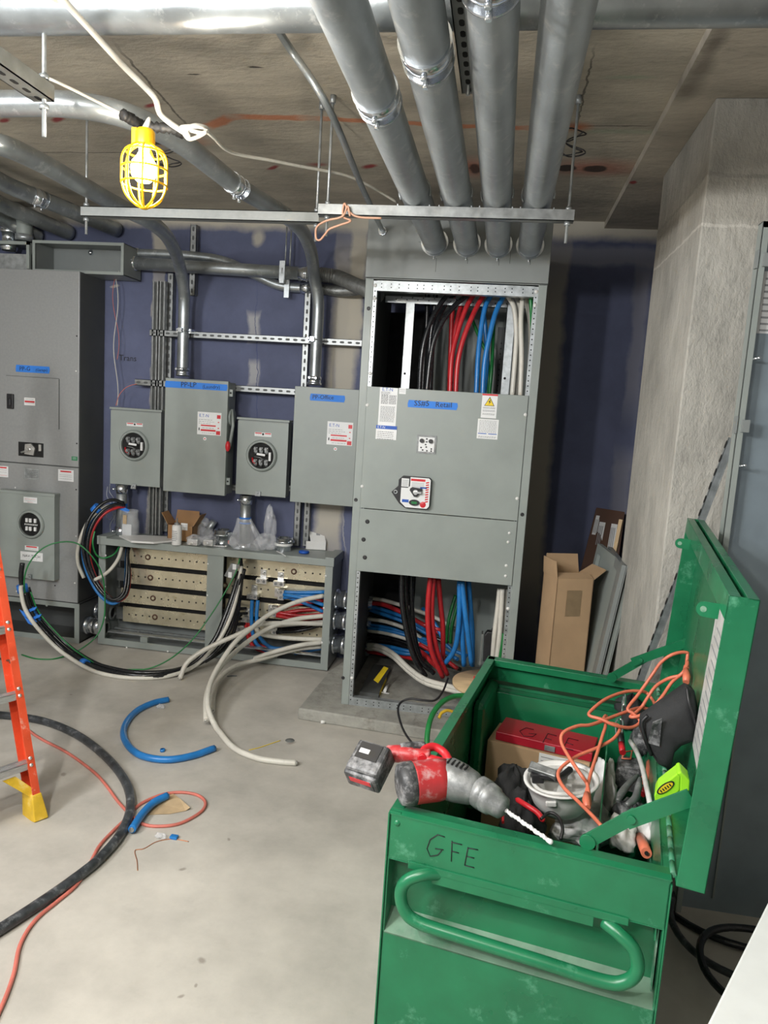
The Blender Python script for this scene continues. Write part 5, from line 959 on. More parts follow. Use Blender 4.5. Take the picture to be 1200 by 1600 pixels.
lowset('blue_cable', 'cblue', [[(575, 946, 4.62), (605, 955, 4.55), (635, 966, 4.5), (665, 985, 4.5)], [(575, 952, 4.6), (605, 962, 4.53), (640, 975, 4.5), (670, 992, 4.48)], [(575, 976, 4.58), (610, 982, 4.52), (640, 993, 4.5), (668, 1000, 4.5)], [(575, 981, 4.55), (610, 986, 4.5), (645, 996, 4.48), (672, 1008, 4.5)], [(578, 1008, 4.55), (605, 1010, 4.5), (640, 1018, 4.45), (672, 1025, 4.5)], [(578, 1012, 4.52), (605, 1016, 4.48), (640, 1022, 4.42), (690, 1018, 4.5), (715, 1030, 4.4)], [(660, 950, 4.55), (680, 975, 4.5), (700, 1010, 4.45), (730, 1025, 4.4)]], 'blue cables at the back of the lower bay', 'blue cable from the left nipples crossing the back of the lower bay')
lowset('red_cable', 'cred', [[(640, 962, 4.55), (660, 975, 4.5), (690, 985, 4.48)], [(655, 1006, 4.4), (675, 1018, 4.36), (695, 1030, 4.3), (715, 1045, 4.25)]], 'red cables at the back of the lower bay', 'red cable end in the tangle at the back of the lower bay')
lowset('black_cable', 'cblack', [[(575, 958, 4.64), (610, 968, 4.6), (650, 985, 4.55), (700, 1005, 4.5)], [(575, 992, 4.6), (620, 1000, 4.55), (660, 1015, 4.5), (700, 1030, 4.4)], [(578, 1000, 4.6), (620, 1005, 4.55), (670, 1030, 4.4), (720, 1046, 4.3)]], 'black cables at the back of the lower bay', 'black cable in the tangle at the back of the lower bay')
for i, dy in enumerate((0, 5)): cable('white_cable', ('upper', 'lower')[i]+' of the two white cables sagging over the cabinet floor to the plywood disc', [(575, 1008+dy, 4.5), (592, 1010+dy, 4.4), (615, 1022+dy, 4.25), (640, 1045+dy, 4.12), (665, 1062+dy, 4.02), (700, 1072+dy, 3.95), (735, 1080+dy, 3.88)], .015, 'cwhite', clampz=SZ0+.006)
# black device on the inner side with its cord
q = at(765, 1008, 4.05); t = thing('battery_charger', 'black device hanging by the white cables in the lower bay', 'charger', q)
mb = MB(); mb.prism([q+V(-.03, 0, -.10), q+V(.03, 0, -.10), q+V(.04, 0, .05), q+V(.02, 0, .075), q+V(-.02, 0, .075), q+V(-.035, 0, .05)], (0, .05, 0)); mb.build('case', 'black', t, bevel=.006); MB().tube(spl([q+V(.0, .02, .07), q+V(.02, .02, .11), q+V(.05, .02, .15), q+V(.06, .03, .2)], 5), .005, 8).build('hanging_strap', 'black', t)
MB().box(q.x-.05, q.x-.04, q.y-.005, q.y+.06, q.z-.12, q.z+.06).build('metal_bracket', 'strutg', t)
cable('white_offcut', 'short white plastic tube standing inside the cabinet floor', [atz(601, 1080, SZ0+.02), atz(606, 1070, SZ0+.02)], .009, 'white', cat='offcut')
cable('white_offcut', 'thin white stick lying inside the cabinet floor behind the bottom rail', [atz(573, 1077, SZ0+.012), atz(608, 1084, SZ0+.012)], .004, 'white', cat='offcut')
# ================================================================ caged work lamp and its cord
LP = at(226, 272, 2.0)
t = thing('work_lamp', 'lit work lamp bulb in a yellow plastic cage hanging from the conduit', 'lamp', LP+V(0, 0, .115))
ax = V(.02, 0, 1).normalized()
def ring(c, r_, th_=.0028, n=28): return [c+V(math.cos(2*math.pi*k/n)*r_, math.sin(2*math.pi*k/n)*r_, 0) for k in range(n)]
mb = MB(); prof = [(.022, .075), (.046, .062), (.059, .038), (.060, .0), (.059, -.030), (.048, -.060), (.026, -.080), (.004, -.088)]
for k in range(9):
    a = 2*math.pi*k/9+.2; mb.tube(spl([LP+V(r_*math.cos(a), r_*math.sin(a), h_) for r_, h_ in prof], 4), .0030, 8)
for r_, h_ in ((.052, .055), (.0605, .012), (.0605, -.028)): mb.tube(ring(LP+V(0, 0, h_), r_), .0028, 8, closed=True)
mb.ball(LP+V(0, 0, -.088), (.013, .013, .005)); mb.build('cage', 'cage', t)
MB().lathe([(0, .118), (.020, .116), (.026, .108), (.026, .075), (.022, .070), (.0, .070)], LP, (0, 0, 1), 24).box(LP.x-.036, LP.x-.020, LP.y-.01, LP.y+.01, LP.z+.075, LP.z+.118).build('socket', 'cage', t, bevel=.002)
MB().lathe([(0, -.034), (.018, -.030), (.031, -.016), (.035, .003), (.031, .021), (.019, .036), (.014, .046), (.014, .068)], LP+V(-.003, 0, .010), (0, 0, 1), 24).build('bulb', 'bulb', t)
lamp('work_lamp_light', 'POINT', LP+V(0, -.0, 0), 48, .035, (1, .92, .80))
hk = atz(229, 197, CZC-.04)
cable('lamp_cord', 'short grey cord from the caged lamp up to the conduit', [LP+V(.005, 0, .115), LP+V(.0, .02, .15), LP.lerp(hk, .7)+V(-.015, 0, .02), hk], .0045, 'cwhite', cat='cord', n=8)
mb = MB(); P = spl([atz(x, y, 2.485) for x, y in ((190, 178), (205, 186), (222, 196), (245, 199), (268, 201), (285, 208))], 6); mb.tube(P, [.008+.010*abs(math.sin(i*1.3)) for i in range(len(P))], 8)
mb.build('black_tape', 'rubber', label='ragged black tape wrapped along the conduit above the caged lamp', cat='tape')
kn = atz(297, 208, 2.47)
cable('string_cord', 'thick white string-light cord coming over the big conduit to the knot', [V(-.52, .4, 2.62), atz(60, -60, 2.60), atz(100, 0, 2.60), atz(140, 45, 2.59), atz(190, 100, 2.56), atz(225, 135, 2.53), atz(243, 155, 2.51), atz(252, 180, 2.49), atz(285, 205, 2.47), kn], .0085, 'cwhite', cat='cord')
kp = [(285, 205), (295, 217), (310, 213), (324, 203), (315, 198), (290, 198), (284, 200), (300, 204), (318, 208), (322, 200), (305, 196), (292, 202), (296, 212)]
cable('string_cord', 'knot of white cord tied at the conduit right of the caged lamp', [atz(x, y, 2.47-.008*(i % 3)) for i, (x, y) in enumerate(kp)], .0060, 'cwhite', cat='cord', n=8)
cable('string_cord', 'thin white cord strung from the knot across the ceiling to the right', [atz(322, 205, 2.47), atz(335, 216, 2.48), atz(352, 233, 2.50), atz(375, 242, 2.52), atz(420, 250, 2.55), atz(470, 260, 2.58), atz(540, 274, 2.62), atz(580, 292, 2.62), atz(620, 316, 2.60)], .0055, 'cwhite', cat='cord', n=8)
cable('string_cord', 'thin white cord running from the upper left strut down to the black tape', [atz(55, 118, 2.56), atz(72, 121, 2.55), atz(110, 138, 2.54), atz(160, 163, 2.53), atz(190, 178, 2.52)], .0045, 'cwhite', cat='cord', n=8)
for i, (x, y, s_) in enumerate(((262, 222, .06), (893, 200, .05))):
    c_ = atz(x, y, CZ-.01); mb = MB(); pts = []
    for k in range(40): a = k/40*math.pi*7; pts.append(c_+V(math.cos(a)*s_*(1-.3*math.sin(k)), .02*math.sin(k*.9), -.055+.05*math.cos(a*.5+.6)))
    mb.tube(spl(pts, 2), .0028, 6); mb.build('wire_coil', 'black', label=('black wires coiled in the ceiling hole above the caged lamp', 'dark wires poking from an orange-sprayed ceiling hole right of the big conduits')[i], cat='wires')
c_ = at(540, 322, 2.95)
cable('tie_wire', 'pinkish tie wire knotted round the left end of the right trapeze strut', [at(596, 341, 2.94), at(560, 339, 2.95), at(545, 330, 2.955), at(538, 318, 2.96), at(536, 338, 2.96), at(548, 345, 2.95), at(530, 352, 2.95), at(515, 358, 2.95), at(508, 366, 2.96), at(500, 375, 2.97), at(494, 372, 2.97), at(495, 355, 2.97), at(510, 345, 2.96), at(535, 338, 2.95), at(543, 322, 2.95), at(547, 338, 2.95)], .0042, 'wirepk', cat='wire', n=6)

# ================================================================ green steel job box
CM = Matrix.Translation((-.18, 1.60, 0)) @ Matrix.Rotation(math.radians(-9.7), 4, 'Z')
EX, EY = (CM.to_3x3() @ V(1, 0, 0)), (CM.to_3x3() @ V(0, 1, 0)); CO = CM.translation
def loc_(x, y, z): return CM @ V(x, y, z)
def pl(px, py, y): return onp(px, py, loc_(0, y, 0), EY)          # on a plane parallel to the box's end
def L2(v): return CM.inverted() @ v
W, D, H = .612, 1.225, .775
t = jb = thing('job_box', 'open green steel job box with a tubular end handle and GFE written on its end', 'tool chest', loc_(W/2, D/2, 0))
RZ1, RZ0 = .662, .474; led = .05
th = .005
mb = MB(CM)
mb.box(0, W, 0, th, RZ1, H).box(0, W, D-th, D, RZ1, H)                       # bands above the recesses
mb.box(0, th, 0, D, 0.10, H).box(W-th, W, 0, D, .10, H-.008)                   # long sides
mb.box(0, W, -.0, th, .10, RZ0).box(0, W, D-th, D, .10, RZ0).box(0, W, 0, D, .10, .105)
mb.box(0, W, led, led+th, RZ0-.0, RZ1).box(0, W, D-led-th, D-led, RZ0, RZ1)
mb.box(0, W, 0, led+th, RZ1-.003, RZ1).box(0, W, D-led-th, D, RZ1-.003, RZ1)
mb.box(-.004, .0, -.004, .03, .10, H-.0).box(W, W+.004, -.004, .03, .10, H-.01); mb.build('body', 'green', t, bevel=.002)
mb = MB(CM); mb.add([(.004, 0, RZ0), (W-.004, 0, RZ0), (W-.004, led, RZ0+.034), (.004, led, RZ0+.034), (.004, 0, RZ0-.004), (W-.004, 0, RZ0-.004), (W-.004, led, RZ0+.030), (.004, led, RZ0+.030)], [(0, 1, 2, 3), (7, 6, 5, 4), (0, 4, 5, 1), (1, 5, 6, 2), (2, 6, 7, 3), (3, 7, 4, 0)]); mb.build('recess_ledge', 'dust', t, label='dust-covered sloping ledge below the handle')
mb = MB(CM); mb.add([(.03, D-led-.006, RZ1+.045), (W-.03, D-led-.006, RZ1+.045), (W-.03, D-.006, RZ1+.012), (.03, D-.006, RZ1+.012), (.03, D-led-.045, RZ1-.0), (W-.03, D-led-.045, RZ1-.0)], [(0, 3, 2, 1)]); mb.build('inner_ledge', 'dust', t, label='dusty ledge on the inside of the far end')
mb = MB(CM); mb.box(.006, .048, .92, D-.01, .30, .70).build('inner_housing', 'green', t, bevel=.02)
# rims
mb = MB(CM); mb.add([(0, -.002, H-.004), (W, -.002, H-.004), (W, -.002, H), (0, -.002, H), (0, .045, H+.0), (W, .045, H+.0), (W, .05, H-.018), (0, .05, H-.018), (0, .012, H+.004), (W, .012, H+.004)], [(0, 1, 2, 3), (3, 2, 9, 8), (8, 9, 5, 4), (4, 5, 6, 7)]).build('front_rim', 'green', t)
MB(CM).box(0, W, D-.035, D+.003, H-.002, H+.003).box(.0, W, D-.037, D-.034, H-.022, H+.003).build('back_rim', 'green', t, bevel=.001)
MB(CM).box(-.003, .026, 0, D, H-.002, H+.003).box(.024, .027, 0.03, D-.03, H-.022, H+.003).build('left_rim', 'green', t, bevel=.001)
MB(CM).box(W-.016, W+.002, .0, D, H-.004, H+.0).box(W-.018, W-.015, .01, D-.02, H-.15, H).build('hinge_rim', 'green', t)
mb = MB(CM); 
for k in range(24): y = .02+k*.049; mb.tube([V(W+.004, y, H+.0), V(W+.004, y+.046, H+.0)], .0065, 10)
mb.build('hinge_barrel', 'greend', t)
mb = MB(CM); mb.box(W-.012, W-.009, .02, D-.03, .50, .757).build('hinge_leaf', 'greend', t)
# front band detail
mb = MB(CM); mb.box(.052, .54, -.0035, .0, RZ1-.012, RZ1+.006).box(.11, .47, -.003, .0, RZ1-.035, RZ1).build('handle_bracket', 'green', t, bevel=.0015)
hp = [(.128, .012, .648), (.095, -.008, .650), (.058, -.020, .632), (.045, -.024, .600), (.058, -.026, .560), (.095, -.026, .540), (.2, -.026, .535), (.36, -.026, .531), (.50, -.026, .527), (.545, -.026, .540), (.566, -.024, .572), (.556, -.020, .612), (.525, -.010, .632), (.492, .010, .638)]
MB(CM).tube(spl(hp, 6), .0145, 16).build('end_handle', 'green', t)
MB(CM).lathe([(.05, .0), (.045, .003), (.03, .004), (0, .004)], (.165, led, .56), (0, -1, 0), 20).build('recess_emboss', 'green', t, bevel=0) if False else None
mb = MB()
def hand(mb, strokes, y, r_=.0012, k=1):
    for s_ in strokes: mb.tube([pl(px, py, y) for px, py in s_], r_, 5)
hand(mb, [[(695, 1308), (684, 1304), (672, 1312), (667, 1326), (672, 1338), (684, 1336), (690, 1329)], [(680, 1326), (693, 1328)], [(706, 1314), (705, 1346)], [(706, 1316), (722, 1320)], [(706, 1330), (717, 1333)], [(731, 1324), (726, 1352)], [(731, 1325), (747, 1328)], [(729, 1338), (741, 1341)], [(726, 1352), (741, 1356)]], -.0008)
mb.build('marker_lettering', 'ink', t, label='handwritten black letters GFE')
mb = MB(CM); [mb.lathe([(0, .004), (.006, .003), (.008, 0)], (x, 0, z), (0, -1, 0), 12) for x, z in ((.018, .752),)]; mb.build('rivet', 'green', t)
# skids
for x in (.03, W-.09): MB(CM).box(x, x+.06, .03, D-.03, 0, .10).build('skid', 'green', t)
# dividers
MB(CM).box(.462, .466, .12, 1.0, .25, .66).build('divider', 'green', t, bevel=.001)
# lid
u = V(.045, 0, 1).normalized(); Ld = .617
def LD(d, y, s_): return CM @ (V(W+.008, y, H-.004)+u*s_+V(1, 0, -.045).normalized()*d)
def lbox(mb, d0, d1, y0, y1, s0, s1): return mb.hexa([LD(d0, y0, s0), LD(d1, y0, s0), LD(d1, y1, s0), LD(d0, y1, s0)], [LD(d0, y0, s1), LD(d1, y0, s1), LD(d1, y1, s1), LD(d0, y1, s1)])
LT = .056
mb = MB(); lbox(mb, LT-.004, LT, -.012, D+.012, 0, Ld); lbox(mb, 0, LT, -.012, -.008, 0, Ld); lbox(mb, 0, LT, D+.008, D+.012, 0, Ld); lbox(mb, 0, LT, -.012, D+.012, 0, .004); lbox(mb, 0, .022, -.012, D+.012, Ld-.004, Ld); lbox(mb, .034, LT, -.012, D+.012, Ld-.004, Ld); lbox(mb, .020, .023, -.012, D+.012, Ld-.045, Ld); lbox(mb, .034, .037, -.012, D+.012, Ld-.045, Ld); lbox(mb, .020, .037, -.012, D+.012, Ld-.048, Ld-.045); lbox(mb, 0, .004, -.012, D+.012, Ld-.05, Ld)
lid = mb.build('lid', 'green', t, bevel=.0015)
for y in (.075, .97):
    mb = MB(); c0 = LD(.0, y, Ld-.055); nx_ = V(-1, 0, .045); nx_ = (CM.to_3x3() @ nx_).normalized(); uu = (CM.to_3x3() @ u).normalized()
    pts = [c0+uu*.016]; 
    for k in range(9): a = math.pi/2+math.pi*k/8; pts.append(c0+nx_*(.028)+uu*(.016*math.sin(a))+nx_*(-.016*math.cos(a)))
    pts.append(c0-uu*.016); mb.prism(pts, EY*.005); mb.mt(1); c1_ = c0+nx_*.030-EY*.0006; mb.cyl(c1_, c1_+EY*.0064, .0065, 12); mb.build('latch_tab', ['green', 'greend'], lid)
mb = MB(); lbox(mb, LT-.006, LT-.0045, .28, .50, .10, .50); mb.mt(1)
for k in range(12): lbox(mb, LT-.0068, LT-.006, .30, .48-.02*(k % 3), .13+k*.028, .135+k*.028)
mb.build('warning_label', ['bagw', 'grey'], lid, label='white instruction label inside the lid')
# stays
def stay(y, a, j, j2, b_, name='lid_stay'):
    A, J, J2, B2 = pl(*a, y), pl(*j, y), pl(*j2, y), pl(*b_, y); o_ = EY*.004
    mb = MB(); mb.bar(A, J, .007, .030 if y < .3 else .028, up=(CM.to_3x3() @ V(0, 0, 1))); mb.bar(J2+o_*(-1.6), B2+o_*(-1.6), .006, .036 if y < .3 else .030); c_ = J2.lerp(J, .5)-o_*2.2; mb.cyl(c_, c_-EY*.006, .009, 14); c_ = A-o_; mb.cyl(c_+EY*.006, c_-EY*.004, .017, 16); return mb.build(name, 'green', jb)
stay(.045, (918, 1314), (996, 1272), (977, 1281), (1080, 1243)); stay(1.16, (956, 1058), (1012, 1026), (988, 1034), (1074, 1003))

# ---- hammer drill on the corner
def dz(px, py, z): return atz(px, py, z)
c0, c1, c2, c3, c4, c5 = dz(626, 1226, .832), dz(700, 1216, .840), dz(748, 1236, .832), dz(790, 1266, .818), dz(860, 1315, .795), dz(655, 1217, .828)
t = thing('hammer_drill', 'dusty red and black cordless hammer drill resting on the job box corner', 'power drill', c1)
d_ = (c1-c0).normalized()
MB().tube([c0-d_*.006, c0-d_*.002, c0+d_*.012, c0+d_*.03], [.034, .046, .050, .051], 28).build('rear_cap', 'dgrey', t)
MB().tube([c0+d_*.03, c0+d_*.035, c1-d_*.03, c1+d_*.0], [.0505, .0485, .049, .045], 28).build('motor_housing', 'dred', t)
e_ = (c2-c1).normalized(); MB().tube([c1-e_*.025, c1, c1.lerp(c2, .35), c1.lerp(c2, .8), c2], [.038, .049, .047, .039, .031], 28).build('gear_housing', 'dmetal', t)
sd = e_.cross(V(0, 0, 1)).normalized(); mb = MB()
for k in range(5): p_ = c1+e_*(.002+k*.011)+V(0, 0, .0475); mb.bar(p_-sd*.006, p_+sd*.018, .0035, .004)
mb.build('vent_slots', 'hole', t)
f_ = (c3-c2).normalized(); MB().tube([c2-f_*.004, c2+f_*.018, c2+f_*.020, c2+f_*.024, c2.lerp(c3, .55), c2.lerp(c3, .58), c3-f_*.008, c3], [.036, .037, .033, .036, .034, .030, .026, .014], 28).build('chuck', 'dmetal', t)
n_ = 46; mb = MB(); P = [c3.lerp(c4, i/n_) for i in range(n_+1)]; mb.tube(P, [.0042+.0008*math.sin(i*1.9) for i in range(n_+1)], 10)
g_ = (c4-c3).normalized(); sx = g_.orthogonal().normalized(); sy_ = g_.cross(sx)
mb.tube([P[i]+(sx*math.cos(i*.5)+sy_*math.sin(i*.5))*.0042 for i in range(n_+1)], .0017, 6); mb.ball(c4, (.006, .006, .006)); mb.build('drill_bit', 'rag', t)
h0, h1, h2, h3 = dz(607, 1178, .852), dz(640, 1180, .862), dz(672, 1182, .866), dz(697, 1186, .858)
MB().tube(spl([h0, h0.lerp(h1, .5)+V(0, 0, .002), h1, h1.lerp(h2, .5), h2], 5), [.021]*6+[.019]*6+[.017]*9, 16).build('handle_frame', 'dred', t)
MB().tube(spl([dz(626, 1170, .87), dz(645, 1167, .874), dz(663, 1167, .872)], 5), .013, 14).build('rubber_grip', 'dgrey', t)
MB().tube(spl([dz(660, 1186, .866), dz(663, 1172, .872), dz(678, 1167, .874), dz(694, 1176, .866), dz(702, 1190, .856)], 6), .0105, 12).tube(spl([dz(664, 1186, .86), dz(680, 1190, .86), dz(700, 1196, .85)], 5), .014, 12).build('trigger_guard', 'red', t)
b0 = dz(578, 1196, .845); bx_ = (dz(606, 1207, .845)-dz(552, 1190, .845)).normalized(); bz_ = (V(-.25, -.30, .55)).normalized(); by_ = bz_.cross(bx_).normalized(); bz_ = bx_.cross(by_)
BM = Matrix((( bx_.x, by_.x, bz_.x, b0.x), (bx_.y, by_.y, bz_.y, b0.y), (bx_.z, by_.z, bz_.z, b0.z), (0, 0, 0, 1)))
mb = MB(BM); mb.box(-.046, .042, -.047, .047, -.034, .024).box(-.039, .046, -.040, .040, .022, .040); mb.build('battery', 'dgrey', t, bevel=.007)
mb = MB(BM); mb.box(-.034, .030, -.0485, -.047, -.024, .014); mb.mt(1); mb.box(-.030, .026, -.0495, -.0485, -.004, .012); mb.build('battery_badge', ['dgrey', 'red'], t)
mb = MB(BM); mb.box(-.028, .030, -.010, .034, .040, .0415); mb.mt(1); mb.box(-.022, .004, .004, .016, .0415, .0425); mb.build('top_badge', ['black', 'rag'], t)

# ---- red metal case on a carton
c_, r_ = dz(762, 1154, .56), dz(922, 1192, .56); ex = (r_-c_).normalized(); ey = V(-ex.y, ex.x, 0)
def ob(mb, o, x0, x1, y0, y1, z0, z1): return mb.hexa([o+ex*x0+ey*y0+V(0, 0, z0), o+ex*x1+ey*y0+V(0, 0, z0), o+ex*x1+ey*y1+V(0, 0, z0), o+ex*x0+ey*y1+V(0, 0, z0)], [o+ex*x0+ey*y0+V(0, 0, z1), o+ex*x1+ey*y0+V(0, 0, z1), o+ex*x1+ey*y1+V(0, 0, z1), o+ex*x0+ey*y1+V(0, 0, z1)])
Wc = (r_-c_).length; t = thing('carton', 'brown carton standing inside the job box under the red case', 'box', c_+V(0, 0, -.40))
mb = MB(); ob(mb, c_, 0, Wc, 0, .17, -.40, -.004); mb.build('carton_body', 'card', t, bevel=.002)
mb = MB(); ob(mb, c_, Wc*.52, Wc*.80, -.001, 0, -.10, -.006); mb.mt(1); [ob(mb, c_, Wc*.54, Wc*(.75-.05*(k % 2)), -.0016, -.001, -.02-k*.014, -.017-k*.014) for k in range(5)]; mb.build('shipping_label', ['paper', 'grey'], t)
t = thing('red_case', 'red metal case with GFE written on its lid, on the carton in the job box', 'case', c_)
mb = MB(); ob(mb, c_, .025, Wc+.004, .01, .155, -.002, .030); mb.build('case_body', 'cred2', t, bevel=.003)
mb = MB(); ob(mb, c_, Wc*.56, Wc*.66, .006, .010, .004, .022); mb.build('case_latch', 'galv', t)
mb = MB()
for s_ in ([(834, 1140), (822, 1137), (812, 1142), (818, 1150), (832, 1151), (838, 1147), (826, 1146)], [(848, 1160), (856, 1146), (870, 1150)], [(852, 1153), (862, 1156)], [(880, 1168), (888, 1153), (904, 1157)], [(884, 1160), (896, 1164)], [(880, 1168), (896, 1172)]): mb.tube([dz(*p, .5912) for p in s_], .0012, 5)
mb.build('marker_lettering', 'ink', t, label='handwritten black letters GFE')
# ---- hard hat upside down
hc = dz(877, 1218, .668); t = thing('hard_hat', 'white hard hat lying upside down in the job box', 'hard hat', hc+V(0, 0, -.11))
pr = [(.0, -.112), (.03, -.110), (.062, -.096), (.084, -.066), (.095, -.03), (.100, -.004), (.108, .0), (.108, .005), (.097, .004), (.091, -.03), (.080, -.063), (.058, -.092), (.028, -.106), (0, -.108)]
HM = Matrix.Translation(hc) @ Matrix.Rotation(math.radians(-7), 4, 'Y') @ Matrix.Rotation(math.radians(8), 4, 'X') @ Matrix.Diagonal((1, .86, 1, 1))
MB(HM).lathe(pr, (0, 0, 0), (0, 0, 1), 36).build('shell', 'white', t)
MB(HM).box(-.05, -.02, -.104, -.094, -.028, -.012).build('slot_boss', 'white', t, bevel=.003)
mb = MB(HM); mb.tube([V(math.cos(a)*.080, math.sin(a)*.080, -.004+.004*math.sin(3*a)) for a in [2*math.pi*k/30 for k in range(30)]], [.007]*30, 8, closed=True); mb.bar((-.075, .0, .0), (.07, .02, -.02), .022, .004); mb.bar((-.01, -.07, -.01), (.02, .075, -.01), .020, .004); mb.build('suspension', 'bagw', t)
mb = MB(HM); mb.tube(spl([(-.08, .02, .0), (-.06, -.02, .025), (-.02, -.03, .022), (.0, .0, .01), (.03, .04, .012)], 5), .011, 8); mb.box(-.085, -.05, -.03, .02, .002, .030); mb.build('chin_strap', 'black', t, bevel=.004)
t2 = thing('ratchet_clip', 'dark metal bracket lying on the hard hat opening', 'bracket', hc)
MB().hexa([dz(828, 1192, .69), dz(872, 1208, .69), dz(868, 1222, .675), dz(824, 1206, .675)], [dz(830, 1188, .712), dz(870, 1203, .712), dz(868, 1214, .70), dz(826, 1200, .70)]).build('bracket_body', 'dmetal', t2, bevel=.003)
# ---- soft bags
crumple(dz(908, 1290, .50)+V(0, .02, 0), (.085, .10, .055), 31).build('white_rag', 'rag', label='crumpled white paper and rag right beneath the hard hat', cat='rag')
crumple(dz(945, 1235, .54), (.030, .12, .08), 33).build('white_rag', 'rag', label='pale crumpled wrapping between the hard hat and the divider', cat='rag')
t = thing('tool_bag', 'black fabric tool bag with red trim under the drill bit', 'bag', dz(830, 1270, .45))
crumple(dz(818, 1278, .52), (.055, .10, .075), 35).build('bag_body', 'fabric', t); MB().tube(spl([dz(806, 1248, .61), dz(822, 1258, .615), dz(840, 1270, .61), dz(850, 1284, .60)], 5), [.003]+[.008]*14+[.003], 8).tube(spl([dz(789, 1246, .62), dz(786, 1262, .62), dz(786, 1285, .62)], 4), .004, 6).build('red_trim', 'red', t)
MB().tube(spl([dz(845, 1280, .64), dz(858, 1270, .65), dz(872, 1276, .65), dz(879, 1294, .64), (dz(876, 1312, .62))], 6), .0045, 8).build('bag_strap', 'black', t)
crumple(dz(800, 1232, .52), (.06, .07, .07), 36).build('tool_bag', 'fabric', label='dark fabric pouch between the carton and the drill chuck', cat='bag')
crumple(dz(972, 1308, .60)+V(0, .02, 0), (.042, .05, .04), 41).build('plastic_bag', 'bagw', label='milky plastic bag at the front right inside the job box', cat='bag')
crumple(dz(990, 1285, .58)+V(0, .03, 0), (.05, .06, .045), 42).build('glove', 'dgrey', label='grey work glove behind the milky bag in the job box', cat='glove')
crumple(dz(1012, 1300, .60), (.03, .04, .03), 45).build('glove', 'rag', label='pale glove beside the hinge at the front right', cat='glove')
t = thing('screwdriver', 'orange handled tool at the very front right inside the job box', 'tool', dz(1008, 1333, .64))
MB().tube([dz(1010, 1333, .655), dz(1006, 1322, .64), dz(1000, 1308, .60)], [.013, .014, .012], 16).build('handle', 'ocord', t); MB().cyl(dz(1010, 1333, .655), dz(1010.3, 1333.8, .656), .005, 12).build('handle_hole', 'hole', t)
t = thing('reciprocating_saw', 'grey and orange compact power tool in the right compartment', 'power tool', dz(985, 1195, .55))
mb = MB(); q = dz(986, 1196, .62); mb.hexa([q+EX*-.050+EY*-.04+V(0, 0, -.07), q+EX*.045+EY*-.05+V(0, 0, -.07), q+EX*.05+EY*.06+V(0, 0, -.07), q+EX*-.045+EY*.06+V(0, 0, -.07)], [q+EX*-.042+EY*-.03, q+EX*.032+EY*-.03, q+EX*.04+EY*.05+V(0, 0, .01), q+EX*-.04+EY*.05+V(0, 0, .01)]); mb.build('tool_body', 'dgrey', t, bevel=.01)
mb = MB(); mb.tube([dz(972, 1185, .632), dz(976, 1175, .637), dz(988, 1173, .637), dz(985, 1186, .632)], .003, 6, closed=True).tube(spl([dz(1016, 1192, .64), dz(1014, 1206, .64), dz(1004, 1222, .62)], 5), .012, 10); mb.build('orange_trim', 'ocord', t)
t = thing('pliers', 'grey steel pliers lying with open jaws in the right compartment', 'pliers', dz(985, 1240, .6))
MB().tube(spl([dz(996, 1212, .66), dz(985, 1222, .655), dz(972, 1238, .65), dz(965, 1252, .645)], 5), [.006, .007, .008, .009, .010, .010, .010, .010, .011, .011, .011, .011, .010, .009, .008, .005], 8).build('jaw', 'dmetal', t)
MB().tube(spl([dz(1000, 1216, .66), dz(997, 1232, .655), dz(992, 1248, .65), dz(978, 1258, .645)], 5), [.006, .007, .008, .009, .010, .010, .010, .010, .011, .011, .011, .011, .010, .009, .008, .005], 8).build('jaw', 'dmetal', t)
t = thing('screwdriver', 'red and black handled driver standing in the right compartment', 'tool', dz(970, 1165, .6))
MB().cyl(dz(969, 1140, .70), dz(971, 1162, .68), .011, 14).build('black_handle', 'black', t); MB().cyl(dz(971, 1162, .68), dz(973, 1176, .67), .010, 14).build('red_handle', 'red', t)
t = thing('carabiner', 'bright steel hook hanging at the divider top', 'hook', dz(965, 1130, .7))
MB().tube(spl([dz(963, 1150, .72), dz(962, 1132, .73), dz(966, 1123, .735), (dz(973, 1128, .73)), dz(972, 1145, .72)], 6), .0032, 8).build('hook_body', 'zinc', t)
MB().cyl(dz(975, 1104, .74), dz(977, 1078, .76), .006, 10).cyl(dz(972, 1112, .735), dz(974, 1080, .755), .003, 8).build('steel_rod', 'zinc', label='short steel rods standing behind the tangled orange cord', cat='rod')
cable('clear_tubing', 'pale plastic tubing arching through the right compartment', [dz(985, 1158, .70), dz(995, 1175, .71), dz(1004, 1200, .71), dz(1010, 1228, .71), dz(1015, 1252, .70), dz(1018, 1280, .66), dz(1020, 1298, .62)], .0075, 'bagw', cat='tube')
crumple(dz(985, 1112, .66), (.05, .08, .06), 51).build('tool_pouch', 'fabric', label='dark pouch of small gear beneath the orange cord tangle', cat='pouch')
crumple(dz(1008, 1150, .60), (.05, .09, .06), 52).build('tool_pouch', 'dgrey', label='dusty pouch squeezed beside the black canvas bag', cat='pouch')
MB().cyl(dz(1012, 1232, .63), dz(1002, 1240, .62), .012, 12).build('wire_nut', 'red', label='small red connector near the tubing', cat='connector')
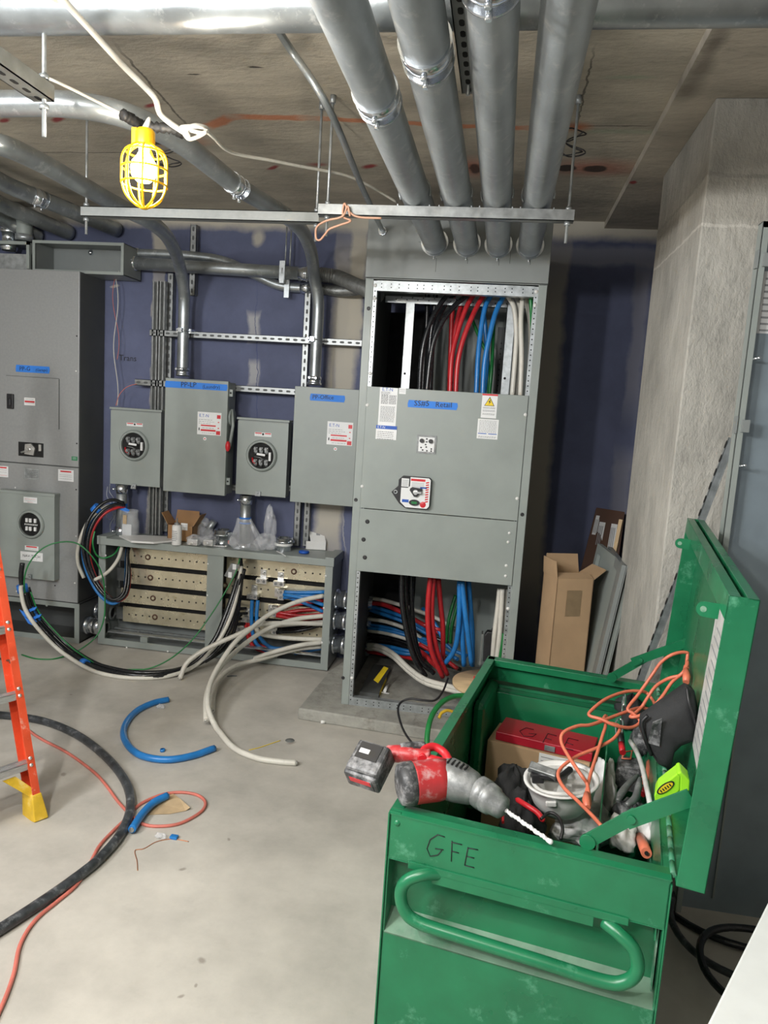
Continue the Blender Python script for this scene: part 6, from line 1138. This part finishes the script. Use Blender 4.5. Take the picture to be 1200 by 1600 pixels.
# canvas pouch leaning in the lid
Yp = 2.02
o_ = [(1073, 1073), (1084, 1078), (1090, 1108), (1088, 1150), (1062, 1160), (1050, 1172), (1044, 1200), (1028, 1192), (1012, 1170), (1001, 1143), (1003, 1122), (1020, 1110), (1040, 1096)]
t = thing('canvas_bag', 'black canvas bag propped against the open green lid', 'bag', at(1045, 1170, Yp))
P0 = [at(x, y, Yp) for x, y in o_]; cc = sum(P0, V(0, 0, 0))/len(P0); mb = MB(); n = len(P0)
rings = []
for s_, dy in ((.55, -.045), (.85, -.036), (1.0, -.008), (1.0, .03), (.8, .06)): rings.append([cc+(p-cc)*s_+V(0, dy, 0) for p in P0])
vs = [cc+V(0, -.050, .0)]+[p for r_ in rings for p in r_]+[cc+V(0, .065, 0)]
fs = [(0, 1+(k+1) % n, 1+k) for k in range(n)]+[(1+i*n+k, 1+i*n+(k+1) % n, 1+(i+1)*n+(k+1) % n, 1+(i+1)*n+k) for i in range(len(rings)-1) for k in range(n)]+[(len(vs)-1, 1+(len(rings)-1)*n+k, 1+(len(rings)-1)*n+(k+1) % n) for k in range(n)]
bag = mb.add(vs, fs, True).build('bag_body', 'fabric', t)
MB().slab([at(1034, 1122, Yp-.052), at(1020, 1128, Yp-.05), at(1012, 1160, Yp-.03), at(1030, 1165, Yp-.045)], .004).build('pocket_flap', 'dgrey', t)
MB().tube(spl([at(1012, 1118, Yp-.03), at(1003, 1130, Yp-.03), at(1007, 1152, Yp-.035), at(1018, 1180, Yp-.03)], 5), .005, 8).tube(spl([at(1073, 1073, Yp-.02), at(1077, 1100, Yp-.045), at(1084, 1125, Yp-.045), at(1090, 1150, Yp-.02)], 5), .004, 8).build('seam_binding', 'black', t)
# tape measure
Yt = 1.80
a_ = [(1026, 1238), (1038, 1220), (1062, 1206), (1078, 1222), (1076, 1238), (1052, 1258), (1040, 1270), (1030, 1265)]
t = thing('tape_measure', 'lime green tape measure with a yellow oval badge by the front lid stay', 'tape measure', at(1050, 1265, Yt))
MB().prism([at(x, y, Yt) for x, y in ((1022, 1243), (1027, 1233), (1058, 1209), (1063, 1214), (1062, 1236), (1030, 1260), (1024, 1256))], (.012, .05, .006)).prism([at(x, y, Yt+.001) for x, y in ((1058, 1209), (1064, 1206), (1078, 1220), (1077, 1236), (1062, 1250), (1044, 1268), (1040, 1268), (1040, 1255), (1062, 1236), (1063, 1214))], (.006, .05, .003)).build('case', 'lime', t, bevel=.003)
mb = MB(); oc = at(1040, 1231, Yt-.002); e1 = (at(1053, 1222, Yt-.002)-oc); e2 = e1.cross(V(0, 1, 0)).normalized()*.010
mb.prism([oc+e1*math.cos(a)+e2*math.sin(a) for a in [2*math.pi*k/24 for k in range(24)]], (0, .002, 0)); mb.mt(1).prism([oc+e1*.84*math.cos(a)+e2*.76*math.sin(a)+V(0, -.0008, 0) for a in [2*math.pi*k/24 for k in range(24)]], (0, .0005, 0)); mb.mt(0)
for k in range(5): q = oc+e1*(-.55+k*.27)+V(0, -.0012, 0); mb.bar(q-e2*.35, q+e2*.35, .0012, .003)
mb.build('badge', ['ink', 'yellow'], t)
# orange cord
oc_ = [(940, 1291, .70), (925, 1274, .70), (903, 1252, .70), (879, 1228, .70), (873, 1205, .71), (899, 1183, .73), (934, 1168, .75), (960, 1153, .77), (968, 1135, .79), (944, 1127, .80), (947, 1118, .80), (946, 1135, .79), (942, 1148, .78), (934, 1174, .75), (923, 1209, .72), (917, 1235, .70), (916, 1250, .69), (921, 1258, .69), (920, 1240, .70), (917, 1224, .71), (908, 1211, .73), (888, 1181, .75), (877, 1159, .77), (881, 1144, .79), (904, 1134, .80), (925, 1132, .80), (968, 1116, .81), (999, 1106, .82), (1016, 1108, .82), (1023, 1100, .83), (1012, 1084, .84), (1001, 1080, .85), (977, 1081, .85), (947, 1092, .84), (925, 1109, .82), (921, 1118, .81), (940, 1124, .81), (960, 1133, .80), (985, 1137, .79), (1000, 1128, .80), (990, 1115, .82), (981, 1107, .83), (999, 1083, .87), (1020, 1053, .93), (1033, 1035, .97), (1050, 1023, 1.0), (1070, 1019, 1.01), (1083, 1026, 1.0), (1087, 1045, .97), (1083, 1072, .93), (1078, 1060, .95), (1072, 1040, .98), (1066, 1054, .96), (1045, 1060, .94), (1025, 1072, .90), (1012, 1090, .86), (1003, 1104, .83), (995, 1112, .82), (985, 1120, .81), (1000, 1118, .82), (1020, 1105, .84), (1035, 1088, .88), (1050, 1066, .93), (1068, 1050, .97), (1077, 1034, .99), (1074, 1050, .97), (1073, 1075, .93)]
t = thing('extension_cord', 'orange extension cord tangled over the job box contents and open lid', 'cord', dz(985, 1120, .80))
def inside(p):
    q = L2(p); q.x = min(q.x, W+.008+.045*(q.z-H)+LT-.016) if q.z > H else q.x; return CM @ q
MB().tube([inside(p) for p in spl([dz(*p) for p in oc_], 5)], .0052, 8).build('cord', 'ocord', t)
MB().tube([dz(917, 1240, .71), dz(916, 1250, .705), dz(918, 1262, .70)], [.008, .011, .008], 12).build('plug', 'ocord', t); MB().tube([inside(dz(*p)) for p in ((1072, 1046, .985), (1073, 1058, .97), (1072, 1066, .96))], [.008, .012, .009], 12).build('socket_end', 'ocord', t)

# ================================================================ step ladder at the left edge
foot = atz(66, 1279, .0); tl_ = (atz(0, 1310, 0)-atz(65, 1283, 0)).normalized()           # direction of the treads, toward the camera's left
fr = V(tl_.y, -tl_.x, 0); fr = fr if fr.x > 0 else -fr                                    # ladder's front direction
topr = at(1, 884, 2.60); rd = (topr-foot).normalized()
t = thing('step_ladder', 'orange fibreglass step ladder with aluminium treads and a yellow foot at left', 'ladder', foot)
def rail(o, d, side, nm='front_rail', wf=.022, ww=.075, L=2.1):
    wx = (tl_*-1).normalized(); n_ = d.cross(wx).normalized(); mb = MB(); n_ = n_ if n_.dot(fr) > 0 else -n_
    def bx(a0, a1, b0, b1): q = [(a0, b0), (a1, b0), (a1, b1), (a0, b1)]; mb.hexa([o+wx*a+n_*b_ for a, b_ in q], [o+d*L+wx*a+n_*b_ for a, b_ in q])
    bx(0, .004, -ww, 0) if side > 0 else bx(-.004, 0, -ww, 0)
    bx(-.026*side, 0, -.004, 0) if side > 0 else bx(0, .026, -.004, 0); bx(-.026*side, 0, -ww, -ww+.004) if side > 0 else bx(0, .026, -ww, -ww+.004)
    return mb.build(nm, 'orange', t), n_
ob0 = foot+V(0, 0, .03)
_, nr = rail(ob0, rd, 1)
rd2 = (rd+V(0, 0, 0)); left0 = ob0+tl_*.52; dl = (rd-tl_*.10).normalized(); rail(left0, dl, -1)
def on_rail(py):   # height along the right rail from a picture row
    best = min(range(400), key=lambda i: abs(proj(ob0+rd*(i*.005))[1]-py)); return ob0+rd*(best*.005)
def proj(p): v = p-CAM; k = v.dot(FW); return (600+F*v.dot(RT)/k, 800-F*v.dot(UP)/k)
for py in (1190, 1080, 977, 884, 790):
    a = on_rail(py); hgt = (a-ob0).length; b_ = left0+dl*hgt; mb = MB(); f_ = nr; z_ = V(0, 0, 1)
    for (o0, o1, z0, z1) in ((-.004, .0, -.028, 0), (-.078, .0, -.003, 0), (-.078, -.074, -.020, 0), (-.050, -.046, .0, .003), (-.03, -.026, 0, .003)): q = [f_*o0+z_*z0, f_*o1+z_*z0, f_*o1+z_*z1, f_*o0+z_*z1]; mb.hexa([a+p for p in q], [b_+p for p in q])
    mb.build('tread', 'alul', t)
    for dd in (-.012, .016):
        p_ = a+rd*dd+nr*.0005-tl_*(-.012); MB().lathe([(0, .004), (.005, .0035), (.0075, 0)], p_, nr, 12).build('rivet', 'alu', t)
a = on_rail(1192); p_ = on_rail(1235)
MB().hexa([a+tl_*.12-V(0, 0, .03)-nr*.01, a+tl_*.07-V(0, 0, .03)-nr*.01, p_+tl_*.005-nr*.01, p_+tl_*.005-rd*.045-nr*.01], [q-nr*.004 for q in (a+tl_*.12-V(0, 0, .03)-nr*.01, a+tl_*.07-V(0, 0, .03)-nr*.01, p_+tl_*.005-nr*.01, p_+tl_*.005-rd*.045-nr*.01)]).build('corner_brace', 'yel', t, label='yellow gusset brace under the lowest tread')
wx = -tl_; q = ob0
mb = MB(); mb.hexa([foot+wx*.018+nr*.018, foot-wx*.038+nr*.012, foot-wx*.038-nr*.085, foot+wx*.018-nr*.085], [ob0+rd*.075+wx*.008+nr*.004, ob0+rd*.075-wx*.030+nr*.004, ob0+rd*.085-wx*.030-nr*.079, ob0+rd*.085+wx*.008-nr*.079]); mb.build('foot', 'yel', t, bevel=.004, label='scuffed yellow plastic foot')
MB().hexa([left0-V(0, 0, .03)+wx*.03+nr*.018, left0-V(0, 0, .03)-wx*.018+nr*.012, left0-V(0, 0, .03)-wx*.018-nr*.085, left0-V(0, 0, .03)+wx*.03-nr*.085], [left0+dl*.075+wx*.03+nr*.004, left0+dl*.075-wx*.008+nr*.004, left0+dl*.075-wx*.008-nr*.079, left0+dl*.075+wx*.03-nr*.079]).build('foot', 'yel', t, bevel=.004)
a = on_rail(1033); MB().bar(a-nr*.04, a-nr*.40+tl_*.02+V(0, 0, .02), .018, .004).cyl(a-nr*.02-tl_*.004, a-nr*.02+tl_*.02, .008, 10).build('spreader', 'cardd', t, label='brown steel spreader bar')
br = rd.copy(); rear0 = ob0-nr*.95; rear0.z = .03; rtop = ob0+rd*2.1-nr*.09; rdd = (rtop-rear0).normalized()
for s_ in (0, .5): MB().bar(rear0+tl_*s_, rear0+tl_*s_+rdd*2.0, .03, .05).build('rear_rail', 'orange', t)

# ================================================================ things on the floor
fc = dict(cat='cable')
cable('blue_offcut', 'long curved blue cable offcut on the floor', [(263, 1093), (240, 1098), (215, 1110), (198, 1128), (193, 1148), (203, 1168), (225, 1182), (262, 1187), (300, 1181), (335, 1169)], .0165, 'cblue', cat='cable offcut', tip='alu', n=12)
cable('blue_offcut', 'short blue cable offcut across the red cord loop', [(261, 1246), (240, 1257), (222, 1275), (206, 1299)], .0155, 'cblue', cat='cable offcut', tip='alu', n=12, clampz=.008)
cable('floor_cable', 'thick scuffed black cable sweeping in a big arc over the floor at left', [(-60, 1112), (0, 1117), (65, 1126), (120, 1148), (165, 1182), (195, 1220), (204, 1258), (190, 1300), (155, 1342), (110, 1378), (60, 1413), (0, 1452), (-60, 1488)], .0185, 'hose', n=14)
cable('extension_cord', 'dusty red cord snaking on the floor under and over the black cable', [(-20, 1112), (20, 1124), (60, 1152), (105, 1176), (145, 1205), (165, 1226), (185, 1253), (205, 1274), (222, 1287), (245, 1291), (280, 1287), (312, 1270), (321, 1255), (310, 1243), (285, 1238), (255, 1241), (225, 1253), (208, 1266), (196, 1280), (178, 1297), (155, 1322), (140, 1350), (120, 1382), (90, 1408), (55, 1438), (32, 1475), (22, 1520), (8, 1560), (-10, 1600)], .0065, 'pcord', cat='cord', n=8, k=10)
mb = MB(); pts = [(228, 1273), (245, 1255), (270, 1240), (280, 1247), (297, 1262), (290, 1267), (265, 1272)]; P = [atz(x, y, .002+.010*(i in (3, 4))) for i, (x, y) in enumerate(pts)]; mb.prism(P, (0, 0, .0012)); mb.build('paper_scrap', 'tan', label='torn tan paper scrap beneath the short blue offcut', cat='paper')
MB().box(*[v for p in ((atz(267, 1308, 0), atz(280, 1308, 0)),) for v in (p[0].x, p[1].x)], atz(270, 1310, 0).y-.01, atz(270, 1310, 0).y+.012, 0, .012).build('blue_scrap', 'cblue', label='small blue jacket scrap in front of the tan paper', cat='scrap', bevel=.003)
q = atz(254, 1174, 0); MB().lathe([(.008, 0), (.012, 0), (.012, .012), (.008, .012)], q, (0, 0, 1), 14).build('blue_scrap', 'cblue', label='small blue jacket ring inside the curve of the long offcut', cat='scrap')
cable('copper_wire', 'thin bent copper wire scrap on the open floor', [(295, 1315), (270, 1311), (245, 1315), (225, 1326), (211, 1329), (214, 1345), (215, 1360)], .0016, 'copper', cat='wire', n=6)
crumple(atz(251, 1306, .01), (.022, .012, .01), 61).build('plastic_scrap', 'clearbag', label='tiny clear plastic scrap by the blue scrap', cat='scrap')
crumple(atz(251, 1104, .01), (.022, .014, .012), 62).build('plastic_scrap', 'clearbag', label='tiny clear plastic scrap near the top end of the long blue offcut', cat='scrap')
cable('straw', 'thin yellow strand on the floor near the longest white cable', [(389, 1172), (405, 1168), (420, 1163), (438, 1157)], .002, 'yellow', cat='strand', n=6)
cable('metal_link', 'small metal link on the floor under the white cables', [(355, 1057), (362, 1056), (370, 1056)], .004, 'dmetal', cat='metal piece', n=6)
MB().lathe([(0, .002), (.022, .002), (.024, 0)], atz(453, 1157, 0), (0, 0, 1), 20).build('knockout_disc', 'strutg', label='flat grey knockout disc on the floor near the white cable tip', cat='disc')
for x, y, lb in ((504, 1131, 'left white plastic offcut in front of the concrete pad'), (533, 1130, 'right white plastic offcut in front of the concrete pad')):
    q = atz(x, y, 0); MB().tube([q+V(-.010, 0, .009), q+V(.012, .008, .009)], .009, 10).build('white_offcut', 'white', label=lb, cat='offcut')
q = atz(522, 1130, 0); crumple(q+V(0, 0, .006), (.016, .010, .008), 63).build('concrete_chip', 'padc', label='small crumb between the two white offcuts', cat='crumb')
# plywood disc with tools beside the switchboard
q = atz(768, 1068, .34); t = thing('spool_flange', 'plywood disc of an upright cable spool behind the green job box', 'cable spool', V(q.x, q.y, 0))
MB().lathe([(0, .34), (.20, .34), (.20, .325), (.05, .325), (.05, .02), (.20, .02), (.20, .0), (0, 0)], (q.x, q.y, 0), (0, 0, 1), 40).build('flange', 'wood', t)
q2 = atz(758, 1062, .352); t = thing('strippers', 'black and red handled hand tool lying on the plywood disc', 'tool', q2)
MB().bar(q2+V(-.05, 0, .0), q2+V(.06, .02, 0), .022, .016).build('handle', 'black', t, bevel=.004); MB().cyl(q2+V(-.06, 0, .0), q2+V(-.045, 0, .0), .012, 12).build('red_tip', 'red', t); MB().cyl(q2+V(.0, -.05, .0), q2+V(.09, -.045, .0), .011, 12).build('second_handle', 'black', t)
cable('power_cable', 'thin black cord looping in front of the cabinet and down to the floor', [(700, 1060, 3.82), (692, 1080, 3.70), (680, 1094, 3.62), (660, 1094, 3.6), (640, 1092, 3.6), (626, 1098, 3.58), (622, 1112, 3.5), (630, 1140, 3.38), (645, 1162, 3.25), (665, 1180, 3.1)], .0055, 'black', cat='cord', n=8)
cable('green_cable', 'thick green cable bending down between cabinet and job box', [(735, 1087, 3.55), (710, 1088, 3.5), (690, 1098, 3.42), (675, 1118, 3.34), (668, 1145, 3.26), (667, 1175, 3.2)], .013, 'cgreen')
cable('yellow_strap', 'pale yellow curved offcut on the pad edge by the job box', [(686, 1122, 3.6), (690, 1114, 3.62), (700, 1110, 3.64), (712, 1114, 3.65)], .008, 'yel', cat='offcut', n=8)

# ================================================================ right side: carton, panels, strut, enclosure
def tallbox():
    Yb = 4.05; cL = at(860, 868, Yb); zt_ = cL.z; A = at(874, 952, 3.95); ang = math.radians(24)
    o = V(.335, 3.86, 0); ex = V(math.cos(ang), math.sin(ang), 0); 
    A = V(at(862, 1000, 3.86).x, 3.86, 0); wR, wL = .205, .17; ex = (V(at(915, 1000, 3.93).x, 3.93, 0)-A).normalized(); ey = V(-ex.y, ex.x, 0); Ht = at(876, 905, 3.86).z; Ht = Ht
    t = thing('tall_carton', 'tall open brown cardboard carton standing by the column behind the job box', 'box', A+ex*.1+ey*.08)
    Bv = A+ex*wR; Cv = Bv+ey*wL; Dv = A+ey*wL; z = V(0, 0, Ht); mb = MB(); q = [A, Bv, Cv, Dv]
    for i in range(4): a, b_ = q[i], q[(i+1) % 4]; n_ = (b_-a).normalized().cross(V(0, 0, 1)); mb.hexa([a, b_, b_-n_*.004, a-n_*.004], [a+z, b_+z, b_-n_*.004+z, a-n_*.004+z])
    mb.add([p+V(0, 0, .002) for p in q], [(0, 1, 2, 3)]); mb.build('carton_body', 'card', t)
    fl = [(A, Bv, -ey*.02+V(0, 0, -.0)), (Bv, Cv, ex*.07+V(0, 0, .05)), (Cv, Dv, ey*.01+V(0, 0, .10)), (Dv, A, -ex*.01+V(0, 0, .09))]
    fl[0] = (A, Bv, ey*.05+V(0, 0, .02))
    for a, b_, off in fl: MB().slab([a+z, b_+z, b_+z+off+(a-b_)*.06, a+z+off+(b_-a)*.06], .004).build('flap', 'card', t)
    n_ = -ey; MB().hexa([A+ex*.06+V(0, 0, Ht-.20)+n_*.001, A+ex*.145+V(0, 0, Ht-.20)+n_*.001, A+ex*.145+V(0, 0, Ht-.06)+n_*.001, A+ex*.06+V(0, 0, Ht-.06)+n_*.001], [p+n_*.001 for p in (A+ex*.06+V(0, 0, Ht-.20), A+ex*.145+V(0, 0, Ht-.20), A+ex*.145+V(0, 0, Ht-.06), A+ex*.06+V(0, 0, Ht-.06))]).build('paper_label', 'tan', t, label='tan paper label on the front')
tallbox()
# flat brown carton leaning on the wall
Yw = 4.62; qd = [at(905, 866, Yw-.05), at(963, 900, Yw-.06), at(976, 800, Yw+.08), at(932, 793, Yw+.08)]
b0_ = [V(qd[0].x-.12, Yw-.25, .02), V(qd[1].x-.05, Yw-.27, .02)]
t = thing('flat_carton', 'dark brown flat carton with two labels leaning on the wall beside the column', 'box', b0_[0])
mb = MB(); Q = [b0_[0], b0_[1], qd[2], qd[3]]; mb.slab(Q, -.05); mb.build('carton_body', 'cardd', t)
def inq(u_, v_, off=.0015):
    p = Q[0].lerp(Q[1], u_).lerp(Q[3].lerp(Q[2], u_), v_); n_ = (Q[1]-Q[0]).cross(Q[3]-Q[0]).normalized(); n_ = n_ if n_.y < 0 else -n_; return p+n_*off
for u0, u1, v0, v1 in ((.22, .42, .80, .93), (.62, .82, .78, .93), (.06, .18, .86, .96)):
    mb = MB(); mb.slab([inq(u0, v0), inq(u1, v0), inq(u1, v1), inq(u0, v1)], .001); mb.mt(1)
    for k in range(3): mb.slab([inq(u0+.02+k*.05, v0+.01, .003), inq(u0+.045+k*.05, v0+.01, .003), inq(u0+.045+k*.05, v1-.02, .003), inq(u0+.02+k*.05, v1-.02, .003)], .0005)
    mb.build('carton_label', ['paper', 'grey'], t)
MB().bar(at(971, 812, 4.45), V(at(938, 880, 4.3).x-.02, 4.25, .02), .022, .018).build('wooden_batten', 'wood', label='light wooden batten leaning beside the flat brown carton', cat='batten')
# grey panel covers leaning against the column
def lean(fa, na, dx, label, lip=True, m_='panel'):
    """fa, na: (x, Y, top z) of far and near top corner"""
    Fp, Np = V(*fa), V(*na); Fb, Nb = V(fa[0]-.13, fa[1], .0), V(na[0]-.13, na[1], .0); t = thing('panel_cover', label, 'panel cover', (Fb+Nb)/2)
    q = [Fb, Nb, Np, Fp]; mb = MB(); mb.slab(q, -.004)
    n_ = (q[1]-q[0]).cross(q[3]-q[0]).normalized(); n_ = n_ if n_.x > 0 else -n_
    mb.build('sheet', m_, t)
    def qq(u_, v_): return Fb.lerp(Nb, u_).lerp(Fp.lerp(Np, u_), v_)
    mb = MB()
    for (u0, v0, u1, v1) in ((0, 0, 1, .05), (0, .95, 1, 1), (0, .05, .07, .95), (.93, .05, 1, .95)):
        a = [qq(u0, v0), qq(u1, v0), qq(u1, v1), qq(u0, v1)]; mb.hexa([p-n_*.022 for p in a], [p-n_*.002 for p in a])
    mb.build('raised_frame', m_, t); return t
a, b_ = at(940, 850, 4.25), at(990, 888, 3.62)
lean((a.x, a.y, a.z), (b_.x, b_.y, b_.z), 0, 'grey framed panel cover leaning against the column, in front of its dark twin')
lean((a.x+.055, a.y-.02, a.z-.01), (min(.64, b_.x+.045), b_.y-.02, b_.z+.012), 0, 'darker panel cover leaning behind the grey framed one at the column', m_='panel2')
# leaning slotted strut
A, B_ = at(1141, 693, 2.70), at(1002, 1058, 2.84); dd = (B_-A); t0 = A-dd*.02; k_ = (0.012-A.z)/dd.z
bot = A+dd*k_; mb = MB(); strut_mb(mb, bot, t0, w_=.010, h=.026, up=(-1, 0, .0), slots=True); mb.build('leaning_strut', ['galv', 'hole'], label='bright slotted strut channel leaning diagonally between column and green lid', cat='strut')
# tall steel enclosure at the right edge
EYf = 2.56; ex0 = at(1160, 600, EYf).x; eh = at(1189, 345, EYf).z
t = thing('steel_enclosure', 'tall blue-grey steel enclosure with a pale edge flange at the right', 'enclosure', (1.1, EYf, 0))
MB().box(ex0+.004, 1.516, EYf+.040, EYf+.045, .0, eh-.004).build('face_panel', 'blsteel', t)
MB().box(ex0, ex0+.004, EYf, EYf+.045, 0, eh).box(ex0, ex0+.022, EYf, EYf+.004, 0, eh).box(ex0, 1.52, EYf, EYf+.045, eh-.004, eh).box(1.516, 1.52, EYf, EYf+.045, 0, eh).box(ex0, 1.52, EYf, EYf+.004, eh-.02, eh).build('frame', 'panel', t, bevel=.001)
for py in (400, 660): z = at(1150, py, EYf).z; MB().box(ex0-.006, ex0+.0, EYf-.004, EYf+.02, z-.035, z+.02).box(ex0+.012, ex0+.035, EYf-.012, EYf, z-.03, z+.01).build('hinge', 'panel2', t)
for py in (560, 728): z = at(1150, py, EYf).z; MB().cyl((ex0+.022, EYf-.001, z), (ex0+.035, EYf-.012, z+.004), .004, 8).ball((ex0+.036, EYf-.012, z+.004), .006).build('thumb_screw', 'zinc', t)
x = at(1198, 470, EYf+.05).x; z1_, z0_ = at(1198, 425, EYf+.05).z, at(1198, 522, EYf+.05).z
mb = MB(); mb.box(x-.022, x+.20, EYf+.038, EYf+.040, z0_, z1_); mb.mt(1); [mb.box(x-.015, x+.18, EYf+.0372, EYf+.038, z1_-.02-k*.02, z1_-.026-k*.02) for k in range(9)]; mb.build('wiring_label', ['paper', 'grey'], t)
MB().box(ex0+.13, ex0+.136, EYf+.033, EYf+.040, .05, 1.15).build('panel_seam', 'panel', t)
# loops of black cable on the dark floor at right
for i, (x, y, rx, ry, z, lb) in enumerate(((1150, 1420, .34, .20, .015, 'largest black cable loop on the dark floor right of the job box'), (1130, 1480, .26, .16, .04, 'middle black cable loop on the floor right of the job box'), (1110, 1540, .22, .13, .065, 'nearest black cable loop on the floor right of the job box'))):
    c_ = atz(x, y, z); cx_ = max(c_.x, .92-.0) if True else c_.x; mb = MB(); mb.tube([V(cx_+.05+rx*math.cos(a), c_.y+.1+ry*1.6*math.sin(a), z+.006*math.sin(3*a)) for a in [2*math.pi*k/48 for k in range(48)]], .012, 10, closed=True); mb.build('cable_loop', ('cblack', 'hose', 'cblack')[i], label=lb, cat='cable')
# white steel panel at the near right corner
p1_, p2_ = atz(1200, 1409, .95), atz(1103, 1604, .95); dr = (p2_-p1_).normalized(); p1_ = p1_-dr*.12; p2_ = p2_+dr*.15; pr_ = V(-dr.y, dr.x, 0); pr_ = pr_ if pr_.x > 0 else -pr_  # unseen end and width enlarged to keep light off the floor behind
t = thing('white_cabinet', 'white enamelled steel cabinet cut off by the lower right corner', 'cabinet', V(p1_.x, p1_.y, 0)+pr_*.2)
def wb(mb, a0, a1, z0, z1): return mb.hexa([p1_+pr_*a0+V(0, 0, z0-.95), p2_+pr_*a0+V(0, 0, z0-.95), p2_+pr_*a1+V(0, 0, z0-.95), p1_+pr_*a1+V(0, 0, z0-.95)], [p1_+pr_*a0+V(0, 0, z1-.95), p2_+pr_*a0+V(0, 0, z1-.95), p2_+pr_*a1+V(0, 0, z1-.95), p1_+pr_*a1+V(0, 0, z1-.95)])
wb(MB(), .012, .95, 0, .94).build('body', 'whitesteel', t, bevel=.003); wb(MB(), 0, .96, .93, .95).build('top_panel', 'whitesteel', t, bevel=.003)
